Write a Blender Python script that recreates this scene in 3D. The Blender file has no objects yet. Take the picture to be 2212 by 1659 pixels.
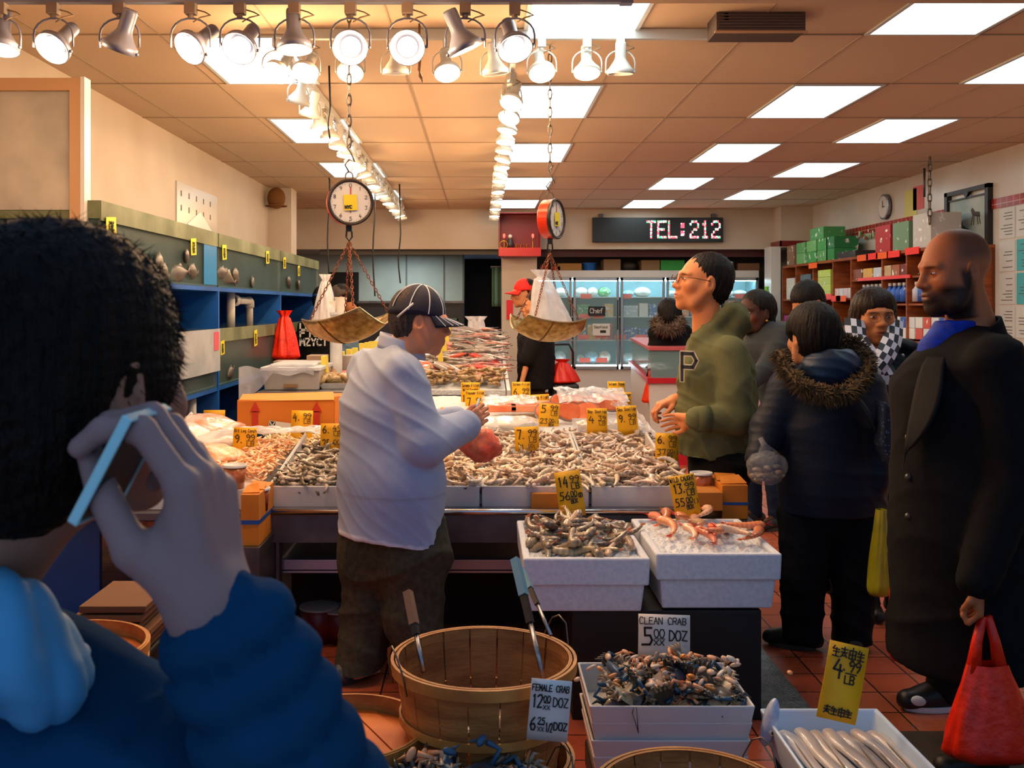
import bpy, math, random
import numpy as np
from mathutils import Vector, Matrix, Euler
R = math.radians
rnd = random.Random(7)
sc = bpy.context.scene
COL = sc.collection
# ---------------------------------------------------------------- camera
H, F, CX, CY = 1.55, 2150.0, 1038.0, 662.0        # eye height, focal length in px, vanishing point of the aisle
cam = bpy.data.objects.new('camera', bpy.data.cameras.new('camera'))
COL.objects.link(cam); sc.camera = cam
cam.location = (0, 0, H); cam.rotation_euler = (R(90), 0, 0)
cam.data.sensor_width = 36; cam.data.lens = 36*F/2212
cam.data.shift_x = (1106-CX)/2212; cam.data.shift_y = -(829.5-CY)/2212
cam.data.clip_start = .05
cam.data.dof.use_dof = True; cam.data.dof.focus_distance = 5.5; cam.data.dof.aperture_fstop = 13.0
# ---------------------------------------------------------------- world: dusk daylight through the open shop front
w = bpy.data.worlds.new('world'); sc.world = w; w.use_nodes = True
bg = w.node_tree.nodes['Background']; bg.inputs[0].default_value = (.36, .60, 1, 1); bg.inputs[1].default_value = .5
vs = sc.view_settings; vs.view_transform = 'Standard'; vs.look = 'None'; vs.gamma = 1; vs.use_curve_mapping = False
vs.exposure = 0.15
sc.cycles.use_denoising = True
sc.cycles.max_bounces = 5; sc.cycles.diffuse_bounces = 3; sc.cycles.glossy_bounces = 2
sc.cycles.transmission_bounces = 5; sc.cycles.transparent_max_bounces = 10
sc.cycles.use_light_tree = False
sc.cycles.caustics_reflective = False; sc.cycles.caustics_refractive = False
sc.cycles.sample_clamp_indirect = 4.0
sc.cycles.use_adaptive_sampling = True; sc.cycles.adaptive_threshold = .06

def P(px, py, Y): return Vector(((px-CX)*Y/F, Y, H-(py-CY)*Y/F))
def PX(px, Y): return (px-CX)*Y/F
def PZ(py, Y): return H-(py-CY)*Y/F
def PY(py, z): return F*(H-z)/(py-CY)

# ---------------------------------------------------------------- materials
def S(h):
    h = h.lstrip('#'); v = [int(h[i:i+2], 16)/255 for i in (0, 2, 4)]
    return tuple(((c/12.92) if c <= .04045 else ((c+.055)/1.055)**2.4) for c in v) + (1,)
_m = {}
def mat(name, col, rough=.6, metal=0, col2=None, scale=20, detail=3, bump=0, bscale=None, emit=0, emitcol=None,
        trans=0, alpha=1, attr=None, rnd_amt=0, coat=0, kind='noise', ramp=(.35, .65), stretch=None, sub=0, spec=None, bdist=.01):
    if name in _m: return _m[name]
    m = bpy.data.materials.new(name); _m[name] = m; m.use_nodes = True
    nt = m.node_tree; N = nt.nodes; L = nt.links; b = N['Principled BSDF']
    if isinstance(col, str): col = S(col)
    if isinstance(col2, str): col2 = S(col2)
    b.inputs['Base Color'].default_value = col; b.inputs['Roughness'].default_value = rough
    b.inputs['Metallic'].default_value = metal; b.inputs['Coat Weight'].default_value = coat
    b.inputs['Transmission Weight'].default_value = trans; b.inputs['Alpha'].default_value = alpha
    if spec is not None: b.inputs['Specular IOR Level'].default_value = spec
    if sub:
        b.inputs['Subsurface Weight'].default_value = sub; b.inputs['Subsurface Radius'].default_value = (.01, .004, .002)
    if emit:
        b.inputs['Emission Strength'].default_value = emit; b.inputs['Emission Color'].default_value = S(emitcol) if isinstance(emitcol, str) else (emitcol or col)
    tc = N.new('ShaderNodeTexCoord'); src = tc.outputs['Object']
    if stretch:
        mp = N.new('ShaderNodeMapping'); mp.inputs['Scale'].default_value = stretch; L.new(src, mp.inputs['Vector']); src = mp.outputs[0]
    cur = None
    if attr:
        a = N.new('ShaderNodeVertexColor'); a.layer_name = attr; cur = a.outputs['Color']
    if col2 is not None:
        if kind == 'voronoi':
            t = N.new('ShaderNodeTexVoronoi'); t.inputs['Scale'].default_value = scale; fac = t.outputs['Distance']
        else:
            t = N.new('ShaderNodeTexNoise'); t.inputs['Scale'].default_value = scale; t.inputs['Detail'].default_value = detail; fac = t.outputs['Fac']
        L.new(src, t.inputs['Vector'])
        mr = N.new('ShaderNodeMapRange'); mr.inputs[1].default_value = ramp[0]; mr.inputs[2].default_value = ramp[1]
        L.new(fac, mr.inputs[0])
        mx = N.new('ShaderNodeMix'); mx.data_type = 'RGBA'
        L.new(mr.outputs[0], mx.inputs[0]); mx.inputs[6].default_value = col; mx.inputs[7].default_value = col2
        if cur is not None:
            mx.blend_type = 'MULTIPLY'; L.new(cur, mx.inputs[6]); mx.inputs[7].default_value = col2
        cur = mx.outputs[2]
    if rnd_amt:
        oi = N.new('ShaderNodeObjectInfo'); hs = N.new('ShaderNodeHueSaturation')
        mr2 = N.new('ShaderNodeMapRange'); mr2.inputs[3].default_value = 1-rnd_amt; mr2.inputs[4].default_value = 1+rnd_amt
        L.new(oi.outputs['Random'], mr2.inputs[0]); L.new(mr2.outputs[0], hs.inputs['Value'])
        mr3 = N.new('ShaderNodeMapRange'); mr3.inputs[3].default_value = .5-rnd_amt*.06; mr3.inputs[4].default_value = .5+rnd_amt*.06
        ml = N.new('ShaderNodeMath'); ml.operation = 'FRACT'; m7 = N.new('ShaderNodeMath'); m7.operation = 'MULTIPLY'; m7.inputs[1].default_value = 7.3
        L.new(oi.outputs['Random'], m7.inputs[0]); L.new(m7.outputs[0], ml.inputs[0]); L.new(ml.outputs[0], mr3.inputs[0]); L.new(mr3.outputs[0], hs.inputs['Hue'])
        if cur is not None: L.new(cur, hs.inputs['Color'])
        else: hs.inputs['Color'].default_value = col
        cur = hs.outputs[0]
    if cur is not None: L.new(cur, b.inputs['Base Color'])
    if bump:
        t = N.new('ShaderNodeTexNoise'); t.inputs['Scale'].default_value = bscale or scale; t.inputs['Detail'].default_value = 4
        L.new(src, t.inputs['Vector']); bp = N.new('ShaderNodeBump'); bp.inputs['Strength'].default_value = bump; bp.inputs['Distance'].default_value = bdist
        L.new(t.outputs['Fac'], bp.inputs['Height']); L.new(bp.outputs[0], b.inputs['Normal'])
    return m

# ---------------------------------------------------------------- object helpers
def W(o):
    b = o.matrix_basis.copy()
    return W(o.parent) @ o.matrix_parent_inverse @ b if o.parent else b
def tag(o, label=None, cat=None, group=None, kind=None):
    if label: o['label'] = label
    if cat: o['category'] = cat
    if group: o['group'] = group
    if kind: o['kind'] = kind
    return o
def thing(name, label, cat, loc=(0, 0, 0), group=None):
    o = bpy.data.objects.new(name, None); COL.objects.link(o); o.location = loc; o.empty_display_size = .1
    return tag(o, label, cat, group)
def dup(root, label=None, group=None, loc=None, rot=None, scale=None):
    r = root.copy(); COL.objects.link(r)
    if loc is not None: r.location = loc
    if rot is not None: r.rotation_euler = rot
    if scale is not None: r.scale = (scale,)*3 if not hasattr(scale, '__len__') else scale
    if label: r['label'] = label
    if group: r['group'] = group
    for ch in root.children:
        c = ch.copy(); COL.objects.link(c); c.parent = r
        for g in ch.children:
            d = g.copy(); COL.objects.link(d); d.parent = c
    return r

class MB:
    def __init__(s): s.v = []; s.f = []; s.m = []; s.mi = 0; s.T = None; s.c = []; s.col = None
    def _add(s, vs, fs):
        n = len(s.v)
        if s.T is not None: vs = [s.T @ Vector(v) for v in vs]
        s.v += [tuple(v) for v in vs]; s.f += [tuple(i+n for i in f) for f in fs]; s.m += [s.mi]*len(fs)
        s.c += [s.col or (1, 1, 1, 1)]*len(vs)
        return s
    def box(s, x0, x1, y0, y1, z0, z1, taper=1.0):
        cx, cy = (x0+x1)/2, (y0+y1)/2
        t = lambda x, c: c+(x-c)*taper
        vs = [(t(x0, cx), t(y0, cy), z0), (t(x1, cx), t(y0, cy), z0), (t(x1, cx), t(y1, cy), z0), (t(x0, cx), t(y1, cy), z0), (x0, y0, z1), (x1, y0, z1), (x1, y1, z1), (x0, y1, z1)]
        return s._add(vs, [(0, 3, 2, 1), (4, 5, 6, 7), (0, 1, 5, 4), (1, 2, 6, 5), (2, 3, 7, 6), (3, 0, 4, 7)])
    def cbox(s, c, sz, M=None):
        x, y, z = sz[0]/2, sz[1]/2, sz[2]/2
        vs = [Vector((a, b, d)) for d in (-z, z) for a, b in ((-x, -y), (x, -y), (x, y), (-x, y))]
        if M is not None: vs = [M @ v for v in vs]
        vs = [v+Vector(c) for v in vs]
        return s._add(vs, [(0, 3, 2, 1), (4, 5, 6, 7), (0, 1, 5, 4), (1, 2, 6, 5), (2, 3, 7, 6), (3, 0, 4, 7)])
    def tray(s, x0, x1, y0, y1, z0, z1, t=.012, taper=.9, floor=None):
        """open box with wall thickness t"""
        cx, cy = (x0+x1)/2, (y0+y1)/2
        fl = z0+t if floor is None else floor
        def ring(inset, z, tp):
            return [(cx+(x-cx)*tp+(inset if x < cx else -inset), cy+(y-cy)*tp+(inset if y < cy else -inset), z) for x, y in ((x0, y0), (x1, y0), (x1, y1), (x0, y1))]
        tf = taper+(1-taper)*(fl-z0)/(z1-z0)
        vs = ring(0, z0, taper)+ring(0, z1, 1)+ring(t, z1, 1)+ring(t, fl, tf)
        fs = [(3, 2, 1, 0), (12, 13, 14, 15)]
        for k in range(4):
            j = (k+1) % 4
            fs += [(k, j, 4+j, 4+k), (4+k, 4+j, 8+j, 8+k), (8+k, 8+j, 12+j, 12+k)]
        return s._add(vs, fs)
    def lathe(s, prof, c=(0, 0, 0), n=24, M=None, cap=True, sx=1, sy=1):
        vs = []; fs = []
        for r, z in prof:
            for k in range(n):
                a = 2*math.pi*k/n; v = Vector((r*math.cos(a)*sx, r*math.sin(a)*sy, z))
                if M is not None: v = M @ v
                vs.append(v+Vector(c))
        for i in range(len(prof)-1):
            for k in range(n):
                j = (k+1) % n; fs.append((i*n+k, i*n+j, (i+1)*n+j, (i+1)*n+k))
        if cap: fs.append(tuple(range(n))[::-1]); fs.append(tuple((len(prof)-1)*n+k for k in range(n)))
        return s._add(vs, fs)
    def tube(s, pts, r, n=8, closed=False):
        pts = [Vector(p) for p in pts]; vs = []; fs = []; m = len(pts)
        rr = r if hasattr(r, '__len__') else [r]*m
        up = None
        for i, p in enumerate(pts):
            a = pts[(i-1) % m] if (closed or i > 0) else p; b = pts[(i+1) % m] if (closed or i < m-1) else p
            t = (b-a).normalized() if (b-a).length > 1e-9 else Vector((0, 0, 1))
            if up is None:
                up = Vector((0, 0, 1)) if abs(t.z) < .9 else Vector((1, 0, 0))
            u = t.cross(up); 
            if u.length < 1e-6: u = t.cross(Vector((0, 1, 0)))
            u.normalize(); v = u.cross(t).normalized(); up = v
            for k in range(n):
                an = 2*math.pi*k/n; vs.append(p+(u*math.cos(an)+v*math.sin(an))*rr[i])
        seg = m if closed else m-1
        for i in range(seg):
            for k in range(n):
                j = (k+1) % n; i2 = (i+1) % m
                fs.append((i*n+k, i2*n+k, i2*n+j, i*n+j))
        if not closed: fs.append(tuple(range(n))); fs.append(tuple((m-1)*n+k for k in range(n))[::-1])
        return s._add(vs, fs)
    def sphere(s, c, r, M=None, nu=16, nv=10):
        r = r if hasattr(r, '__len__') else (r, r, r); vs = []; fs = []
        for i in range(nv+1):
            th = math.pi*i/nv
            for k in range(nu):
                a = 2*math.pi*k/nu; v = Vector((r[0]*math.sin(th)*math.cos(a), r[1]*math.sin(th)*math.sin(a), r[2]*math.cos(th)))
                if M is not None: v = M @ v
                vs.append(v+Vector(c))
        for i in range(nv):
            for k in range(nu):
                j = (k+1) % nu; fs.append((i*nu+k, (i+1)*nu+k, (i+1)*nu+j, i*nu+j))
        return s._add(vs, fs)
    def prism(s, poly, y0, y1, axis='y'):
        """poly of (x,z) extruded along y (or (x,y) along z, (y,z) along x)"""
        n = len(poly)
        mk = {'y': lambda p, d: (p[0], d, p[1]), 'z': lambda p, d: (p[0], p[1], d), 'x': lambda p, d: (d, p[0], p[1])}[axis]
        vs = [mk(p, y0) for p in poly]+[mk(p, y1) for p in poly]
        fs = [tuple(range(n)), tuple(range(2*n-1, n-1, -1))]+[(k, n+k, n+(k+1) % n, (k+1) % n) for k in range(n)]
        return s._add(vs, fs)
    def slab(s, q, t):
        """quad of 4 corners, thickness t along its normal"""
        q = [Vector(p) for p in q]; n = (q[1]-q[0]).cross(q[2]-q[0]).normalized()*t
        return s._add(q+[p+n for p in q], [(0, 1, 2, 3), (7, 6, 5, 4), (0, 4, 5, 1), (1, 5, 6, 2), (2, 6, 7, 3), (3, 7, 4, 0)])
    def grid(s, fn, nu, nv, wrap=False):
        vs = [fn(i/(nu-(0 if wrap else 1)), j/(nv-1)) for j in range(nv) for i in range(nu)]; fs = []
        for j in range(nv-1):
            for i in range(nu if wrap else nu-1):
                a, b = j*nu+i, j*nu+(i+1) % nu; fs.append((a, b, b+nu, a+nu))
        return s._add(vs, fs)
    def build(s, name, m, parent=None, smooth=False, bevel=0, subsurf=0, solid=0, colors=False, fixn=True):
        me = bpy.data.meshes.new(name); me.from_pydata(s.v, [], s.f)
        ms = m if isinstance(m, (list, tuple)) else [m]
        for x in ms: me.materials.append(x)
        if len(ms) > 1: me.polygons.foreach_set('material_index', s.m)
        if colors:
            ca = me.color_attributes.new('Col', 'FLOAT_COLOR', 'POINT'); ca.data.foreach_set('color', np.array(s.c, dtype=np.float32).ravel())
        me.update()
        if fixn:
            import bmesh
            bm = bmesh.new(); bm.from_mesh(me); bmesh.ops.recalc_face_normals(bm, faces=bm.faces); bm.to_mesh(me); bm.free()
        if smooth: me.polygons.foreach_set('use_smooth', [True]*len(me.polygons))
        o = bpy.data.objects.new(name, me); COL.objects.link(o)
        if parent: o.parent = parent; o.matrix_parent_inverse = W(parent).inverted()
        if bevel:
            b = o.modifiers.new('b', 'BEVEL'); b.width = bevel; b.segments = 2; b.limit_method = 'ANGLE'; b.angle_limit = R(40)
        if solid:
            b = o.modifiers.new('s', 'SOLIDIFY'); b.thickness = solid; b.offset = 0
        if subsurf:
            b = o.modifiers.new('u', 'SUBSURF'); b.levels = subsurf; b.render_levels = subsurf
        return o
def struct(name, mb, m, parent=None, **k):
    o = mb.build(name, m, parent, **k)
    if parent is None: o['kind'] = 'structure'
    return o

# ---------------------------------------------------------------- marker lettering: a small stroke font on a 4 x 6 grid
G = {'0':['1,6 0,4 0,2 1,0 3,0 4,2 4,4 3,6 1,6'],'1':['1,5 2,6 2,0'],'2':['0,5 1,6 3,6 4,5 3,3 0,0 4,0'],'3':['0,6 4,6 2,3.6 4,2 3,0 0,0'],
'4':['2,6 0,2 4,2','3,4 3,-1'],'5':['4,6 1,6 1,3.5 3,3.5 4,2 3,0 0,0'],'6':['3,6 1,4 0,2 1,0 3,0 4,1.5 3,3 0,2.3'],'7':['0,6 4,6 2,0'],
'8':['2,3 0,4.5 1,6 3,6 4,4.5 0,1.5 1,0 3,0 4,1.5 2,3'],'9':['4,4.5 2,6 0,4.5 1,3 4,3.6','4,4.5 3.6,2 2,0'],'.':['1,0.5 1.5,0'],',':['1,.5 .6,-1'],
'$':['4,5 0,5 0,3 4,3 4,1 0,1','2,6.5 2,-.5'],'(':['3,6 1,4 1,2 3,0'],')':['1,6 3,4 3,2 1,0'],'/':['0,0 4,6'],'-':['0,3 4,3'],':':['2,1 2,1.5','2,4 2,4.5'],
'A':['0,0 2,6 4,0','1,2.5 3,2.5'],'B':['0,0 0,6 3,6 4,5 3,3.3 0,3.2','3,3.3 4,1.5 3,0 0,0'],'C':['4,5 3,6 1,6 0,4 0,2 1,0 4,.5'],'D':['0,0 0,6 2,6 4,4 4,2 2,0 0,0'],
'E':['4,6 0,6 0,0 4,0','0,3 3,3'],'F':['4,6 0,6 0,0','0,3 3,3'],'G':['4,5 2,6 0,4 0,2 2,0 4,1 4,3 2,3'],'H':['0,0 0,6','4,0 4,6','0,3 4,3'],'I':['2,0 2,6'],
'J':['3,6 3,1 2,0 0,1'],'K':['0,0 0,6','4,6 0,2.5 4,0'],'L':['0,6 0,0 4,0'],'M':['0,0 0,6 2,2 4,6 4,0'],'N':['0,0 0,6 4,0 4,6'],'O':['1,6 0,4 0,2 1,0 3,0 4,2 4,4 3,6 1,6'],
'P':['0,0 0,6 3,6 4,4.5 3,3 0,3'],'R':['0,0 0,6 3,6 4,4.5 3,3 0,3','2,3 4,0'],'S':['4,5 3,6 1,6 0,4.5 4,1.5 3,0 0,.5'],'T':['0,6 4,6','2,6 2,0'],'U':['0,6 0,1 1,0 3,0 4,1 4,6'],
'V':['0,6 2,0 4,6'],'W':['0,6 1,0 2,4 3,0 4,6'],'X':['0,6 4,0','4,6 0,0'],'Y':['0,6 2,3 4,6','2,3 2,0'],'Z':['0,6 4,6 0,0 4,0'],'_':['0,0 4,0'],
'a':['4,3.5 1,3.5 0,2 1,0 4,1','4,4 4,0'],'c':['4,3.5 1,4 0,2 1,0 4,.5'],'d':['4,3 1,3.5 0,1.5 1,0 4,.5','4,6 4,0'],'e':['0,2 4,2.3 3,4 1,4 0,2 1,0 4,.3'],'f':['4,6 2,5.5 1.5,0','0,3.5 3,3.5'],
'h':['0,6 0,0','0,3 2,4 4,3 4,0'],'i':['2,4 2,0','2,5.4 2,5.8'],'l':['2,6 2,0'],'m':['0,0 0,4 2,3 2,0','2,3 4,4 4,0'],'n':['0,0 0,4','0,3 2,4 4,3 4,0'],'o':['1,4 0,2 1,0 3,0 4,2 3,4 1,4'],
'p':['0,4 0,-2','0,3.5 3,4 4,2 3,0 0,.5'],'r':['0,4 0,0','0,3 2,4 4,3.6'],'s':['4,4 1,3.6 0,3 4,1 3,0 0,0'],'t':['2,6 2,0 4,0','0,4 4,4'],'u':['0,4 0,1 2,0 4,1','4,4 4,0'],'w':['0,4 1,0 2,3 3,0 4,4'],
'y':['0,4 2,1','4,4 0,-2'],'k':['0,6 0,0','4,4 0,1.5 4,0'],'g':['4,4 1,4 0,2 2,.5 4,1.5','4,4 4,-1.5 1,-2'],'b':['0,6 0,0 3,0 4,2 3,3.5 0,3'],'v':['0,4 2,0 4,4'],
'#':['0,5 4,5','2,6 2,3','0,3 4,3','0,0 2,3 4,0','1,1 3,1'],'%':['1,6 0,4','0,4 4,4','2,5 2,0','0,2.4 4,2.4','0,0 4,0'],'&':['0,5 4,5','0,5 0,0 4,0 4,5','0,2.5 4,2.5','2,6.5 2,-1']}
def letters(mb, text, org, ux, uy, h, wid=None, pen=.12, j=.25, rg=None, gap=1.3):
    """strokes of text from org along unit vector ux, height h along uy, written into mb as thin ribbons"""
    rg = rg or rnd; ux = Vector(ux).normalized(); uy = Vector(uy).normalized(); nrm = ux.cross(uy)
    adv = 4+gap; n = len(text); w_ = wid if wid else n*adv*h/6*.8
    sx = w_/(n*adv-gap) if n else 1; sy = h/6; th = h*pen
    for i, ch in enumerate(text):
        for st in G.get(ch, []):
            pts = [tuple(map(float, q.split(','))) for q in st.split()]
            pts = [((i*adv+x+rg.uniform(-j, j))*sx, (y+rg.uniform(-j, j))*sy) for x, y in pts]
            pv = [Vector(org)+ux*x+uy*y for x, y in pts]
            for a, b in zip(pv[:-1], pv[1:]):
                d = b-a
                if d.length < 1e-6: continue
                t = d.normalized()*th*.35; s_ = nrm.cross(d).normalized()*th*.5
                q = [a-t-s_, b+t-s_, b+t+s_, a-t+s_]
                mb.slab(q, .0004)
# ================================================================ materials
M = {}
M['wall'] = mat('wall_paint', '#cfc3b2', .55, col2='#c2b29c', scale=1.5, ramp=(.3, .7))
M['walltile'] = mat('white_tile', '#d8d4cc', .25, col2='#cbc5ba', scale=2)
M['ceiling'] = None
M['wood'] = mat('shelf_wood', '#a3521e', .5, col2='#7d3912', scale=4, stretch=(1, 1, 6), bump=.1)
M['steel'] = mat('brushed_steel', '#a9a9ae', .35, 1, col2='#83858c', scale=3, stretch=(1, 1, 30))
M['steel_dark'] = mat('dull_steel', '#6d6a6c', .45, .8, col2='#57545a', scale=6)
M['white'] = mat('white_enamel', '#dedcd6', .35)
M['whitep'] = mat('white_plastic', '#dcdee0', .4, col2='#c9ccd0', scale=8, sub=.0)
M['black'] = mat('black_plastic', '#121212', .5)
M['blackm'] = mat('black_cloth', '#0b0b0d', .85)
M['foam'] = mat('styrofoam', '#dfe3ea', .75, col2='#cfd5de', scale=60, bump=.25, bscale=220, bdist=.002)
M['ice'] = mat('crushed_ice', '#eef2f4', .25, col2='#d5dee4', scale=60, bump=.9, bscale=90, bdist=.01)
M['card'] = mat('cardboard', '#c07a2c', .8, col2='#a9671f', scale=5, bump=.05)
M['card2'] = mat('pale_cardboard', '#9c7a50', .8, col2='#866540', scale=5)
M['yellow'] = mat('yellow_card', '#f4b80c', .55, col2='#eaa808', scale=12)
M['yellow2'] = mat('lemon_card', '#e8d820', .55)
M['ink'] = mat('marker_ink', '#15110c', .5)
M['inkb'] = mat('brown_marker_ink', '#4a2c08', .5)
M['red'] = mat('red_plastic', '#e01808', .35, rnd_amt=.1)
M['redbag'] = mat('red_film', '#ff3410', .35, col2='#d81c06', scale=9, bump=.5, bscale=25)
M['clear'] = mat('clear_film', '#f2f2f4', .12, trans=.0, alpha=.28, col2='#ffffff', scale=20, bump=.8, bscale=28)
M['milky'] = mat('milky_film', '#e8e6ea', .2, alpha=.62, bump=.8, bscale=22, col2='#ffffff', scale=12)
M['glass'] = mat('clear_glass', '#e8f4f4', .03, alpha=.13)
M['brass'] = mat('worn_brass_pan', '#c2a468', .38, .85, col2='#8f6f38', scale=30, bump=.3, bscale=40)
M['chain'] = mat('steel_chain', '#6d6660', .4, .9)
M['copper'] = mat('rusty_chain', '#9c5a3c', .5, .6, col2='#6b4436', scale=80)
M['blue'] = mat('blue_board', '#0f5fb8', .45, col2='#0d4f9c', scale=3)
M['pvc'] = mat('white_pvc', '#d8d6cc', .4)
M['orange'] = mat('orange_card', '#ff5a10', .5, rnd_amt=.15)
M['bulb'] = mat('lamp_bulb', '#ffffff', .3, emit=6, emitcol=(1, .82, .55, 1))
M['bulb2'] = mat('reflector_bulb_dim', '#fff2e0', .3, emit=2.2, emitcol=(1, .8, .52, 1))
M['lampgrey'] = mat('lamp_enamel_grey', '#6c7288', .35, .2)
M['lampwhite'] = mat('lamp_enamel_white', '#cfd3cf', .35)
M['slat'] = mat('basket_wood', '#b5793a', .7, col2='#8a5425', scale=6, stretch=(1, 1, 4), bump=.3, bscale=30)
M['rimwood'] = mat('basket_rim_wood', '#c98a3e', .6, col2='#a5672a', scale=12, bump=.2)

def ceiling_mat():
    m = bpy.data.materials.new('ceiling_panel'); m.use_nodes = True; nt = m.node_tree; N = nt.nodes; L = nt.links
    b = N['Principled BSDF']; b.inputs['Roughness'].default_value = .8
    tc = N.new('ShaderNodeTexCoord'); n = N.new('ShaderNodeTexNoise'); n.inputs['Scale'].default_value = .7
    L.new(tc.outputs['Object'], n.inputs['Vector']); mx = N.new('ShaderNodeMix'); mx.data_type = 'RGBA'
    mx.inputs[6].default_value = S('#d9bfa0'); mx.inputs[7].default_value = S('#cdb090')  # tan tint puts the warm bounced light into the white tile colour
    L.new(n.outputs['Fac'], mx.inputs[0]); L.new(mx.outputs[2], b.inputs['Base Color'])
    return m
M['ceiling'] = ceiling_mat()
def floor_mat():
    m = bpy.data.materials.new('red_floor_tile'); m.use_nodes = True; nt = m.node_tree; N = nt.nodes; L = nt.links
    b = N['Principled BSDF']
    tc = N.new('ShaderNodeTexCoord'); mp = N.new('ShaderNodeMapping'); mp.inputs['Rotation'].default_value = (0, 0, R(0))
    L.new(tc.outputs['Object'], mp.inputs['Vector'])
    br = N.new('ShaderNodeTexBrick'); br.offset = 0; br.inputs['Scale'].default_value = 1; br.inputs['Brick Width'].default_value = .2
    br.inputs['Row Height'].default_value = .2; br.inputs['Mortar Size'].default_value = .004; br.inputs['Color1'].default_value = S('#c8694a')
    br.inputs['Color2'].default_value = S('#b5583a'); br.inputs['Mortar'].default_value = S('#3a2620'); L.new(mp.outputs[0], br.inputs['Vector'])
    n = N.new('ShaderNodeTexNoise'); n.inputs['Scale'].default_value = 3; L.new(tc.outputs['Object'], n.inputs['Vector'])
    mx = N.new('ShaderNodeMix'); mx.data_type = 'RGBA'; mx.blend_type = 'MULTIPLY'; mx.inputs[0].default_value = .35
    L.new(br.outputs['Color'], mx.inputs[6]); L.new(n.outputs['Color'], mx.inputs[7]); L.new(mx.outputs[2], b.inputs['Base Color'])
    mr = N.new('ShaderNodeMapRange'); mr.inputs[3].default_value = .12; mr.inputs[4].default_value = .45; L.new(n.outputs['Fac'], mr.inputs[0]); L.new(mr.outputs[0], b.inputs['Roughness'])
    return m
# ================================================================ the room
CZ = 3.0; XL, XR, YF = -2.59, 4.81, 14.85
struct('floor', MB().box(-4.2, 6.5, -1.0, 18.5, -.1, 0), floor_mat())
# suspended ceiling: panels with light troffers, laid on the photographed grid
TW, TD = .625, 1.164
XG0 = PX(1506, F*1.45/480)                                          # a grid line
rows = [4.77-TD*.03]
rowY = [5.30+TD*k for k in range(9)]
ceil = MB().box(-4.2, 6.5, 4.0, 14.95, CZ, CZ+.12)
struct('ceiling', ceil, M['ceiling'])
struct('ceiling_front_soffit', MB().box(-4.2, 6.5, 2.6, 4.0, 2.768, 3.12), M['ceiling'])
struct('ceiling_back_room', MB().box(-4.2, 6.5, 14.97, 18.5, 2.42, 2.5), mat('back_ceiling', '#8f8f88', .8))
g = MB()
for y in rowY:
    if y < 14.8: g.box(XL, XR, y-.006, y+.006, CZ-.006, CZ+.01)
k0 = int((XL-XG0)/TW)
for k in range(k0, 12):
    x = XG0+TW*k
    if XL < x < XR: g.box(x-.004, x+.004, 4.0, YF, CZ-.004, CZ+.01)
struct('trim_1', g, mat('ceiling_grid_bar', '#a8937b', .6))
# walls
wl = MB().box(XL-.15, XL, -.2, 12.3, 0, CZ); struct('wall_left', wl, M['wall'])
struct('wall_left_back', MB().box(-3.4, -3.25, 12.3, 18.5, 0, CZ), M['wall'])
struct('wall_right', MB().box(XR, XR+.15, -.2, 18.5, 0, CZ), M['walltile'])
# left pilaster
pl = MB().box(XL-.6, -2.31, 12.16, 12.5, 0, CZ); struct('wall_pilaster_left', pl, M['wall'], bevel=.004)
# soffit wall over the back room and freezers
struct('wall_back_soffit', MB().box(-3.3, XR, YF, YF+.12, 2.405, CZ), M['wall'])
struct('wall_pilaster_right', MB().box(4.35, 4.81, 14.4, YF+.2, 2.405, CZ), M['wall'])
struct('wall_back_column', MB().box(PX(1084, 14.6), PX(1160, 14.6), 14.6, 15.0, 0, 2.45), M['wall'], bevel=.005)
struct('wall_freezer_post', MB().box(PX(1664, 14.5), PX(1684, 14.5), 14.45, 14.8, 0, 2.42), M['white'])
gw = mat('grey_green_wall', '#a9b8ae', .5, col2='#9aa8a0', scale=2)
YB = 16.6
struct('wall_back', MB().box(-3.3, PX(1003, YB), YB, YB+.1, 0, 2.5), gw)
struct('wall_back_right', MB().box(PX(1083, YB), 6.5, YB, YB+.1, 0, 2.5), mat('back_alcove_wall', '#6c6a66', .7))
struct('trim_2', MB().box(PX(1003, YB)-.03, PX(1003, YB), YB-.02, YB, 0, 2.42).box(-1.25, -1.22, YB-.015, YB, 0, 2.42).box(-.62, -.6, YB-.015, YB, 0, 2.42), mat('wall_joint', '#5f6a64', .5))
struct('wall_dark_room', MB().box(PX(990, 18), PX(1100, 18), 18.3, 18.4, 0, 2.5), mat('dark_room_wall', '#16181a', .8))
# red tile bands
def band_mat():
    m = bpy.data.materials.new('red_glazed_tile'); m.use_nodes = True; N = m.node_tree.nodes; L = m.node_tree.links; b = N['Principled BSDF']
    tc = N.new('ShaderNodeTexCoord'); wv = N.new('ShaderNodeTexBrick'); mp = N.new('ShaderNodeMapping'); mp.inputs['Rotation'].default_value = (0, R(90), 0)
    wv.offset = 0; wv.inputs['Scale'].default_value = 1; wv.inputs['Brick Width'].default_value = .5; wv.inputs['Row Height'].default_value = .108; wv.inputs['Mortar Size'].default_value = .0035
    wv.inputs['Color1'].default_value = S('#8d1c14'); wv.inputs['Color2'].default_value = S('#a32416'); wv.inputs['Mortar'].default_value = S('#c6a08c')
    L.new(tc.outputs['Object'], mp.inputs['Vector']); L.new(mp.outputs[0], wv.inputs['Vector']); L.new(wv.outputs['Color'], b.inputs['Base Color']); b.inputs['Roughness'].default_value = .2
    return m
bm_ = band_mat()
struct('trim_3', MB().box(XR-.012, XR, 3, 14.4, 2.462, 2.555), bm_)
struct('trim_4', MB().box(4.33, 4.81, 14.38, 14.4, 2.42, 2.5).box(4.33, 4.35, 14.38, YF, 2.42, 2.5), mat('dark_red_tile', '#7c1a14', .25))
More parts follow.
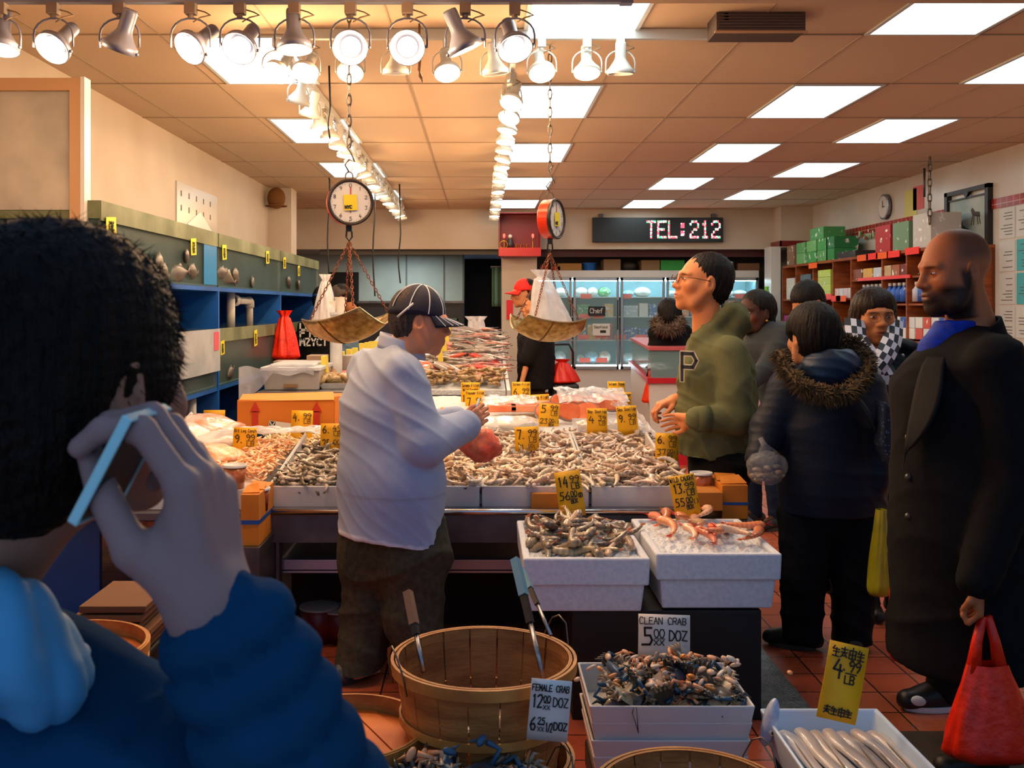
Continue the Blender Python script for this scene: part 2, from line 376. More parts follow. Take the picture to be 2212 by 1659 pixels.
struct('trim_5', MB().box(PX(1160, 15), 4.35, 15.05, 15.1, 2.3, 2.44), mat('maroon_fascia', '#4a1512', .5))
struct('trim_6', MB().box(PX(690, 15), PX(1084, 15), 15.0, 15.06, 2.33, 2.43), mat('dark_lintel', '#55544f', .6))
# troffers
PANELS = [  # (near-left px, near-right px) at row k measured on the photo
]
lm = mat('troffer_diffuser', '#ffffff', .4, emit=4.4, emitcol=(.80, .97, 1, 1))
fm = mat('troffer_frame', '#cfd6d6', .4)
tro = thing('ceiling_light', 'x', 'ceiling light', (0, 0, CZ))
fr = MB().box(-.300, .300, -.57, -.545, -.012, .005).box(-.300, .300, .545, .57, -.012, .005).box(-.3, -.278, -.57, .57, -.012, .005).box(.278, .3, -.57, .57, -.012, .005)
fr.T = None
o = fr.build('frame', fm); o.parent = tro
o = MB().box(-.278, .278, -.545, .545, -.006, 0).build('diffuser', lm); o.parent = tro
# columns by grid index: x centre = XG0 + TW*(k+.5)
def colx(px, py): return PX(px, F*1.45/(CY-py))
lightpos = []
xr = colx(1291, 182)-.262
def snap(x): return XG0+TW*(math.floor((x-XG0)/TW)+.5)
spots = [
 (-1.34, 5.88, 'largest bright ceiling light panel behind the front track lamps on the left'),
 (colx(1212, 182), 4.72, 'ceiling light panel above the short white track, top middle of the photo'),
 (colx(1812, 182), 4.72, 'ceiling light panel in the top right corner beside the dark vent'),
 (colx(1205, 182), 7.05, 'second ceiling light panel of the row beside the right lamp track'),
 (colx(1812, 182), 7.05, 'ceiling light panel over the aisle, right of the middle row and closest of its row'),
 (colx(1990, 256), 5.88, 'sliver of a ceiling light panel cut by the right edge of the photo'),
 (-1.34, 8.22, 'second ceiling light panel of the left row, behind the long sloping lamp track'),
 (colx(1990, 256), 8.22, 'ceiling light panel nearest the right wall above the framed picture'),
 (colx(1165, 308), 9.38, 'third ceiling light panel of the row beside the right lamp track'),
 (colx(1620, 308), 9.38, 'second ceiling light panel of the row over the aisle'),
 (-1.34, 10.55, 'third ceiling light panel of the left row above the dial scale'),
 (colx(1800, 349), 10.55, 'second ceiling light panel of the row nearest the right wall'),
 (colx(1141, 382), 11.71, 'fourth ceiling light panel of the row beside the right lamp track, above the red shrine'),
 (colx(1490, 382), 11.71, 'third ceiling light panel of the row over the aisle, above the dot sign'),
 (colx(1660, 408), 12.88, 'farthest ceiling light panel of the row nearest the right wall'),
 (colx(1120, 430), 14.04, 'smallest ceiling light panel directly over the red shrine'),
 (colx(1415, 430), 14.04, 'smallest ceiling light panel over the dot sign'),
 (-1.34, 12.88, 'small far ceiling light panel glimpsed behind the end of the left lamp track'),
]
for x, y, lab in spots:
    yy = rowY[0]+TD*(round((y-rowY[0]-TD/2)/TD)+.5)
    dup(tro, lab, 'ceiling light panels', (x, yy, CZ))
bpy.data.objects.remove(tro.children[0]); bpy.data.objects.remove(tro.children[0]); bpy.data.objects.remove(tro)
# fluorescent tube in the back room
t = thing('tube_light', 'thin fluorescent tube light high in the back kitchen', 'tube light', P(870, 538, 15.8))
MB().cbox(P(870, 537, 15.8), (.55, .08, .03)).build('housing', M['white'], t); MB().tube([P(835, 540, 15.75), P(905, 540, 15.75)], .014).build('tube', mat('tube_glow', '#ffffff', emit=60, emitcol=(.85, .95, 1, 1)), t, smooth=True)
ld = bpy.data.lights.new('kitchen_tube_light', 'AREA'); ld.shape = 'RECTANGLE'; ld.size = .55; ld.size_y = .06; ld.energy = 20; ld.color = (.85, .95, 1)
lo = bpy.data.objects.new('kitchen_tube_light', ld); COL.objects.link(lo); lo.parent = t; lo.matrix_parent_inverse = W(t).inverted(); lo.location = P(870, 545, 15.7)
# vent box, pendant conduit plate
t = thing('ceiling_vent', 'dark rectangular air return box hanging under the ceiling', 'vent', P(1644, 10, 4.9))
MB().box(PX(1548, 4.9), PX(1740, 4.9), 4.9, 5.1, PZ(68, 4.9), CZ).build('housing', mat('vent_dark', '#4a3a34', .7), t)
v_ = MB()
for k in range(9): v_.box(PX(1552, 4.9), PX(1736, 4.9), 4.893, 4.9, PZ(66, 4.9)+k*.0145, PZ(66, 4.9)+k*.0145+.006)
v_.build('grille', mat('vent_grille', '#5a473e', .6), t)
MB().box(PX(1543, 4.9), PX(1743, 4.9), 4.88, 4.9, PZ(72, 4.9), PZ(68, 4.9)).build('lip', mat('vent_lip', '#b58a62', .6), t)
# ================================================================ track lamps
GW = (1, .60, .30)
def vrot(d):      # rotation that takes -Z to direction d
    return Vector((0, 0, -1)).rotation_difference(Vector(d).normalized()).to_euler()
def lamp_proto(name, enamel, bulb, power, spot=None):
    t = thing(name, 'x', 'track lamp', (0, 0, 0))
    dk = mat('lamp_clip', '#7a6a5c', .5)
    MB().box(-.022, .022, -.02, .02, -.045, .0).lathe([(.012, -.06), (.012, -.045)], n=10).build('clip', dk if 'grey' in enamel.name else enamel, t, bevel=.002)
    pts = [(-.078, 0, -.175)]+[(-.078*math.cos(a)*1.0, 0, -.125+.065*math.sin(a)) for a in [R(x) for x in range(0, 181, 20)]]+[(.078, 0, -.175)]
    MB().tube(pts, .0042, 6).build('yoke', enamel, t, smooth=True)
    sh = MB()
    prof = [(.0, .155), (.027, .155), (.029, .145), (.029, .075), (.034, .06), (.062, .018), (.07, .012), (.071, -.012), (.066, -.012), (.058, .014), (.03, .058), (.0, .06)]
    sh.lathe(prof, n=24, cap=False)
    sh.sphere((.075, 0, 0), .007, nu=8, nv=6).sphere((-.075, 0, 0), .007, nu=8, nv=6)
    s_ = sh.build('shade', enamel, t, smooth=True); s_.location = (0, 0, -.175)
    bm = MB().lathe([(0, -.002), (.024, -.003), (.038, .003), (.040, .014), (.02, .03), (0, .03)], n=20, cap=False)
    b_ = bm.build('bulb', bulb, None, smooth=True); b_.parent = s_
    if power:
        ld = bpy.data.lights.new('lamp_glow', 'POINT' if not spot else 'SPOT'); ld.color = GW; ld.energy = power; ld.shadow_soft_size = .045
        if spot: ld.spot_size = R(spot); ld.spot_blend = .7
        lo = bpy.data.objects.new('lamp_glow', ld); COL.objects.link(lo); lo.parent = s_; lo.location = (0, 0, -.03)
    pts = [(.0, .0, -.02), (.05, .02, -.03), (.075, .01, -.045), (.04, -.01, -.06), (.01, 0, -.075)]
    MB().tube(pts, .003, 5).build('cord', mat('lamp_cord', '#8a7458', .6), t, smooth=True)
    return t
def put_lamp(proto, loc, aim, label, group, yaw=0, sc_=1):
    r = dup(proto, label, group, loc, (0, 0, yaw), sc_)
    for c in r.children:
        if c.name.startswith('shade'):
            d = Vector(aim); d.rotate(Euler((0, 0, -yaw)))
            c.rotation_euler = vrot(d)
    return r
def drop(proto):
    for c in list(proto.children_recursive): bpy.data.objects.remove(c)
    bpy.data.objects.remove(proto)
LG = lamp_proto('track_lamp', M['lampgrey'], M['bulb'], 10)
LW = lamp_proto('track_lamp', M['lampwhite'], M['bulb'], 12)
LS = lamp_proto('track_lamp', M['lampwhite'], M['bulb2'], 12)
ZT = 2.766
t = thing('lighting_track', 'near track rail along the edge of the front soffit holding the big lamps', 'lighting track', (0, 3.93, ZT))
MB().box(-2.2, .55, 3.91, 3.945, ZT-.02, ZT).build('rail', M['lampgrey'], t)
MB().box(.55, .6, 3.905, 3.95, ZT-.024, ZT).build('end_cap', M['lampgrey'], t)
front = [(2, (.0, -.2, -1), 'partly cut-off grey track lamp at the top left corner'),
 (115, (-.25, -.75, -.75), 'lit grey track lamp facing forward, leftmost complete lamp of the front track'),
 (258, (-.42, .25, -1), 'unlit-looking grey track lamp seen from the side, second from left on the front track'),
 (412, (-.5, -.8, -.75), 'lit grey track lamp turned to the left with its neck sticking out to the right'),
 (518, (-.2, -.75, -.7), 'lit grey track lamp in front of the big left ceiling panel'),
 (636, (.05, -.1, -1), 'grey track lamp pointing straight down, hiding the start of the sloping track'),
 (757, (.0, -1, -.45), 'very bright front track lamp directly above the large dial scale chain'),
 (880, (.05, -1, -.42), 'brightest front track lamp facing straight at the viewer'),
 (1005, (.45, .15, -1), 'dark grey track lamp leaning right, neck to the upper left'),
 (1112, (.2, -.7, -.95), 'lit grey lamp at the right end of the front track')]
for px, aim, lab in front: put_lamp(LG, (PX(px, 3.93), 3.93, ZT-.018), aim, lab, 'big lamps of the front track')
YB2 = 5.2; ZB = 2.965
t = thing('lighting_track', 'white cross track rail at the first ceiling joint, ending by the dark vent', 'lighting track', (0, YB2, ZB))
MB().box(PX(640, YB2), PX(1540, YB2), YB2-.018, YB2+.018, ZB-.02, ZB+.03).build('rail', M['lampwhite'], t)
MB().box(PX(1534, YB2), PX(1543, YB2), YB2-.3, YB2-.27, ZB-.01, CZ).build('feed_plate', M['lampwhite'], t)
second = [(598, (-.35, -.7, -.8), 1, 'small lit lamp at the left start of the cross track'),
 (660, (-.2, -.7, -.9), 1, 'small lit lamp just right of the leftmost one on the cross track'),
 (757, (.0, -.6, -.9), 1, 'lit cross-track lamp right over the large dial scale'),
 (855, (0, .12, -1), 0, 'unlit cross-track lamp pointing down behind the brightest lamp'),
 (966, (0.1, -.5, -.85), 1, 'lit cross-track lamp standing alone in mid ceiling'),
 (1070, (.12, .1, -1), 0, 'pale unlit cross-track lamp beside the right end lamp of the front track'),
 (1170, (.1, -.6, -.9), 1, 'pale lit lamp beside the chain of the smaller dial scale'),
 (1268, (0, -.35, -1), 1, 'pale lamp pointing down, second from the right on the cross track'),
 (1340, (0, .1, -1), 0, 'pale unlit lamp at the right end of the cross track')]
LN = lamp_proto('track_lamp', M['lampwhite'], mat('bulb_off_glow', '#ffe8d0', .3, emit=1.2, emitcol=(1, .8, .6, 1)), 0)  # unlit lamps, with a faint glow put into the bulb material
for px, aim, on, lab in second: put_lamp(LW if on else LN, (PX(px, YB2), YB2, ZB-.018), aim, lab, 'lamps of the white cross track', sc_=.98)
# two long tracks running away from the camera
for X0, X1, Y0, Y1, n, nm, side in ((-1.09, -1.09, 5.6, 14.0, 20, 'left', 1), (.185, .185, 5.6, 14.0, 18, 'right', -1)):
    t = thing('lighting_track', 'long track rail running away on the %s, over the %s' % (nm, 'tank side of the counter' if nm == 'left' else 'fish heap'), 'lighting track', (X0, 5.6, ZB))
    MB().box(X0-.018, X0+.018, Y0, Y1, ZB-.02, ZB+.03).build('rail', M['lampwhite'], t)
    for i in range(n):
        y = Y0+.35+(Y1-Y0-.5)*i/(n-1)
        aim = (side*rnd.uniform(-.1, .3), -rnd.uniform(.0, .22), -1) if i > 1 else (side*.3, -.6, -1)
        if nm == 'left' and i in (0, 1): aim = (-.3, .2, -1)
        where = ['nearest', 'second', 'third', 'fourth', 'fifth', 'sixth', 'seventh', 'eighth', 'ninth', 'tenth', 'eleventh', 'twelfth', 'thirteenth', 'fourteenth', 'fifteenth', 'sixteenth', 'seventeenth', 'eighteenth', 'nineteenth', 'last'][i if i < n-1 else 19]
        put_lamp(LS if i % 2 == 0 else LN if i > 8 else LW, (X0, y, ZB-.018), aim, 'small pale lamp, %s along the %s sloping track' % (where, nm), 'lamps of the %s long track' % nm, yaw=rnd.uniform(.6, 1.4))
for p in (LG, LW, LS, LN): drop(p)
# thin cables
for px, Y, y0, y1, lab in ((710, 11.2, 355, 612, 'thin black cable hanging left of the large dial scale'), (808, 11.2, 380, 640, 'thin black cable hanging right of the large dial scale'), (863, 11.8, 470, 612, 'thin black cable hanging near the end of the left lamp track'), (711, 6.0, 205, 300, 'short dark cable dropping beside the sloping lamp track')):
    pts = [P(px+2.5*math.sin(k*.9), y0+(y1-y0)*k/8, Y) for k in range(9)]
    pts[0].z = CZ
    tag(MB().tube(pts, .009 if Y > 8 else .006, 5).build('hanging_cable', M['black'], smooth=True), lab, 'cable')
tag(MB().tube([Vector((P(906, 128, 5.1).x, 5.1, CZ)), P(906, 128, 5.1), P(904, 150, 5.1), P(910, 165, 5.1), P(913, 178, 5.1), P(906, 165, 5.1), P(908, 130, 5.1)], .006, 5).build('cable_loop', mat('cable_brown', '#6b4a2e', .6), smooth=True), 'loose loop of brown cable dangling below the brightest front lamp', 'cable')

# ================================================================ chains and hanging scales
def chain(mb, a, b, L=.05, w=.018, r=.0035, n=None):
    a, b = Vector(a), Vector(b); d = b-a; n = n or max(2, int(d.length/(L*.78))); st = d/n
    q = Vector((0, 0, 1)).rotation_difference(d.normalized())
    for i in range(n):
        c = a+st*(i+.5); pts = []
        for k in range(10):
            an = 2*math.pi*k/10; p = Vector((w/2*math.cos(an), 0, L/2*math.sin(an)))
            if i % 2: p = Vector((0, p.x, p.z))
            pts.append(c+(q @ p))
        mb.tube(pts, r, 5, closed=True)
    return mb
def scale(px, py, Y, yaw, r, top, lab, panf):
    c = P(px, py, Y); t = thing('hanging_scale', lab, 'scale', c)
    Mx = Matrix.Rotation(yaw, 4, 'Z') @ Matrix.Rotation(R(90), 4, 'X')     # lathe axis Z -> -Y (facing the camera)
    T = Matrix.Translation(c) @ Mx; d = r*.62
    a = MB(); a.T = T; a.lathe([(r*.93, -d), (r*1.0, -d*.9), (r, 0), (0, 0)], n=40, cap=False); a.lathe([(0, -d), (r*.93, -d)], n=40, cap=False)
    a.build('housing', mat('scale_red', '#e2340c', .3), t, smooth=False)
    a = MB(); a.T = T; a.lathe([(r*1.0, -.006), (r*1.04, -.003), (r*1.04, .012), (r*.96, .016), (r*.9, .006)], n=40, cap=False); a.build('bezel', mat('scale_bezel', '#2c201c', .35), t, smooth=True)
    a = MB(); a.T = T; a.lathe([(0, .004), (r*.93, .004)], n=40, cap=False); a.build('face', mat('scale_face', '#dcdad6', .4), t)
    a = MB(); a.T = T
    for k in range(10):
        an = R(90-36*k); letters(a, '0123456789'[k], (r*.74*math.cos(an)-r*.06, r*.74*math.sin(an)-r*.07, .0055), (1, 0, 0), (0, 1, 0), r*.15, wid=r*.1, j=0, pen=.14)
    for k in range(50):
        an = R(7.2*k); p, q = r*.85, r*(.9 if k % 5 else .8)
        a.slab([(p*math.cos(an)-.0006*math.sin(an), p*math.sin(an)+.0006*math.cos(an), .005), (q*math.cos(an)-.0006*math.sin(an), q*math.sin(an)+.0006*math.cos(an), .005), (q*math.cos(an)+.0006*math.sin(an), q*math.sin(an)-.0006*math.cos(an), .005), (p*math.cos(an)+.0006*math.sin(an), p*math.sin(an)-.0006*math.cos(an), .005)], .0004)
    a.build('numerals', M['ink'], t)
    a = MB(); a.T = T; a.cbox((0, r*.1, .007), (r*.04, r*1.15, .002)); a.lathe([(0, .006), (r*.09, .006), (r*.09, .01), (0, .01)], n=12, cap=False); a.build('pointer', mat('pointer_red', '#b02a18', .5), t)
    a = MB(); a.T = T; a.cbox((-r*.02, -r*.02, .0125), (r*.6, r*.7, .001), Matrix.Rotation(.06, 4, 'Z')); st = a.build('sticker', mat('yellow_sticker', '#e6d21c', .5), t)
    a = MB(); a.T = T; letters(a, 'NYC', (-r*.26, -r*.3, .0138), (1, .06, 0), (-.06, 1, 0), r*.13, wid=r*.3, j=0, pen=.35); a.build('lettering', M['ink'], st)
    bot = c+Vector((0, d*.4, -r)); 
    yo = (Mx @ Vector((0, 0, -d/2))); b0 = c+yo+Vector((0, 0, -r)); t0 = c+yo+Vector((0, 0, r))
    MB().box(b0.x-.014, b0.x+.014, b0.y-.012, b0.y+.012, b0.z-.03, b0.z+.01).tube([b0+Vector((-.012, 0, -.028)), b0+Vector((-.014, 0, -.055)), b0+Vector((0, 0, -.075)), b0+Vector((.014, 0, -.055)), b0+Vector((.012, 0, -.028))], .005, 6).build('lower_hook', M['black'], t)
    ring = [t0+Vector((.018*math.cos(R(k)), 0, .02+.022*math.sin(R(k)))) for k in range(0, 360, 30)]
    a = MB().tube(ring, .004, 6, closed=True)
    a.tube([t0+Vector((0, 0, .04)), t0+Vector((-.02, 0, .075)), t0+Vector((0, 0, .1)), t0+Vector((.025, 0, .09)), t0+Vector((.01, 0, .13)), t0+Vector((-.01, 0, .16)), t0+Vector((.02, 0, .19))], .0045, 6)
    a.build('upper_hook', M['chain'], t, smooth=True)
    chain(MB(), (t0.x, t0.y, CZ), t0+Vector((0, 0, .16)), L=.062, w=.02, r=.0038).build('ceiling_chain', M['chain'], t)
    # pan
    hub = b0+Vector((0, 0, -.08)); pts, yw, tilt, L_, Wd = panf
    pc, PT = pts, Matrix.Translation(pts) @ Matrix.Rotation(yw, 4, 'Z') @ Matrix.Rotation(tilt, 4, 'Y')
    def fn(u, v):
        U, V = 2*u-1, 2*v-1; e = 1-.35*max(0, abs(U)-.2)**1.5
        x = L_*U*(1-.14*V*V); y = Wd*V*e
        z = -.11*(1-abs(V)**1.5)*(1-.25*U*U)+.03*U*U
        return (x, y, z)
    a = MB(); a.T = PT; a.grid(fn, 25, 17); a.build('pan', M['brass'], t, smooth=True, solid=.003)
    rim = MB(); rim.T = PT
    rim.tube([fn(i/24, 0) for i in range(25)]+[fn(1, j/16) for j in range(1, 17)]+[fn(i/24, 1) for i in range(23, -1, -1)]+[fn(0, j/16) for j in range(15, 0, -1)], .0035, 5, closed=True)
    rim.build('pan_rim', mat('pan_edge', '#b3a684', .3, .9), t, smooth=True)
    b_ = MB(); b_.T = PT; b_.grid(lambda u, v: tuple(Vector(fn(.38+.02*u, v))+Vector((0, 0, -.003))), 2, 17); b_.build('pan_band', mat('pan_band', '#6e5226', .5, .6), t, solid=.003)
    cm = MB()
    for U, V in ((.12, .06), (.88, .06), (.12, .94), (.88, .94)):
        chain(cm, hub, PT @ Vector(fn(U, V)), L=.022, w=.012, r=.0022)
    cm.build('pan_chains', M['copper'], t)
    return t, PT, fn
scale(757, 437, 4.7, R(18), .106, 0, 'large red dial scale facing forward above the man in the pale blue jacket', (P(754, 690, 4.7), R(-34), R(-9), .21, .17))
sc2 = scale(1200, 473, 5.5, R(62), .108, 0, 'smaller-looking red dial scale turned sideways, right of the red shrine', (P(1183, 695, 5.5), R(20), R(4), .2, .17))
# clear bags cone on the second scale pan
def bag_cone(name, base, rb, h, m, lab, cat='bag', n=48, seed=1, lean=(0, 0), neck=.12, parent=None, sag=0):
    rg = random.Random(seed); ph = [rg.uniform(0, 6.28) for _ in range(6)]
    def fn(u, v):
        a = 2*math.pi*u; k = v
        rr = rb*((1-k)**.8*(1-neck)+neck)*(1+.12*(1-k)*math.sin(3*a+ph[0])+(.05+.10*k)*math.sin(9*a+ph[1]+4*k)+.05*math.sin(17*a+ph[2]))
        if k > .85: rr = rb*(neck+(k-.85)*1.6)*(1+.4*math.sin(7*a+ph[3]))
        if k < .08: rr *= .55+.45*(k/.08)**.5
        return (base[0]+rr*math.cos(a)+lean[0]*k, base[1]+rr*.8*math.sin(a)+lean[1]*k, base[2]+h*k-sag*math.sin(3.14*k))
    mb = MB().grid(fn, n, 26, wrap=True)
    mb.f.append(tuple(range(n))[::-1]); mb.m.append(0)
    o = mb.build(name, m, parent, smooth=True)
    if lab: tag(o, lab, cat)
    return o
b0 = P(1195, 688, 5.5); bag_cone('plastic_bag', (b0.x-.02, b0.y, b0.z-.05), .12, .32, M['milky'], 'crumpled clear plastic bag peaked like a cone in the pan of the sideways scale', lean=(-.05, 0), seed=4)
b0 = P(715, 668, 4.9); bag_cone('plastic_bag', (PX(703, 8), 8, PZ(700, 8)), .11, .4, M['milky'], 'white plastic bag beside the cups behind the left end of the large scale pan', seed=6)
for k, (px, py) in enumerate(((716, 668), (736, 660))):
    c = P(px, py+14, 8); tag(MB().lathe([(.035, 0), (.05, .11), (.053, .112), (.053, .12), (.047, .12), (.033, .006), (0, .006)], c, 20, cap=False).build('paper_cup', mat('cup_paper', '#e6ded2', .6)), ['white paper cup seen left over the rim of the large scale pan', 'paper cup with a brown band seen over the rim of the large scale pan'][k], 'cup')
    tag(MB().lathe([(.13, 0), (.13, .02), (.05, .06), (.05, c.z-.06), (.09, c.z-.02), (.09, c.z)], (P(726, 682, 8).x, 8, 0), 20).build('cup_stand', M['whitep']), 'slim white stand carrying the cups behind the large scale pan', 'stand') if k == 1 else None

# ================================================================ LED sign
Ys = 14.75
t = thing('led_sign', 'long black dot-matrix sign with glowing red and green letters on the back wall', 'sign', P(1421, 497, Ys))
x0, x1, z0, z1 = PX(1280, Ys), PX(1562, Ys), PZ(523, Ys), PZ(470, Ys)
MB().box(x0, x1, Ys, Ys+.09, z0, z1).build('housing', mat('sign_black', '#0e1412', .35), t, bevel=.004)
for k, m in enumerate((mat('led_red', '#ff1020', emit=6, emitcol=(1, .05, .08, 1)), mat('led_green', '#20ff70', emit=2.2, emitcol=(.08, .9, .35, 1)), mat('led_white', '#ffffff', emit=3.2, emitcol=(.9, 1, .95, 1)), mat('led_off', '#2a3a38', .4))):
    FNT = {'T': ['11111', '00100', '00100', '00100', '00100', '00100', '00100'], 'E': ['11111', '10000', '10000', '11110', '10000', '10000', '11111'], 'L': ['10000']*6+['11111'],
           ':': ['00000', '01100', '01100', '00000', '01100', '01100', '00000'], '2': ['01110', '10001', '00001', '00110', '01000', '10000', '11111'], '1': ['00100', '01100', '00100', '00100', '00100', '00100', '01110']}
    lx0, lx1 = PX(1396, Ys), PX(1559, Ys); txt = 'TEL:212'; cw = (lx1-lx0)/len(txt); mb = MB(); rg = random.Random(3)
    if k < 3:
        for i, ch in enumerate(txt):
            for ry, row in enumerate(FNT[ch]):
                for rx, b in enumerate(row):
                    for sx_ in (0, .5):
                        for sy_ in (0, .5):
                            if b != '1': continue
                            cx_ = lx0+cw*(i+.06+.88*(rx+sx_)/5); cz_ = z1-(z1-z0)*(.14+.74*(ry+sy_)/7)
                            q = rg.random(); kk = (0 if q < .5 else 1 if q < .7 else 2) if ch != ':' else (0 if q < .85 else 2)
                            if kk == k: mb.box(cx_-.0055, cx_+.0055, Ys-.004, Ys, cz_-.007, cz_+.007)
    else:
        for i in range(18*1):
            for j_ in range(14): mb.box(x0+.04+i*.04, x0+.04+i*.04+.005, Ys-.002, Ys, z0+.03+j_*.023, z0+.035+j_*.023)
    mb.build(['red_dots', 'green_dots', 'white_dots', 'unlit_dots'][k], m, t)
for xb in (x0+.1, x1-.16): MB().box(xb, xb+.06, Ys+.03, Ys+.1, z1, z1+.06).build('bracket', M['steel_dark'], t)

# ================================================================ red shrine
Yr = 14.25
t = thing('wall_shrine', 'red wooden wall shrine box with candle lights on the pale column', 'shrine', P(1123, 552, Yr))
x0, x1, z0, z1 = PX(1078, Yr), PX(1168, Yr), PZ(553, Yr), PZ(459, Yr)
rm = mat('shrine_red', '#c01a14', .4)
MB().box(x0, x1, Yr+.3, Yr+.34, z0, z1).box(x0, x0+.012, Yr, Yr+.3, z0, z1).box(x1-.012, x1, Yr, Yr+.3, z0, z1).box(x0, x1, Yr, Yr+.3, z1-.012, z1).build('cabinet', mat('shrine_dark_red', '#7c1216', .5), t)
MB().box(x0-.004, x1+.004, Yr-.01, Yr+.3, z0, z0+.12).build('shelf', rm, t)
for px, nm in ((1089, 'left'), (1151, 'right')):
    c = P(px, 536, Yr+.08); c.z = z0+.12
    q = thing('electric_candle', 'small glowing red candle light standing at the %s of the shrine' % nm, 'candle', c)
    MB().lathe([(.02, 0), (.008, .02), (.007, .13), (.012, .14)], c, 12).build('stick', mat('gold', '#c08a30', .3, .9), q, smooth=True)
    MB().sphere(c+Vector((0, 0, .175)), (.018, .018, .032)).build('flame', mat('red_flame', '#ff2020', emit=4, emitcol=(1, .06, .04, 1)), q, smooth=True)
c = P(1102, 536, Yr+.1); c.z = z0+.12
q = thing('shrine_figure', 'small dark seated figure with white trim inside the shrine', 'figure', c)
MB().lathe([(.05, 0), (.055, .05), (.035, .12), (.025, .14)], c, 14).build('body', mat('figure_dark', '#2c2420', .5), q, smooth=True)
MB().sphere(c+Vector((0, 0, .165)), .03).build('head', mat('figure_pale', '#cdbfae', .5), q, smooth=True)
c2 = P(1088, 530, Yr+.03); tag(MB().tube([c2+Vector((.055*math.cos(R(a)), 0, .01+.055*math.sin(R(a)))) for a in range(0, 360, 20)], .006, 6, closed=True).build('gold_ring', mat('gold', '#c08a30', .3, .9), smooth=True), 'thin golden ring leaning at the left of the shrine shelf', 'ring')
for i, px in enumerate((1115, 1125, 1138)):
    c = P(px, 536, Yr+.08); c.z = z0+.12
    tag(MB().lathe([(.015, 0), (.022, .02), (.018, .045), (.022, .05)], c, 12).build('offering_cup', mat('gold', '#c08a30', .3, .9), smooth=True), 'tiny golden offering cup on the shrine shelf, %s of three' % ['left', 'middle', 'right'][i], 'cup', 'offering cups in the shrine')
# ================================================================ fish tanks on the left
XT = -1.9
def zt(k): return H+XT*-1*k
tanks = [(4.95, 7.19), (7.19, 9.43), (9.43, 11.67)]
zU0, zU1, zL0, zL1 = 1.69, 2.08, .97, 1.39
tw = mat('tank_water', '#1d3c42', .3, col2='#0c1c22', scale=2.2, ramp=(.35, .65), spec=.08)
tg = mat('tank_glass', '#90a8a0', .12, alpha=.10, spec=.15)
rimm = mat('tank_rim', '#7f8668', .5, col2='#5e664a', scale=4, spec=.15)
t = thing('tank_rack', 'blue-boarded rack carrying the fish tanks along the left wall', 'rack', (XT-.3, 4.95, 0))
MB().box(XL+.0, XL+.03, 4.95, 11.67, .3, zU0).build('back_board', M['blue'], t)
for z in (zU0-.03, zL0-.03): MB().box(XL+.03, XT, 4.95, 11.67, z, z+.03).build('shelf', M['blue'], t)
for y in (4.95, 7.19, 9.43, 11.64): MB().box(XL+.03, XT+.005, y, y+.035, 0, zU0-.03).build('upright', M['blue'], t)
pos = ['nearest', 'middle', 'farthest']
for row, (z0, z1) in (('upper', (zU0, zU1)), ('lower', (zL0, zL1))):
    for i, (ya, yb) in enumerate(tanks):
        t = thing('fish_tank', '%s-row fish tank of dark greenish water, %s of three along the left wall' % (row, pos[i]), 'fish tank', (XT-.3, ya, z0), 'fish tanks on the left wall rack')
        y0, y1 = ya+.02, yb-.015
        MB().box(XL+.06, XT-.02, y0+.012, y1-.012, z0+.012, z0+(z1-z0)*.78).build('water', tw, t)
        MB().box(XT-.012, XT, y0, y1, z0, z1).box(XL+.05, XT, y0, y0+.01, z0, z1).box(XL+.05, XT, y1-.01, y1, z0, z1).build('glass_walls', tg, t)
        MB().box(XT-.004, XT+.006, y0, y1, z1-.1, z1).box(XL+.05, XT, y0-.004, y0+.008, z1-.09, z1).build('rim', rimm, t)
        MB().box(XL+.05, XT, y0, y1, z0-.001, z0+.012).build('base', mat('tank_base', '#2c5560', .5), t)
        MB().box(XT+.0, XT+.003, yb-.36, yb-.03, z0+.012, z1-.1).build('blue_end_panel', mat('tank_blue', '#1f7fc0', .3), t) if row == 'upper' and i == 0 else None
        if row == 'lower' and i == 0:
            q = thing('acrylic_sheet', 'milky plastic sheet leaning over the front of the nearest lower tank', 'sheet', (XT+.02, 6.0, z0+.15)); MB().slab([(XT+.02, 5.6, z0+.12), (XT+.02, 7.15, z0+.12), (XT+.02, 7.15, z1+.0), (XT+.02, 5.6, z1+.0)], .01).build('sheet', mat('milky_acrylic', '#b9bfc4', .35, col2='#9aa6ae', scale=4), q)
            MB().box(XT+.03, XT+.034, 6.98, 7.1, z1-.15, z1-.02).build('red_sticker', mat('faded_red', '#d8586a', .5), q)
# fish in the tanks (pale shapes close to the glass)
fm_ = mat('tank_fish', '#4c443c', .4, rnd_amt=.35)
def fish_mesh(mb, L=.3, hgt=.09, th=.05, n=12):
    prof = [(0, .02), (.05, .35), (.15, .75), (.3, 1), (.45, .95), (.6, .7), (.75, .4), (.85, .2), (.9, .16)]
    vs = []; k = 10
    for (t_, r_) in prof:
        for j in range(k):
            a = 2*math.pi*j/k; vs.append((L*(t_-.5), th*.5*r_*math.cos(a), hgt*.5*r_*math.sin(a)))
    fs = [(i*k+j, i*k+(j+1) % k, (i+1)*k+(j+1) % k, (i+1)*k+j) for i in range(len(prof)-1) for j in range(k)]
    fs += [tuple(range(k))[::-1], tuple((len(prof)-1)*k+j for j in range(k))]
    mb._add(vs, fs)
    mb.prism([(L*.4, -.0), (L*.5, -hgt*.24), (L*.47, 0), (L*.5, hgt*.24)], -.003, .003)
    mb.prism([(-L*.15, hgt*.42), (L*.05, hgt*.55), (L*.2, hgt*.28)], -.002, .002)
    return mb
pf = fish_mesh(MB(), .28, .12, .05).build('tank_fish', fm_, smooth=True); tag(pf, 'x', 'fish')
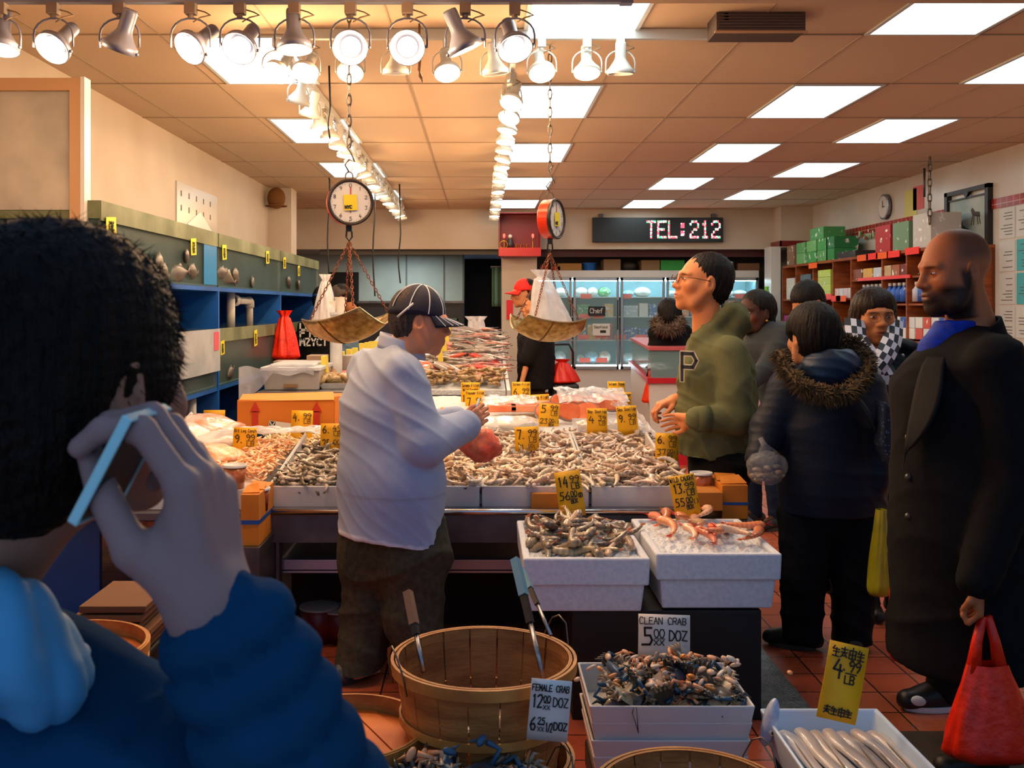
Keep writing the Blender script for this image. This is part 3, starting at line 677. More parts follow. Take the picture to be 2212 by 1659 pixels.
for i, (y, z, s_) in enumerate([(6.3, 1.76, 1), (6.6, 1.78, .9), (6.0, 1.75, 1), (6.45, 1.87, .8), (7.35, 1.8, .8), (7.5, 1.77, 1), (7.75, 1.78, 1.1), (8.3, 1.76, .8), (9.9, 1.78, 1), (10.4, 1.77, .9), (7.6, 1.05, .8), (5.9, 1.8, 1.2)]):
    c = pf.copy(); COL.objects.link(c); c.location = (XT-.005, y, z); c.rotation_euler = (0, rnd.uniform(-.3, .3), R(90)+rnd.uniform(-.3, .3)); c.scale = (s_,)*3
    c['group'] = 'pale fish near the glass of the tanks'; c['label'] = 'blurry pale fish resting against the glass of a fish tank'
bpy.data.objects.remove(pf)
# yellow tags on tanks
for i, (px, py, w_, h_, lab) in enumerate([(235, 491, 22, 44, 'yellow tag nearest the dark-haired head on the upper tank rim'), (414, 533, 15, 36, 'yellow tag on the upper rim right above the pipe bay, second from the viewer'),
    (481, 545, 13, 32, 'yellow tag at the near end of the middle upper tank'), (575, 556, 11, 27, 'yellow tag at the far end of the middle upper tank'), (612, 568, 10, 24, 'yellow tag just past the middle upright on the far upper tank'),
    (643, 585, 9, 22, 'farthest yellow tag on the upper tanks'), (477, 751, 12, 30, 'yellow tag near the upright on the lower middle tank'), (549, 730, 11, 34, 'tilted yellow tag on the lower middle tank')]):
    Y = XT*F/(px-CX); c = P(px, py, Y); c.x = XT+.012; hw = w_*.5*Y/F; hh = h_*.5*Y/F
    t = thing('price_tag', lab, 'price tag', c); wy = hw*2.6
    a = MB(); a.T = Matrix.Translation(c) @ Matrix.Rotation(.08, 4, 'X'); a.box(0, .002, -wy, wy, -hh, hh); a.build('card', M['yellow2'], t)
    a = MB(); a.T = Matrix.Translation(c) @ Matrix.Rotation(.08, 4, 'X'); letters(a, '#%&#', (.0035, -wy*.5, hh*.55), (0, 0, -1), (0, 1, 0), wy*.9, wid=hh*1.3, pen=.16); a.build('lettering', mat('olive_ink', '#4f5408', .6), t)
# pvc pipes in the gap bay
for i, (y, lab) in enumerate(((6.3, 'white elbow pipe hanging in the nearest blue bay'), (8.7, 'white elbow pipe in the middle blue bay'))):
    x = XT-.12; tag(MB().tube([(x, y-.55, 1.6), (x, y-.05, 1.6), (x, y, 1.55), (x, y, 1.38)], .032, 12).tube([(x, y-.05, 1.6), (x, y, 1.585), (x, y, 1.54)], .042, 12).tube([(x, y-.55, 1.6), (x, y-.5, 1.6)], .05, 12).build('drain_pipe', M['pvc'], smooth=True), lab, 'pipe', 'drain pipes of the tanks')
tag(MB().tube([(XT-.12, 8.05, 1.38), (XT-.12, 8.05, 1.66)], .035, 12).build('standpipe', M['pvc'], smooth=True), 'thick grey-white vertical pipe in the middle blue bay', 'pipe')
tag(MB().tube([(XT-.1, 6.9, 0), (XT-.1, 6.9, .95)], .03, 12).build('standpipe', M['pvc'], smooth=True), 'white vertical pipe below the nearest lower tank', 'pipe')
tag(MB().tube([(XT-.1, 8.5, 0), (XT-.1, 8.5, .95)], .035, 12).build('standpipe', M['steel_dark'], smooth=True), 'grey vertical pipe below the middle lower tank', 'pipe')
t = thing('brown_pot', 'brown round bag lying in the middle blue bay', 'bag', (XT-.2, 7.45, 1.39)); MB().sphere((XT-.2, 7.5, 1.47), (.1, .12, .08)).build('bag', mat('brown_bag', '#8a4a24', .6), t, smooth=True); MB().box(XT-.15, XT-.1, 7.3, 7.35, 1.39, 1.48).build('red_label', M['red'], t)
# wooden frame with plastic sheet on the near end
Yf = 4.93
t = thing('sheet_frame', 'beige post frame with cloudy plastic sheet at the near end of the tanks', 'frame', (-2.1, Yf, 2.0))
pm = mat('beige_post', '#c29a70', .6)
MB().box(PX(150, Yf), PX(178, Yf), Yf, Yf+.07, PZ(478, Yf), PZ(168, Yf)).build('post', pm, t)
MB().box(XL, PX(150, Yf), Yf, Yf+.07, PZ(195, Yf), PZ(168, Yf)).build('beam', pm, t)
MB().box(PX(174, Yf), PX(183, Yf), Yf-.004, Yf+.075, PZ(478, Yf), PZ(166, Yf)).build('metal_edge', M['white'], t)
MB().box(XL, PX(150, Yf), Yf+.03, Yf+.036, PZ(452, Yf), PZ(195, Yf)).build('sheet', mat('cloudy_sheet', '#c9c3b4', .3, col2='#a9a69a', scale=5, ramp=(.3, .7), alpha=.93), t)
# menu board, wall items, left
t = thing('wall_poster', 'pale poster of small dark marks on the left wall above the tanks', 'poster', (XL+.01, 8.4, 2.3))
MB().box(XL, XL+.012, 8.45, 9.75, 1.95, 2.62).build('sheet', mat('poster_grey', '#c3bfb6', .25), t)
a = MB(); rg = random.Random(5)
for r_ in range(5):
    for k in range(5):
        if r_ == 2 and k < 3: continue
        a.box(XL+.012, XL+.014, 8.56+k*.23, 8.585+k*.23, 2.0+r_*.125, 2.05+r_*.125)
a.build('marks', mat('poster_marks', '#5a544c', .6), t)
MB().prism([(8.75, 2.28), (9.15, 2.42), (9.6, 2.25), (9.2, 2.12)], XL+.013, XL+.016, axis='x').build('white_shape', mat('poster_white', '#e8f2ec', .3), t)
t = thing('straw_hat', 'brown round woven hat hung high on the left pilaster', 'hat', (-2.4, 12.1, 2.7))
c = P(597, 428, 11.95); MB().sphere(c, (.11, .09, .13)).build('crown', mat('straw_brown', '#7b5128', .9, bump=.6, bscale=50), t, smooth=True); MB().lathe([(.11, -.09), (.13, -.1), (.13, -.09)], c, 20).build('brim', mat('straw_brown', '#7b5128', .9), t)
# ================================================================ back room left
t = thing('back_doorway', 'dark service doorway in the grey kitchen wall behind the two workers', 'doorway', (PX(740, YB), YB, 0))
MB().box(PX(712, YB), PX(775, YB), YB-.02, YB-.005, .7, PZ(588, YB)).build('opening', mat('doorway_black', '#0c0b0b', .8), t)  # near-black panel on the solid wall, the doorway's darkness put into its colour
t = thing('range_hood', 'dark counter and hood line along the kitchen wall', 'counter', (PX(840, YB), YB-.5, 0)); MB().box(PX(775, YB-.5), PX(1000, YB-.5), YB-.5, YB-.05, 0, PZ(655, YB-.5)).build('cabinet', mat('dark_counter', '#1d1b1c', .5), t); MB().box(PX(772, YB-.5), PX(1002, YB-.5), YB-.53, YB-.03, PZ(655, YB-.5), PZ(650, YB-.5)).build('top', M['steel_dark'], t)
t = thing('glass_case', 'small green-framed glass case at the right end of the kitchen', 'case', P(970, 740, 13.2))
x0, x1, z0, z1 = PX(952, 13.2), PX(990, 13.2), PZ(735, 13.2), PZ(688, 13.2)
MB().box(x0, x1, 13.2, 13.5, z0, z1).build('glass', mat('case_glass', '#7f938c', .1), t); MB().box(x0, x1, 13.18, 13.2, z1-.03, z1).box(x0, x1, 13.18, 13.2, z0, z0+.03).box(x0, x0+.02, 13.18, 13.2, z0, z1).box(x1-.02, x1, 13.18, 13.2, z0, z1).build('frame', mat('case_frame', '#2f5a4a', .4), t)
tag(MB().box(x0-.1, x1+.1, 13.2, 13.6, 0, z0).build('case_stand', M['steel_dark']), 'steel stand carrying the green-framed glass case', 'stand')
t = thing('hanging_apron', 'pale green apron hanging in the dark doorway beside the column', 'apron', P(1073, 620, 16)); MB().box(PX(1060, 16), PX(1087, 16), 15.98, 16.6, PZ(577, 16), PZ(575, 16)).build('hook_rail', M['steel_dark'], t); MB().grid(lambda u, v: (PX(1063+21*u, 16), 16+.03*math.sin(9*u), PZ(577+85*v, 16)), 10, 6).build('cloth', mat('green_cloth', '#5f7f6a', .8), t, smooth=True, solid=.01)
bag_cone('plastic_bag', P(1029, 741, 11.9), .13, .32, M['milky'], 'white plastic bag standing at the far end of the fish heap', seed=9, neck=.55)

# ================================================================ freezer cabinets
YZ = 15.15
t = thing('freezer_cabinet', 'wide white upright freezer with lit glass doors on the back wall', 'freezer', (PX(1400, YZ), YZ, 0))
fx0, fx1 = PX(1160, YZ), PX(1640, YZ); fz0, fz1 = PZ(797, YZ), PZ(600, YZ)
en = M['white']
MB().box(fx0, fx1, YZ+.02, YZ+.7, PZ(848, YZ), fz0).build('lower_panel', en, t, bevel=.01)
MB().box(fx0, fx1, YZ, YZ+.7, fz1, PZ(584, YZ)).build('top_panel', en, t, bevel=.01)
MB().box(fx0, fx1, YZ+.68, YZ+.72, fz0, fz1).box(fx1-.03, fx1, YZ+.02, YZ+.7, fz0, fz1).box(fx0, fx0+.03, YZ+.02, YZ+.7, fz0, fz1).build('back_wall', mat('freezer_inside', '#8fc4d4', .4), t)
MB().box(fx0, fx1, YZ+.06, YZ+.7, 0, PZ(848, YZ)).build('kick_plate', mat('kick_red', '#8e2014', .4), t)
MB().box(fx0+.03, fx1-.03, YZ+.1, YZ+.14, fz0+.01, fz0+.05).box(fx0+.03, fx1-.03, YZ+.09, YZ+.11, fz1-.05, fz1-.02).build('light_strip', mat('freezer_tube', '#ffffff', emit=40, emitcol=(.6, .92, 1, 1)), t)
fr_ = mat('door_frame', '#a9aeb0', .3, .7)
doors = [(1138, 1236), (1237, 1338), (1339, 1437), (1438, 1536), (1562, 1638)]
for a_, b_ in doors:
    x0, x1 = PX(a_, YZ)+.01, PX(b_, YZ)-.01
    if b_ == 1536: x1 = PX(1561, YZ)
    d = MB().box(x0, x0+.035, YZ-.03, YZ+.02, fz0, fz1).box(x1-.035, x1, YZ-.03, YZ+.02, fz0, fz1).box(x0, x1, YZ-.03, YZ+.02, fz1-.04, fz1).box(x0, x1, YZ-.03, YZ+.02, fz0, fz0+.04).build('door', fr_, t)
    MB().box(x0+.035, x1-.035, YZ-.01, YZ-.004, fz0+.04, fz1-.04).build('pane', mat('frosted_pane', '#b6dcdf', .12, alpha=.2), d)
    MB().box(x1-.03, x1-.015, YZ-.06, YZ-.03, H-.35, H+.1).build('handle', M['black'], d)
shz = [fz0+.06, PZ(735, YZ), PZ(684, YZ), PZ(641, YZ)]
for z in shz: MB().box(fx0+.03, fx1-.03, YZ+.12, YZ+.68, z-.012, z).build('shelf', mat('wire_shelf', '#dfe8ea', .4), t)
# goods in the freezer
cols = ['#2f6fb0', '#c23a2a', '#e8e4dc', '#3a8f4a', '#d8a030', '#7fb6d0', '#1d4f9a', '#e07a30', '#b8c8d0', '#d04a58']
def goods_mat(i): return mat('pack_colour_%d' % i, cols[i], .45, col2='#e8e6e0', scale=26, ramp=(.55, .6))
rg = random.Random(11)
cnt = 0
names_d = ['leftmost', 'second', 'third', 'fourth', 'rightmost']; names_s = ['bottom', 'lower middle', 'upper middle', 'top']
pk = []
for di, (a_, b_) in enumerate(doors):
    x0, x1 = max(PX(a_, YZ), fx0)+.08, PX(b_, YZ)-.06
    for si, z in enumerate(shz):
        x = x0; zt_ = (shz+[fz1-.02])[si+1]; k_ = 0
        while x < x1-.12:
            w_ = rg.uniform(.12, .26); w_ = min(w_, x1-x); h_ = (zt_-z)*rg.uniform(.5, .85); soft = si in (0, 3)
            c = rg.randrange(10) if not soft else rg.choice([2, 8, 5, 3, 2])
            if di == 2 and si == 1: c = 6
            mb = MB(); yy = YZ+.16
            if soft:
                mb.sphere((x+w_/2, yy+.15, z+h_*.32), (w_*.56, .15, h_*.36), nu=12, nv=8)
                o = mb.build('frozen_bag', goods_mat(c), smooth=True)
                d_ = o.modifiers.new('n', 'SUBSURF'); d_.levels = d_.render_levels = 0
            else: o = mb.box(x, x+w_-.012, yy, yy+.3, z, z+h_).build('frozen_box', goods_mat(c), bevel=.004)
            k_ += 1
            tag(o, 'frozen %s pack, %s from the left, %s shelf, %s freezer door' % (['blue', 'red', 'white', 'green', 'yellow', 'pale blue', 'navy', 'orange', 'grey', 'pink'][c], ['first', 'second', 'third', 'fourth', 'fifth', 'sixth', 'seventh'][min(k_-1, 6)], names_s[si], names_d[di]), 'frozen food', 'frozen packs in the upright freezer')
            x += w_+.01; cnt += 1
# red price cards in front of shelves
cards = [(1266, 640), (1352, 640), (1263, 683), (1292, 683), (1260, 728), (1298, 726), (1263, 778), (1300, 778), (1340, 728), (1385, 728), (1484, 726), (1599, 640), (1180, 728), (1211, 780), (1216, 730)]
for i, (px, py) in enumerate(cards):
    c = P(px, py, YZ+.1); tag(MB().box(c.x-.085, c.x+.085, c.y-.006, c.y, c.z-.035, c.z+.035).build('shelf_card', mat('freezer_card', '#ff3414', .4)), 'red price card clipped to a freezer shelf, at %s' % ['second door top shelf', 'third door top shelf', 'second door upper shelf left', 'second door upper shelf right', 'second door lower shelf left', 'second door lower shelf right', 'second door bottom left', 'second door bottom right', 'frame between second and third door', 'third door lower shelf', 'fourth door beside the hooded jacket', 'last door top', 'first door lower', 'first door bottom', 'first door lower right'][i], 'price card', 'red cards in the freezer')
c = P(1289, 672, YZ-.035); t = thing('brand_sticker', 'black sticker with white script on the second freezer door', 'sticker', c)
MB().box(c.x-.13, c.x+.13, c.y-.004, c.y, c.z-.07, c.z+.07).build('sheet', mat('navy_black', '#101822', .4), t); a = MB(); letters(a, 'Chef', (c.x-.1, c.y-.006, c.z-.03), (1, 0, 0), (0, 0, 1), .07, wid=.19, pen=.16); a.build('lettering', M['white'], t)
c = P(1299, 712, YZ-.035); t = thing('door_notice', 'white notice with a small printed picture on the second freezer door', 'notice', c)
MB().box(c.x-.13, c.x+.13, c.y-.004, c.y, c.z-.09, c.z+.09).build('sheet', M['white'], t); a = MB(); letters(a, 'Seafood', (c.x-.11, c.y-.006, c.z+.02), (1, 0, 0), (0, 0, 1), .04, wid=.2, pen=.16); a.box(c.x-.02, c.x+.07, c.y-.006, c.y-.004, c.z-.05, c.z-.01); a.build('lettering', M['ink'], t)
# boxes on top of the freezer
zf = PZ(584, YZ)
tops = [(1168, 1190, 16, '#d8421c', 'low red bag'), (1196, 1212, 10, '#c23a1a', 'small red packet'), (1205, 1258, 16, '#b5813a', 'open brown carton'), (1262, 1293, 18, '#1c6cc8', 'round blue tub'), (1306, 1343, 25, '#8f7150', 'crumpled brown carton'),
        (1345, 1382, 21, '#3c3430', 'dark sack'), (1388, 1428, 23, '#8c6a44', 'square brown carton'), (1430, 1482, 23, '#2f9a3c', 'green striped carton'), (1566, 1592, 20, '#c8ccc4', 'stack of silver tins'), (1598, 1645, 16, '#7d5636', 'flat brown carton')]
for i, (a_, b_, h_, c_, nm) in enumerate(tops):
    x0, x1 = PX(a_, YZ), PX(b_, YZ); hh = h_*YZ/F; m = mat('top_box_%d' % i, c_, .6, col2=c_, scale=5)
    if 'tub' in nm: o = MB().lathe([((x1-x0)*.42, 0), ((x1-x0)*.5, hh*.85), ((x1-x0)*.52, hh*.9), ((x1-x0)*.52, hh)], ((x0+x1)/2, YZ+.3, zf), 20).build('plastic_tub', m)
    elif 'sack' in nm or 'bag' in nm: o = MB().sphere(((x0+x1)/2, YZ+.3, zf+hh*.5), ((x1-x0)/2, .2, hh*.5)).build('sack', m, smooth=True)
    elif 'tins' in nm:
        mb = MB()
        o = thing('tin', 'x', 'tin', (0, 0, 0)); bpy.data.objects.remove(o)
        for q in range(6):
            cc = ((x0+(x1-x0)*(.25+.5*(q % 2))), YZ+.15, zf+(q//2)*hh/3)
            tag(MB().lathe([(.04, 0), (.042, .01), (.04, hh/3-.002)], cc, 16).build('tin_can', M['steel']), 'small silver tin on top of the freezer, %s %s of the stack' % (['bottom', 'middle', 'top'][q//2], ['left', 'right'][q % 2]), 'tin', 'silver tins on the freezer')
        continue
    else:
        o = MB().box(x0, x1, YZ+.1, YZ+.5, zf, zf+hh).build('carton', m, bevel=.006)
    tag(o, '%s on top of the upright freezer' % nm, 'box' if 'carton' in nm else 'container')
# ================================================================ low island freezer with red trim
Xi0, Xi1, Yi0, Yi1 = PX(1400, 9.7), 2.55, 9.7, 13.6
t = thing('chest_freezer', 'white chest freezer with red trim and glass sides in front of the freezer doors', 'freezer', (2.1, 9.7, 0))
rt = mat('red_trim', '#c8202a', .35)
def par(mb, xo, z0, z1, o=0): return mb.prism([(1.64-o, 9.7-o), (2.55+o, 9.7-o), (2.75+o, 12.9+o), (1.83-o, 12.9+o)], z0, z1, axis='z')
MB().prism([(1.66, 9.75), (2.5, 9.75), (2.5, 12.9), (1.95, 12.9)], .12, .8, axis='z').build('body', M['white'], t)
MB().prism([(1.63, 9.72), (2.53, 9.72), (2.53, 12.93), (1.92, 12.93)], .8, .85, axis='z').prism([(1.63, 9.72), (2.53, 9.72), (2.53, 12.93), (1.92, 12.93)], .0, .12, axis='z').build('trim', rt, t)
MB().prism([(1.67, 9.77), (2.49, 9.77), (2.49, 12.88), (1.96, 12.88)], .85, 1.12, axis='z').build('glass_side', mat('chest_glass', '#9cc4c4', .15, alpha=.5), t)
MB().prism([(1.65, 9.75), (2.51, 9.75), (2.51, 12.9), (1.94, 12.9)], 1.12, 1.15, axis='z').build('top_rail', mat('pink_rail', '#c85a5e', .4), t)
# ================================================================ right shelves
XS = 4.36
def sy(px): return XS*F/(px-CX)
t = thing('shelf_unit', 'long brown wooden shelf unit with many bays on the right wall', 'shelving', (XS, 9.3, 0))
zs = 2.13
MB().box(XS, XR, 9.3, 14.35, zs-.03, zs).build('top_board', M['wood'], t)
div = [sy(1690), sy(1719), sy(1756), sy(1799), sy(1838), sy(1905), sy(1958), 9.33]
for y in div: MB().box(XS, XR-.015, y-.015, y+.015, 0, zs-.03).build('divider', M['wood'], t)
MB().box(XR-.02, XR-.005, 9.3, 14.35, 0, zs-.03).build('back_panel', mat('shelf_back', '#6e3415', .6), t)
for z, ya, yb in ((1.65, div[4], div[0]), (1.86, div[7], div[4]), (1.58, div[7], div[4]), (1.2, div[7], div[0]), (.75, div[7], div[0])):
    MB().box(XS+.01, XR-.02, min(ya, yb), max(ya, yb), z-.02, z).build('shelf', M['wood'], t)
MB().box(XS-.012, XS, sy(1968), sy(1855), 1.84, 1.875).build('red_price_rail', mat('red_rail', '#f22414', .35), t)
def stock(y0, y1, z, hmax, colour, wy, hz, nm, rows_=1, dep=.2, shape='box', grp='goods on the wooden shelves', lab2=''):
    n = max(1, int((y1-y0)/wy)); k = 0
    for r_ in range(rows_):
        for i in range(n):
            k += 1
            yy = y0+(y1-y0)*(i+.08)/n; w_ = (y1-y0)/n*.86; c_ = colour[(i+r_) % len(colour)]; zz = z+r_*(hz+.002)
            m = mat('goods'+c_, c_, .45, col2='#efeee4', scale=14, ramp=(.62, .68))
            if shape == 'bottle':
                q = thing('bottle', None, None, (XS+.06, yy+w_/2, zz)); r0 = w_*.42
                MB().lathe([(r0, 0), (r0, hz*.6), (r0*.45, hz*.75), (r0*.4, hz*.85)], (XS+.06, yy+w_/2, zz), 12).build('body', m, q, smooth=True)
                MB().lathe([(r0*.5, hz*.85), (r0*.5, hz)], (XS+.06, yy+w_/2, zz), 10).build('cap', M['white'], q); o = q
            else: o = MB().box(XS+.02, XS+.02+dep, yy, yy+w_, zz, zz+hz).build(nm.split()[-1], m, bevel=.003)
            words_ = ['first', 'second', 'third', 'fourth', 'fifth', 'sixth', 'seventh', 'eighth', 'ninth', 'tenth', 'eleventh', 'twelfth']
            tag(o, '%s %s, %s from far end%s' % (nm, lab2, words_[min(n-1-i, 11)], ', %s layer' % words_[r_] if rows_ > 1 else ''), 'bottle' if shape == 'bottle' else 'box', grp)
stock(sy(1786), sy(1716), zs, .3, ['#58a05a', '#3f9a4e', '#6fb06a'], .42, .145, 'green printed carton', 2, .3, grp='green cartons on the shelf top', lab2='on top of the shelves')
stock(sy(1800), sy(1780), zs, .3, ['#2c8a48', '#1f7a44'], .3, .145, 'dark green carton', 2, .3, grp='green cartons on the shelf top', lab2='near the tubs')
stock(sy(1778), sy(1745), zs+.294, .3, ['#4b9a5a', '#1f7a44'], .4, .15, 'topmost green carton', 1, .28, grp='green cartons on the shelf top', lab2='crowning the green stack')
stock(sy(1713), sy(1696), zs, .3, ['#8c6a50'], .5, .28, 'plain brown carton', 1, .3, grp='brown cartons on the shelf top', lab2='beside the back pilaster')
stock(sy(1848), sy(1802), zs, .1, ['#2c2c2e', '#8a8f90', '#c8c8c4'], .5, .08, 'low plastic tub', 1, .25, grp='tubs on the shelf top', lab2='on the shelf top')
stock(sy(1962), sy(1885), zs, .3, ['#6f8f6a', '#b5282a', '#8c2a30', '#3c2a3c'], .33, .3, 'tall gift carton', 1, .2, grp='gift cartons on the shelf top', lab2='on the shelf top')
stock(sy(2010), sy(1965), zs, .3, ['#c9c2b6', '#b5a890'], .3, .34, 'large pale carton', 1, .3, grp='gift cartons on the shelf top', lab2='close to the bald man')
stock(div[4]-.0, div[3], 1.65, .1, ['#d8dcdc', '#e4c8c8'], .14, .12, 'white small packet', 1, .2, lab2='in the bay beside the tall post')
stock(div[3]+.1, div[2]-.1, 1.65, .4, ['#b8cc4a', '#c2d44c'], .35, .09, 'lime green pack', 4, .2, lab2='in the lime-stacked bay')
stock(div[2]+.1, div[1]-.1, 1.65, .4, ['#5a605e', '#9ca8a8', '#3a4040'], .3, .11, 'grey jar box', 3, .2, lab2='in the bay of grey jars')
stock(div[1]+.1, div[0]-.1, 1.65, .4, ['#d8cfc0', '#b47a90', '#7a2a78'], .28, .3, 'slim upright carton', 1, .2, lab2='in the farthest bay')
stock(div[5], div[4], 1.86, .2, ['#c8d0d8', '#e4b040', '#8c4a30', '#d8d8d4'], .24, .12, 'small kitchen box', 1, .2, lab2='above the red rail, near half')
stock(div[6], div[5], 1.86, .2, ['#7a2c22', '#a8603c', '#c8a87c'], .18, .13, 'small brown box', 1, .2, lab2='above the red rail, far half')
stock(div[6], div[4]-.2, 1.6, .2, ['#2a5cb8', '#3468c4'], .12, .2, 'blue-labelled bottle', 1, .1, 'bottle', 'blue bottles below the red rail', 'below the red rail')
stock(div[7]+.05, div[6]-.05, 1.6, .2, ['#2a5cb8', '#c8c8d0'], .12, .2, 'blue and white bottle', 1, .1, 'bottle', 'blue bottles below the red rail', 'nearest the bald man')
stock(div[7], div[4]-.1, 1.22, .3, ['#e4e6e6', '#2454a8', '#dce0e0', '#d8584a', '#e8e8e0'], .17, .11, 'white and blue packet', 2, .25, lab2='on the low shelf right')
stock(div[3], div[0], 1.22, .3, ['#d8d4cc', '#c84a9a', '#e8e8e4'], .25, .2, 'white and pink packet', 1, .25, lab2='on the low shelf left')
stock(div[7], div[0], .77, .3, ['#c8442c', '#e4e0d8', '#b0b8bc'], .3, .25, 'mixed dry goods pack', 1, .25, lab2='on the lowest shelf')
for i, (px, py, c_) in enumerate([(1758, 574, 0), (1866, 557, 0), (1886, 554, 1), (1908, 552, 0), (1932, 549, 1), (1973, 542, 1), (1808, 645, 1), (1819, 645, 0), (1789, 641, 1), (1592, 640, 1)][:9]):
    c = P(px, py, sy(px)); c.x = XS-.01; c.z = max(c.z, 1.6)
    tag(MB().box(c.x-.006, c.x, c.y-.16, c.y+.16, c.z-.035, c.z+.035).build('shelf_card', mat(['card_orange', 'card_red'][c_], ['#ff6410', '#ff3020'][c_], .4)), '%s price card on the wooden shelf edge, %s of nine counted from the near end' % (['orange', 'red'][c_], ['fourth', 'eighth', 'seventh', 'sixth', 'fifth', 'first', 'third', 'second', 'ninth'][i]), 'price card', 'price cards on the wooden shelves')
tag(MB().lathe([(.05, 0), (.055, .18), (.03, .22), (.028, .26), (.034, .28)], P(1656, 662, 14.0), 14).build('green_bottle', mat('green_juice', '#7ad03c', .3), smooth=True), 'bright green bottle at the left foot of the white post', 'bottle')
tag(MB().box(PX(1640, 14.2), PX(1664, 14.2), 14.0, 14.35, 0, PZ(662, 14.0)).build('side_cabinet', mat('dark_wood', '#5c2412', .5)), 'narrow dark red-brown cabinet left of the white post', 'cabinet')
# right wall items
t = thing('wall_clock', 'round silver wall clock high on the right wall', 'clock', (XR-.03, 11.75, 2.72))
c = Vector((XR-.02, XR*F/(1917-CX), 0)); c.z = H+(CY-447)*c.y/F
Mx = Matrix.Rotation(R(-90), 4, 'Y')
MB().lathe([(.15, 0), (.15, .03), (.13, .035)], c, 32, Mx).build('rim', M['steel'], t); MB().lathe([(0, .036), (.13, .036)], c, 32, Mx, cap=False).build('face', mat('clock_face', '#d8d8d4', .3), t)
MB().cbox(c+Vector((-.04, .0, .03)), (.002, .01, .08)).cbox(c+Vector((-.04, -.03, 0)), (.002, .06, .01)).build('hands', M['ink'], t)
for px, py, w_, h_, c_, lab in ((1968, 450, .32, .42, '#d6d27c', 'yellow-green paper stuck high on the right wall'), (1985, 427, .26, .26, '#d86a6a', 'faded red paper stuck beside the yellow-green one on the right wall')):
    Y = XR*F/(px-CX); z = PZ(py, Y); tag(MB().box(XR-.008, XR, Y-w_/2, Y+w_/2, z-h_/2, z+h_/2).build('wall_paper_notice', mat('paper'+c_, c_, .6)), lab, 'paper')
t = thing('framed_picture', 'black ornate framed picture of galloping horses on the right wall', 'picture', (XR, 9.7, 2.4))
y0, y1, z0, z1 = 9.34, 10.22, 2.05, 2.71
fb = mat('frame_black', '#14100e', .35)
MB().box(XR-.05, XR, y0, y1, z1-.04, z1).box(XR-.05, XR, y0, y1, z0, z0+.05).box(XR-.05, XR, y0, y0+.06, z0, z1).box(XR-.05, XR, y1-.06, y1, z0, z1).build('frame', fb, t)
MB().box(XR-.04, XR-.02, y0+.06, y1-.06, z1-.1, z1-.085).prism([(y0+.38, z1-.04), (y0+.5, z1-.04), (y0+.44, z1-.1)], XR-.045, XR-.02, axis='x').build('fretwork', fb, t)
MB().box(XR-.02, XR-.01, y0+.05, y1-.05, z0+.04, z1-.1).build('print', mat('ink_print', '#b8c4c0', .4, col2='#8ea6a2', scale=3), t)
a = MB()
for yy, zz, s_ in ((y0+.28, z1-.3, 1), (y0+.62, z1-.36, .9), (y0+.48, z1-.42, .6)):
    a.prism([(yy-.08*s_, zz), (yy+.06*s_, zz+.02*s_), (yy+.1*s_, zz+.08*s_), (yy+.07*s_, zz+.1*s_), (yy+.02*s_, zz+.06*s_), (yy-.07*s_, zz+.05*s_)], XR-.024, XR-.02, axis='x')
    for d_ in (-.06, -.03, .03, .06): a.prism([(yy+d_*s_, zz+.02), (yy+d_*s_+.012, zz+.02), (yy+d_*1.5*s_+.008, zz-.07*s_), (yy+d_*1.5*s_, zz-.07*s_)], XR-.024, XR-.02, axis='x')
a.build('horses', mat('horse_ink', '#4a3c34', .6), t)
rg = random.Random(21); kk = 0
for i in range(4):
    for j in range(3):
        y1_ = 9.22-j*.3; z1_ = 2.45-i*.3; c_ = '#cfd4d0' if (i, j) not in ((1, 1), (2, 1)) else '#49b0b8'; kk += 1
        t = thing('posted_notice', '%s notice sheet on the right wall, row %s column %s of the cluster' % ('teal' if c_ != '#cfd4d0' else 'printed white', ['one', 'two', 'three', 'four'][i], ['one', 'two', 'three'][j]), 'notice', (XR, y1_, z1_), 'notices on the right wall')
        MB().box(XR-.006, XR, y1_-.27, y1_, z1_-.28, z1_).build('sheet', mat('sheet'+c_, c_, .5), t); a = MB()
        for q in range(8):
            if rg.random() < .75: a.box(XR-.008, XR-.006, y1_-.27+.04, y1_-.03-rg.uniform(0, .1), z1_-.05-q*.028, z1_-.043-q*.028)
        a.build('print', mat('grey_print', '#5c605e', .6), t)
tag(MB().tube([(XR-.15, XR*F/(2047-CX)+.2, CZ), (XR-.15, XR*F/(2047-CX)+.2, 2.7)], .012, 8).build('hanger_pole', M['steel_dark'], smooth=True), 'thin grey pole from the ceiling to the corner of the horse picture', 'pole')
chain(MB(), (4.35, PX(0, 1)*0+4.35*F/(2008-CX), CZ), (4.35, 4.35*F/(2008-CX), 2.35), L=.09, w=.035, r=.008)
o = chain(MB(), (4.35, 4.35*F/(2008-CX), CZ), (4.35, 4.35*F/(2008-CX), 2.35), L=.09, w=.035, r=.008).build('ceiling_chain', M['chain']); tag(o, 'chain hanging from the ceiling left of the horse picture', 'chain')
# banner with cut letters under the band
c_y = XR*F/(1930-CX); t = thing('wall_banner', 'glittering multicoloured banner hanging over the red tile band', 'banner', (XR-.02, c_y, 2.45)); rg = random.Random(2); a = MB()
for k in range(46):
    yy = 11.0+k*.037; zz = 2.44+rg.uniform(-.05, .05); a.mi = k % 4; a.cbox((XR-.02, yy, zz), (.004, .03, rg.uniform(.03, .08)), Matrix.Rotation(rg.uniform(-.5, .5), 4, 'X'))
a.build('letters', [mat('foil_gold', '#d8a440', .2, .8), mat('foil_red', '#e04030', .3), mat('foil_green', '#5fae7a', .3), mat('foil_white', '#e8e4dc', .3)], t)
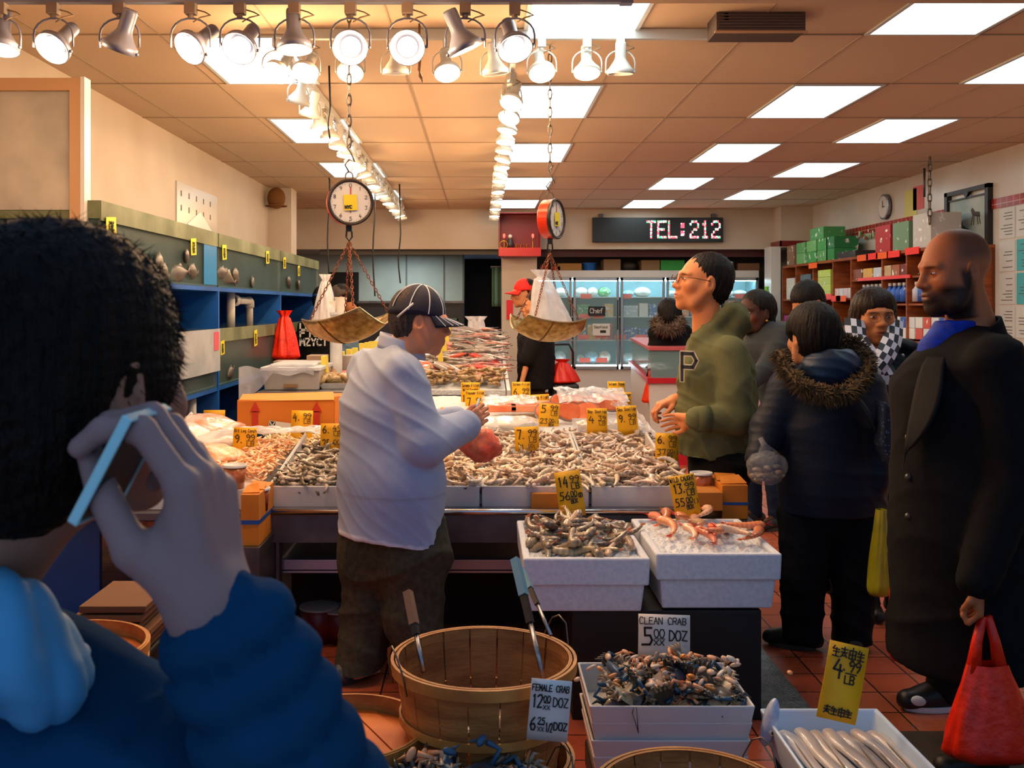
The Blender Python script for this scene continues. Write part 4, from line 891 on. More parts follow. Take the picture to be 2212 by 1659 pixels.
# glass display counter beside the white post
t = thing('display_counter', 'low glass display counter with white notices before the shelves', 'counter', (3.6, 11.6, 0))
MB().box(3.55, 4.2, 11.3, 13.2, 0, .85).build('base', M['white'], t); MB().box(3.55, 4.2, 11.3, 13.2, .85, 1.33).build('glass', mat('counter_glass', '#cfe0e0', .08, alpha=.25), t); MB().box(3.53, 4.22, 11.28, 13.22, 1.33, 1.36).build('top', M['steel_dark'], t)
c = P(1688, 740, 11.295); t = thing('counter_notice', 'white paper notice with bold print on the glass counter', 'notice', c); MB().box(c.x-.09, c.x+.09, c.y-.005, c.y, c.z-.16, c.z+.16).build('sheet', M['white'], t); a = MB(); letters(a, 'CREDIT', (c.x-.07, c.y-.007, c.z-.08), (1, 0, 0), (0, 0, 1), .05, wid=.14, pen=.2); letters(a, 'MINIMUM', (c.x-.07, c.y-.007, c.z+.04), (1, 0, 0), (0, 0, 1), .04, wid=.14, pen=.2); a.build('lettering', M['ink'], t)
# ================================================================ yellow price signs
def sign(px, py, w, h, Y, lines, lab, tilt=0, m='yellow', ink='inkb', lean=.12, cat='price sign', grp=None, name='price_sign', z=None, post=True, yaw=0):
    """card whose TOP-LEFT corner is seen at (px,py) with size w x h px at depth Y"""
    s = Y/F; W_, H_ = w*s, h*s; tl = P(px, py, Y)
    t = thing(name, lab, cat, tl+Vector((W_/2, 0, -H_)), grp)
    T = Matrix.Translation(tl+Vector((W_/2, 0, -H_))) @ Matrix.Rotation(yaw, 4, 'Z') @ Matrix.Rotation(-lean, 4, 'X') @ Matrix.Rotation(tilt, 4, 'Y')
    a = MB(); a.T = T; n = 6
    def fn(u, v): return (W_*(u-.5), -.004*math.sin(3.1*v)*1.0, H_*v)
    a.grid(fn, 3, n); c = a.build('card', M[m], t, smooth=True, solid=.0016)
    a = MB(); a.T = T
    for (tx, fx, fy, fh, fw) in lines:      # text, x, y (0 bottom..1 top) of baseline, height fraction, width fraction
        if tx == '_': a.slab([(W_*(fx-.5), -.0065, H_*fy), (W_*(fx-.5+fw), -.0065, H_*fy), (W_*(fx-.5+fw), -.0065, H_*(fy+.016)), (W_*(fx-.5), -.0065, H_*(fy+.016))], .0004); continue
        letters(a, tx, (W_*(fx-.5), -.0065, H_*fy), (1, 0, 0), (0, 0, 1), H_*fh, wid=W_*fw, j=.22, pen=.13 if fh > .12 else .17, gap=1.2)
    a.build('lettering', M[ink], t)
    return t
def price(d, c, y, h, lb='LB'): return [(d, .1, y, h, .1+.13*len(d)), (c, .56, y+h*.35, h*.7, .36), ('_', .55, y+h*.22, 0, .38), (lb, .6, y-h*.42, h*.55, .3)]
def box_price(d, c, y, q='(Q)'): return [(d, .08, y, .17, .1+.15*len(d)), (c, .52, y+.06, .11, .24), ('_', .52, y+.035, 0, .24), ('BOX', .5, y-.09, .1, .26), (q, .8, y+.02, .1, .18)]
nm_ = lambda s_, y=.84, w=.92: [(s_, .05, y, .1, w)]
sign(345, 921, 54, 62, 5.3, nm_('Clean Shrimp')+price('8.', '99', .45, .26), 'yellow price card reading Clean Shrimp 8.99, nearest the phone hand')
sign(438, 886, 47, 55, 6.3, price('9.', '99', .5, .26), 'yellow 9.99 card half hidden behind the pink squid bags')
sign(502, 924, 51, 63, 5.2, nm_('Bit Leg Conch')+price('9.', '99', .48, .27), 'yellow 9.99 card standing between the bags and the orange carton', tilt=.02)
sign(627, 887, 47, 68, 5.72, price('4.', '99', .68, .22)+box_price('19', '00', .3), 'yellow 4.99 card in front of the orange carton', tilt=.02)
sign(692, 915, 48, 60, 5.15, price('6.', '49', .66, .25)+[('25.', .1, .18, .24, .45), ('00', .6, .26, .15, .3), ('_', .6, .22, 0, .3)], 'yellow 6.49 card stuck in the dark shrimp, cut by the pale jacket')
sign(996, 826, 40, 60, 7.3, nm_('Salmon Fillet')+[('Wild Caught', .1, .68, .1, .8), ('1', .1, .3, .24, .1), ('.99', .4, .4, .2, .4)], 'yellow Salmon Fillet Wild Caught card, farther of two overlapping ones')
sign(1005, 843, 42, 56, 7.1, nm_('Flounder Fillet')+price('7.', '99', .42, .27), 'yellow Flounder Fillet card just beyond the pen of the man in blue')
sign(1106, 825, 40, 48, 7.25, nm_('Salmon Fillet')+price('6.', '99', .42, .28), 'yellow Salmon Fillet 6.99 card standing alone before the black-clad pair')
sign(1148, 852, 42, 60, 6.9, nm_('King Fish')+price('4', '99', .45, .24), 'yellow King Fish card tucked behind the 5.99 one', tilt=-.06)
sign(1162, 872, 44, 60, 6.25, price('5', '99', .68, .25)+box_price('23.', '00', .28), 'yellow 5.99 card leaning behind the shrimp heap', tilt=.06)
sign(1268, 882, 44, 56, 5.72, nm_('Bay Scallop', .82)+price('4', '39', .45, .24), 'yellow Bay Scallop 4.39 card')
sign(1313, 824, 38, 52, 7.5, nm_('Salmon Steak')+price('4', '99', .42, .26), 'yellow Salmon Steak card, farthest of the three at the back corner')
sign(1325, 847, 40, 60, 7.05, nm_('Blue Snapper', .85)+price('3.', '59', .5, .24), 'yellow Blue Snapper card, middle of the three at the back corner')
sign(1336, 877, 44, 62, 5.68, nm_('Sea Scallop')+price('9.', '99', .45, .25), 'yellow Sea Scallop 9.99 card, nearest of the three at the back corner', tilt=-.08)
sign(1113, 922, 52, 52, 5.1, price('7.', '99', .5, .36)+[('31.', .15, .06, .2, .34), ('00', .55, .14, .14, .2), ('(Q)', .78, .12, .14, .2)], 'yellow 7.99 card planted in the middle of the shrimp heap', tilt=-.03)
sign(1415, 936, 50, 66, 4.86, price('6.', '99', .66, .25)+box_price('37.', '00', .3), 'yellow 6.99 card at the right end of the shrimp heap', tilt=.03)
sign(1210, 1018, 56, 98, 4.28, price('14', '99', .68, .2)+box_price('56', '00', .38, '(8)'), 'tall yellow 14.99 card leaning in the dark tiger shrimp', tilt=-.13, ink='ink')
sign(1460, 1026, 56, 94, 4.25, [('WILD CAUGHT', .02, .86, .1, .94)]+price('13.', '99', .6, .2)+box_price('55.', '00', .3, '(Q)'), 'tall yellow Wild Caught 13.99 card leaning over the orange prawns', tilt=-.16, ink='ink')
# big front signs
sign(1378, 1330, 112, 92, 3.44, [('CLEAN CRAB', .02, .78, .15, .9), ('5', .08, .3, .38, .18), ('00', .3, .48, .18, .2), ('_', .3, .44, 0, .22), ('XX', .3, .3, .12, .2), ('DOZ', .6, .42, .22, .34), ('DOZ', .6, .02, .1, .3)], 'white handwritten Clean Crab sign behind the crab tray', tilt=.03, m='white', ink='ink', cat='sign', name='handwritten_sign')
sign(1137, 1470, 88, 130, 2.31, [('FEMALE CRAB', .04, .82, .1, .9), ('12', .06, .55, .2, .24), ('00', .34, .64, .1, .16), ('_', .34, .62, 0, .16), ('XX', .34, .52, .07, .16), ('DOZ', .58, .58, .14, .36), ('6', .06, .18, .2, .12), ('25', .24, .28, .1, .16), ('_', .24, .26, 0, .16), ('XX', .24, .16, .07, .16), ('1/2', .44, .16, .14, .16), ('DOZ', .64, .2, .12, .32)], 'white handwritten Female Crab sign on the front basket', tilt=.09, m='white', ink='ink', cat='sign', name='handwritten_sign', lean=.05)
sign(1762, 1392, 86, 165, 2.95, [('%#&%', .1, .82, .13, .8), ('4', .2, .58, .2, .22), ('.99', .42, .66, .14, .44), ('_', .5, .62, 0, .3), ('LB', .52, .5, .1, .24), ('#%&%', .14, .08, .1, .7)], 'large tilted yellow 4.99 card standing in the tray of silver fish', tilt=-(-.22), ink='ink', lean=.1)
# edge-on yellow tags
for i, (px, y0, y1, Y) in enumerate([(693, 770, 832, 7.6), (731, 760, 828, 8.5), (747, 755, 805, 8.8), (760, 752, 798, 9.1), (775, 742, 790, 9.5), (787, 740, 785, 9.8), (796, 738, 780, 10.2), (806, 737, 770, 10.6), (944, 745, 800, 9.2), (952, 725, 780, 9.8), (958, 712, 765, 10.4), (962, 700, 745, 11)]):
    a, b = P(px, y0, Y), P(px+4, y1, Y); lab = 'yellow tag seen edge-on, %s of twelve from the left' % ['first', 'second', 'third', 'fourth', 'fifth', 'sixth', 'seventh', 'eighth', 'ninth', 'tenth', 'eleventh', 'twelfth'][i]
    tag(MB().prism([(a.x, a.z), (a.x+.04*Y/9, a.z), (b.x+.045*Y/9, b.z), (b.x, b.z)], Y, Y+.12).build('price_tag', mat('pale_yellow', '#e8d24e', .6)), lab, 'price tag', 'edge-on yellow tags')
# ================================================================ display table
YT = 4.4; ZTb = .655
t = thing('display_table', 'long steel display table heaped with ice and shrimp', 'table', (0, YT, 0))
tx0, tx1 = PX(578, YT), PX(1500, YT)
MB().box(tx0, tx1, YT, 7.65, ZTb-.03, ZTb).build('table_top', M['steel'], t, bevel=.004)
MB().box(tx0, tx1, YT+.004, YT+.02, .505, ZTb-.03).build('front_apron', M['steel_dark'], t)
MB().tube([(tx0, YT-.004, ZTb-.012), (tx1, YT-.004, ZTb-.012)], .014, 10).build('front_edge', mat('polished_steel', '#d8dae0', .2, 1), t, smooth=True)
MB().box(tx0, tx1, YT+.1, YT+.14, .355, .405).box(tx0, tx1, YT+.1, 7.1, .345, .36).build('lower_shelf', mat('light_steel', '#b4bac6', .35, .8), t)
for x, y in ((tx0+.03, YT+.06), (tx1-.06, YT+.06), (tx0+.03, 7.55), (tx1-.06, 7.55)): MB().tube([(x, y, 0), (x, y, .62)], .022, 10).build('leg', M['steel_dark'], t)
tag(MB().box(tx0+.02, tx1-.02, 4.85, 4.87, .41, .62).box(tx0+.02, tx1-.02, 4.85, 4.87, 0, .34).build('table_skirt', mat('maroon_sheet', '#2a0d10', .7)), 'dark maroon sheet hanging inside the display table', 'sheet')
t = thing('side_table', 'steel-edged side table with bagged seafood on the left', 'table', (-1.3, 4.4, 0))
MB().box(-2.1, PX(572, 4.4)-.02, 4.42, 6.6, .6, .63).build('table_top', M['steel_dark'], t); MB().prism([(4.3, .36), (4.3, .62), (4.36, .66), (6.0, .66), (6.0, .3), (4.4, .3)], PX(560, 4.4), PX(572, 4.4), axis='x').build('side_panel', mat('light_steel', '#b4bac6', .35, .8), t)
for x, y in ((-2.05, 4.5), (-1.1, 4.5), (-2.05, 6.5), (-1.1, 6.5)): MB().tube([(x, y, 0), (x, y, .6)], .02, 8).build('leg', M['steel_dark'], t)
def surf(Y): return .748+.05*(Y-4.45)
# ice bed
rg = random.Random(8)
def ice_bed(name, x0, x1, y0, y1, zf, lab, base, nu=40, nv=40, amp=.008):
    ns = np.random.RandomState(3).rand(nv+1, nu+1)
    a = MB().grid(lambda u, v: (x0+(x1-x0)*u, y0+(y1-y0)*v, zf(y0+(y1-y0)*v, u)+amp*ns[int(v*(nv-1)), int(u*(nu-1))]), nu, nv)
    n = len(a.v); a.box(x0+.005, x1-.005, y0+.005, y1-.005, base, min(zf(y0, .5), zf(y1, .5))-.002)
    return tag(a.build(name, M['ice'], smooth=False), lab, 'ice', kind='stuff')
ice_bed('crushed_ice', tx0+.03, .95, 4.5, 7.6, lambda y, u: surf(y)-.045, 'crushed ice bed under the shrimp on the display table', ZTb+.002)
# shallow ice trays along the table front
for i, (a_, b_, lab) in enumerate([(580, 748, 'milky ice tray of dark shrimp at the left end of the table'), (790, 1036, 'milky ice tray behind the man in the pale blue jacket'), (1041, 1272, 'milky ice tray behind the small brown box'), (1278, 1472, 'milky ice tray at the right end of the table front')]):
    x0, x1 = PX(a_, 4.46), PX(b_, 4.46); t = thing('ice_tray', lab, 'tray', ((x0+x1)/2, 4.46, ZTb))
    fr = MB(); T = .008
    fr.prism([(x0+.005, ZTb), (x1-.005, ZTb), (x1, .74), (x0, .74)], 4.455, 4.463)
    for xx in (x0, x1-.008): fr.prism([(4.463, ZTb), (5.4, ZTb), (5.4, .86), (4.463, .74)], xx, xx+.008, axis='x')
    fr.build('walls', mat('milky_tray', '#d9d6d6', .3, col2='#c9c4c6', scale=6), t)
    MB().tube([(x0, 5.4, .862), (x0, 4.457, .742), (x1, 4.457, .742), (x1, 5.4, .862)], .005, 6).build('rim', mat('clear_rim', '#eef0f0', .2), t, smooth=True)
# ================================================================ shrimp
def shrimp(mb, L, curl, ca, cb, ct, n=15, k=8, legs=True, fat=.1, tail=True, head=False):
    """body in an arc in the XZ.. plane lying on its side (XY), centre near origin"""
    R0 = L/curl; vs = []; cs = []; rings = []
    for i in range(n):
        t = i/(n-1); a = curl*(t-.5); c = Vector((R0*math.sin(a), R0*math.cos(a)-R0, 0)); tg = Vector((math.cos(a), -math.sin(a), 0)); nr = Vector((math.sin(a), math.cos(a), 0))
        r = L*fat*1.3*(1-.68*t**1.4)*(.55+.45*min(1, t*7))*(1+.07*math.cos(i*math.pi)); 
        if i == 0: r *= .6
        seg = i % 2
        for q in range(k):
            an = 2*math.pi*q/k; vs.append(c+nr*math.cos(an)*r*1.1+Vector((0, 0, 1))*math.sin(an)*r*.85)
            back = .5+.5*math.cos(an); base = Vector(ca).lerp(Vector(cb), (.75 if seg else .12)*(.3+.7*back))
            cs.append(tuple(base[:3])+(1,))
    fs = [(i*k+q, (i+1)*k+q, (i+1)*k+(q+1) % k, i*k+(q+1) % k) for i in range(n-1) for q in range(k)]+[tuple(range(k)), tuple((n-1)*k+q for q in range(k))[::-1]]
    s0 = len(mb.v); mb._add(vs, fs); mb.c[s0:] = cs
    a = curl*.5; c = Vector((R0*math.sin(a), R0*math.cos(a)-R0, 0)); tg = Vector((math.cos(a), -math.sin(a), 0)); nr = Vector((math.sin(a), math.cos(a), 0))
    mb.col = ct
    if tail:
        for f_ in (-.5, -.17, .17, .5):
            d = (tg+nr*f_*1.1).normalized(); s_ = d.cross(Vector((0, 0, 1)))*L*.028
            p0 = c-tg*L*.02; p1 = c+d*L*.11; p2 = c+d*L*.17
            mb._add([p0, p1-s_+Vector((0, 0, L*.01)), p2, p1+s_+Vector((0, 0, L*.01)), p1+Vector((0, 0, -L*.012))], [(0, 1, 2, 3), (0, 3, 4), (3, 2, 4), (2, 1, 4), (1, 0, 4)])
    if legs:
        mb.col = tuple(Vector(ca).lerp(Vector((.8, .6, .45, 1)), .3))
        for i in range(6):
            a = curl*(i/8-.42); c = Vector((R0*math.sin(a), R0*math.cos(a)-R0, 0)); nr = Vector((math.sin(a), math.cos(a), 0)); tg = Vector((math.cos(a), -math.sin(a), 0)); r = L*fat*(1-.6*(i/8))
            for z_ in (-.4, .4): mb._add([c-nr*r*.8+Vector((0, 0, z_*r))-tg*r*.2, c-nr*r*.8+Vector((0, 0, z_*r))+tg*r*.2, c-nr*r*1.75+tg*r*.6+Vector((0, 0, z_*r*1.2))], [(0, 1, 2), (2, 1, 0)])
    if head:
        mb.col = ct
        a = -curl*.5; c = Vector((R0*math.sin(a), R0*math.cos(a)-R0, 0)); tg = Vector((math.cos(a), -math.sin(a), 0))
        for q in range(6):
            d = (-tg+Vector((0, .25*math.sin(q*1.7), .3*math.cos(q*2.1)))).normalized(); mb.tube([c, c+d*L*.12, c+d*L*.22+Vector((0, L*.04*math.sin(q), 0))], [L*.014, L*.008, L*.003], 4)
    mb.col = None; return mb
def lin(h): return S(h)
SM = mat('shrimp_shell', '#ffffff', .28, attr='Col', rnd_amt=.3, coat=.6)
variants = {
 'grey': [(lin('#e0c8aa'), lin('#a9875f'), lin('#8a5a3c')), (lin('#ecd9bd'), lin('#b8946c'), lin('#a07048')), (lin('#d8bd9c'), lin('#8f7050'), lin('#6d4c36')), (lin('#f2e6d4'), lin('#c8a884'), lin('#a98460'))],
 'dark': [(lin('#a08a70'), lin('#4c3a2a'), lin('#b05a34')), (lin('#b79f80'), lin('#5f4a34'), lin('#c26a40')), (lin('#8a7860'), lin('#3a2e24'), lin('#9a4a30'))],
 'olive': [(lin('#9a8a70'), lin('#4f4434'), lin('#5f5040')), (lin('#c4b8a4'), lin('#6a5a46'), lin('#7a6a54')), (lin('#7a6c56'), lin('#3a3026'), lin('#4a4034'))],
 'pink': [(lin('#f0a06c'), lin('#e05c18'), lin('#d84814')), (lin('#f8d0b0'), lin('#e86c28'), lin('#d84a18'))]}
pm_ = {}
for kx, cvs in variants.items():
    pm_[kx] = []
    for i, (ca, cb, ct) in enumerate(cvs):
        for j, cu in enumerate((1.0, 1.7, 2.5) if kx != 'pink' else (.7, 1.3, 2.0)):
            L = {'grey': .105, 'dark': .15, 'olive': .1, 'pink': .17}[kx]
            pm_[kx].append((L, cu, ca, cb, ct))
protos = {}
def sproto(kx, i, parts):
    key = (kx, i)
    if key in protos: return protos[key]
    L, cu, ca, cb, ct = pm_[kx][i]
    big = kx in ('dark', 'pink')
    if parts:
        r = thing('shrimp' if kx != 'pink' else 'prawn', 'x', 'shrimp')
        o = shrimp(MB(), L, cu, ca, cb, ct, legs=False, tail=False, n=19, k=10).build('shell', SM, r, smooth=True, colors=True)
        q = MB(); shrimp(q, L, cu, ca, cb, ct, n=3, legs=False, tail=True); q.v = q.v[24:]; q.f = [tuple(x-24 for x in f) for f in q.f if min(f) >= 24]; q.c = q.c[24:]; q.m = q.m[:len(q.f)]
        q.build('tail_fan', SM, r, colors=True)
        q = MB(); shrimp(q, L, cu, ca, cb, ct, n=3, legs=True, tail=False, head=(kx == 'pink')); q.v = q.v[24:]; q.f = [tuple(x-24 for x in f) for f in q.f if min(f) >= 24]; q.c = q.c[24:]; q.m = q.m[:len(q.f)]
        q.build('legs', SM, r, colors=True)
    else:
        r = shrimp(MB(), L, cu, ca, cb, ct, n=13, k=7, legs=kx == 'grey').build('shrimp', SM, smooth=True, colors=True); tag(r, 'x', 'shrimp')
    protos[key] = r; return r
def place(kx, n, fn, lab, grp, parts=False, seed=1, flat=.5, scl=(.85, 1.15)):
    rg = random.Random(seed)
    for k in range(n):
        i = rg.randrange(len(pm_[kx])); r = sproto(kx, i, parts); x, y, z = fn(rg)
        rot = (rg.gauss(0, flat)+(math.pi if rg.random() < .4 else 0), rg.gauss(0, flat*.6), rg.uniform(0, 6.28))
        dup(r, lab, grp, (x, y, z), rot, rg.uniform(*scl))
# foam boxes ------------------------------------------------------
def foam_box(px0, px1, Yf_, Yb, zt_, zm, zb, lab):
    x0, x1 = PX(px0, Yf_), PX(px1, Yf_); t = thing('foam_box', lab, 'box', ((x0+x1)/2, (Yf_+Yb)/2, zb))
    MB().tray(x0, x1, Yf_, Yb, zm, zt_, .028, .985, floor=zt_-.05).build('rim_section', M['foam'], t, bevel=.007)
    MB().box(x0+.018, x1-.018, Yf_+.018, Yb-.018, zb, zm, .95).build('base_section', M['foam'], t, bevel=.006)
    cx = (x0+x1)/2; ns = random.Random(4)
    a = MB().grid(lambda u, v: (x0+.03+(x1-x0-.06)*u, Yf_+.03+(Yb-Yf_-.06)*v, zt_-.022+.012*ns.random()+.016*math.sin(3.1*u)*math.sin(3.1*v)), 26, 26)
    tag(a.build('crushed_ice', M['ice'], None), 'crushed ice filling the foam box with the %s' % ('dark tiger shrimp' if 'dark' in lab else 'orange prawns'), 'ice', kind='stuff')
    return x0, x1
zt1 = .618
fa = foam_box(1130, 1405, 3.68, 4.34, zt1, .515, .412, 'white foam box with blackish shadows, heaped with dark tiger shrimp')
fb2 = foam_box(1417, 1690, 3.70, 4.32, zt1+.012, .53, .418, 'white foam box holding the few orange prawns on ice')
def pile(x0, x1, y0, y1, zf, hgt, pw=1.6):
    def fn(rg):
        u, v = rg.random(), rg.random(); x = x0+(x1-x0)*u; y = y0+(y1-y0)*v
        e = max(0, 1-abs(2*u-1)**pw)*max(0, 1-abs(2*v-1)**pw)
        return x, y, zf(y)+hgt*e*rg.uniform(.55, 1)+.012
    return fn
place('dark', 70, pile(fa[0]+.05, fa[1]-.03, 3.76, 4.26, lambda y: zt1-.01, .085), 'dark banded tiger shrimp heaped in the left foam box', 'tiger shrimp in the foam box', True, 2, .45)
pr_ = [(1420, 1120, .5), (1440, 1125, .9), (1452, 1150, .3), (1500, 1125, .8), (1515, 1140, .6), (1530, 1120, 1.0), (1545, 1150, .7), (1535, 1170, .3), (1555, 1165, 1.1), (1570, 1150, .9), (1500, 1160, .5), (1590, 1165, -.4), (1612, 1140, 2.2), (1635, 1165, 1.2), (1480, 1135, .7)]
for k, (px, py, a_) in enumerate(pr_):
    y = PY(py, zt1+.02); r = sproto('pink', k % 6, True)
    dup(r, 'orange-pink prawn lying on the ice of the right foam box', 'orange prawns on ice', (PX(px, y), y, zt1+.03+.012*(k % 3)), (rnd.uniform(-.3, .3), rnd.uniform(-.25, .25), -a_-1.0), .95)
# table heaps
place('olive', 42, pile(tx0+.03, PX(735, 4.5), 4.47, 5.3, surf, .05, 3), 'dark greenish shrimp heaped at the left end of the display table', 'dark shrimp at the table end', False, 3, .5)
def heap_fn(rg):
    x = rg.uniform(PX(955, 4.5), .95); y = 4.46+(5.0-4.46)*rg.random()**1.2
    return x, y, surf(y)+rg.uniform(.0, .05)*(1 if y > 4.52 else .5)
place('grey', 165, heap_fn, 'tan-grey shrimp in the front rows of the big heap on the display table', 'tan shrimp heap', False, 5, .5)
def stuff_shrimp(kx, n, fn, lab, seed, flat=.5):
    rg = random.Random(seed); mb = MB()
    for k in range(n):
        L, cu, ca, cb, ct = rg.choice(pm_[kx]); x, y, z = fn(rg); s_ = rg.uniform(.8, 1.15); v_ = rg.uniform(.8, 1.2)
        mb.T = Matrix.Translation((x, y, z)) @ Euler((rg.gauss(0, flat)+(math.pi if rg.random() < .4 else 0), rg.gauss(0, flat*.6), rg.uniform(0, 6.28))).to_matrix().to_4x4() @ Matrix.Scale(s_, 4)
        q = lambda c: tuple(min(1, a*v_) for a in c[:3])+(1,)
        shrimp(mb, L, cu, q(ca), q(cb), q(ct), n=9, k=6, legs=False)
    mb.T = None
    return tag(mb.build('shrimp_heap', SM, smooth=True, colors=True, fixn=False), lab, 'shrimp', kind='stuff')
stuff_shrimp('grey', 1250, lambda rg: (lambda x, y: (x, y, surf(y)+rg.uniform(-.025, .022)+(.05*max(0, 1-abs(y-5.3)/.4)*max(0, 1-abs(x-.3)/.35))))(rg.uniform(PX(800, 4.6), .95), rg.uniform(4.5, 5.75)), 'rest of the tan shrimp heap under and behind the front rows', 9)
stuff_shrimp('olive', 330, lambda rg: (lambda y: (rg.uniform(tx0+.02, PX(760, 4.6)), y, surf(y)+rg.uniform(-.02, .03)))(rg.uniform(4.47, 5.45)), 'rest of the dark shrimp heap at the left table end', 10)
# pale shelled strips, left back
def strips(name, n, fn, ca, cb, lab, cat, seed, L=.07, w=.018):
    rg = random.Random(seed); mb = MB()
    for k in range(n):
        x, y, z = fn(rg); v = Vector(ca).lerp(Vector(cb), rg.random()); mb.col = tuple(v[:3])+(1,)
        mb.T = Matrix.Translation((x, y, z)) @ Euler((rg.gauss(0, .4), rg.gauss(0, .4), rg.uniform(0, 6.28))).to_matrix().to_4x4()
        l, ww = L*rg.uniform(.6, 1.2), w*rg.uniform(.7, 1.2); mb.sphere((0, 0, 0), (l/2, ww, ww*.6), nu=8, nv=5)
    mb.T = None
    return tag(mb.build(name, SM, smooth=True, colors=True, fixn=False), lab, cat, kind='stuff')
strips('conch_meat', 800, lambda rg: (lambda y: (rg.uniform(PX(560, 5.6), PX(765, 5.6)), y, surf(y)-.04+rg.uniform(-.01, .03)))(rg.uniform(5.5, 6.0)), lin('#d9a868'), lin('#f0dcb8'), 'pale yellow strips of conch meat before the orange carton', 'conch meat', 4, L=.06, w=.011)
strips('shredded_crab', 800, lambda rg: (lambda y: (rg.uniform(PX(470, 5.0), PX(600, 5.0)), y, .735+.07*(y-4.7)+rg.uniform(-.01, .045)))(rg.uniform(4.7, 5.45)), lin('#f08a4a'), lin('#f8dcc0'), 'orange and white seafood strips beside the lidded cups', 'seafood', 6, L=.05, w=.008)
# bags, sheets, fillets
def blob(name, c, r, m, lab, cat, seed=1, amp=.12, nu=28, nv=18, fr=5, parent=None, grp=None, rot=0):
    rg = random.Random(seed); p = [rg.uniform(0, 6.28) for _ in range(6)]; mb = MB(); vs = []; fs = []
    Mr = Matrix.Rotation(rot, 3, 'Z')
    for i in range(nv+1):
        th = math.pi*i/nv
        for k in range(nu):
            a = 2*math.pi*k/nu; d = 1+amp*(math.sin(fr*a+p[0]+2*math.sin(3*th+p[1]))*.5+.3*math.sin(2*fr*a+5*th+p[2])+.4*math.sin(4*th+p[3]))*math.sin(th)
            vs.append(Vector(c)+Mr @ Vector((r[0]*d*math.sin(th)*math.cos(a), r[1]*d*math.sin(th)*math.sin(a), r[2]*d*math.cos(th))))
    for i in range(nv):
        for k in range(nu): j = (k+1) % nu; fs.append((i*nu+k, (i+1)*nu+k, (i+1)*nu+j, i*nu+j))
    mb._add(vs, fs); o = mb.build(name, m, parent, smooth=True)
    if lab: tag(o, lab, cat, grp)
    return o
sq = mat('bagged_squid', '#f0d8c8', .25, col2='#e09a7a', scale=9, bump=.8, bscale=20, coat=.6)
wf = mat('white_bag', '#f0ece6', .25, col2='#e4d4c4', scale=6, bump=.9, bscale=16, coat=.4)
blob('seafood_bag', P(440, 925, 5.85), (.21, .2, .085), sq, 'knotted clear bag of pinkish squid on the side table', 'bag', 1, .15)
blob('seafood_bag', P(395, 950, 5.4), (.15, .2, .09), wf, 'whitish seafood bag between the phone hand and the Clean Shrimp card', 'bag', 2, .15)
blob('seafood_bag', P(470, 955, 5.4), (.17, .18, .06), wf, 'crumpled white bag just left of the 9.99 card', 'bag', 3, .15)
blob('seafood_bag', P(455, 985, 5.05), (.16, .15, .06), mat('orange_mix', '#f0a468', .3, col2='#f6dcc4', scale=22, bump=.8, bscale=30), 'orange mixed seafood bag close to the fingers of the phone hand', 'bag', 4, .12)
bk = P(392, 905, 5.9); tag(MB().tube([bk+Vector((-.06, 0, -.01)), bk+Vector((-.02, 0, .02)), bk+Vector((.02, 0, -.01)), bk+Vector((.06, 0, .03)), bk+Vector((.08, 0, .0))], .014, 8).build('bag_knot', wf, smooth=True), 'knotted white end of the squid bag', 'bag')
tag(MB().box(-2.05, PX(565, 4.8), 4.5, 6.4, .632, .719).build('ice_bin', mat('milky_tray', '#d9d6d6', .3)), 'low milky bin under the bagged seafood', 'bin')
def sheetfn(x0, x1, y0, y1, zf, amp, seed):
    rg = random.Random(seed); p = [rg.uniform(0, 6) for _ in range(5)]
    return lambda u, v: (x0+(x1-x0)*u, y0+(y1-y0)*v, zf(y0+(y1-y0)*v)+amp*(math.sin(14*u+p[0]+3*math.sin(5*v+p[1]))+.6*math.sin(23*v+p[2]+4*u)+.4*math.sin(41*u+p[3]+9*v))*.5)
film = mat('cling_film', '#f6f6fa', .1, alpha=.5, bump=.9, bscale=30, coat=.5)
tag(MB().grid(sheetfn(PX(470, 5.3), PX(730, 5.3), 5.25, 5.5, lambda y: .885, .014, 2), 60, 20).build('plastic_sheet', film, smooth=True), 'crumpled clear plastic sheet between conch meat and dark shrimp', 'plastic sheet')
# orange carton
cx0, cx1, cz0, cz1 = PX(512, 6.2), PX(722, 6.2), surf(6.2)-.06, PZ(857, 6.2)+.0
t = thing('cardboard_carton', 'orange cardboard carton with red arrows standing on its side', 'carton', ((cx0+cx1)/2, 6.3, cz0))
cb = mat('orange_cardboard', '#d87a1e', .7, col2='#c86c16', scale=4)
a = MB(); a.box(cx0, cx1, 6.2, 6.7, cz0, cz1-.02)
a.build('body', cb, t, bevel=.004)
MB().slab([(cx0+.01, 6.2, cz1-.03), (cx1, 6.19, cz1-.02), (cx1-.02, 6.3, cz1+.02), (cx0, 6.35, cz1-.0)], .004).build('top_flap', mat('carton_edge', '#e89a48', .7), t)
MB().slab([(cx1, 6.2, cz0), (cx1+.07, 6.3, cz0), (cx1+.075, 6.3, cz1), (cx1, 6.2, cz1)], .004).build('side_flap', cb, t)
a = MB()
for fx in (.155, .775):
    xx = cx0+(cx1-cx0)*fx*1.02; a.box(xx, xx+.035, 6.192, 6.2, cz0+.02, cz1-.09).prism([(xx-.015, cz1-.095), (xx+.05, cz1-.095), (xx+.018, cz1-.03)], 6.192, 6.2)
a.build('arrows', mat('arrow_red', '#c03010', .6), t)
q = P(582, 908, 6.19); lb = MB(); lb.T = Matrix.Translation(q) @ Matrix.Rotation(.14, 4, 'Y'); lb.box(0, .14, -.004, 0, -.105, .0); lb.build('shipping_label', mat('label_white', '#d8d2c6', .5), t)
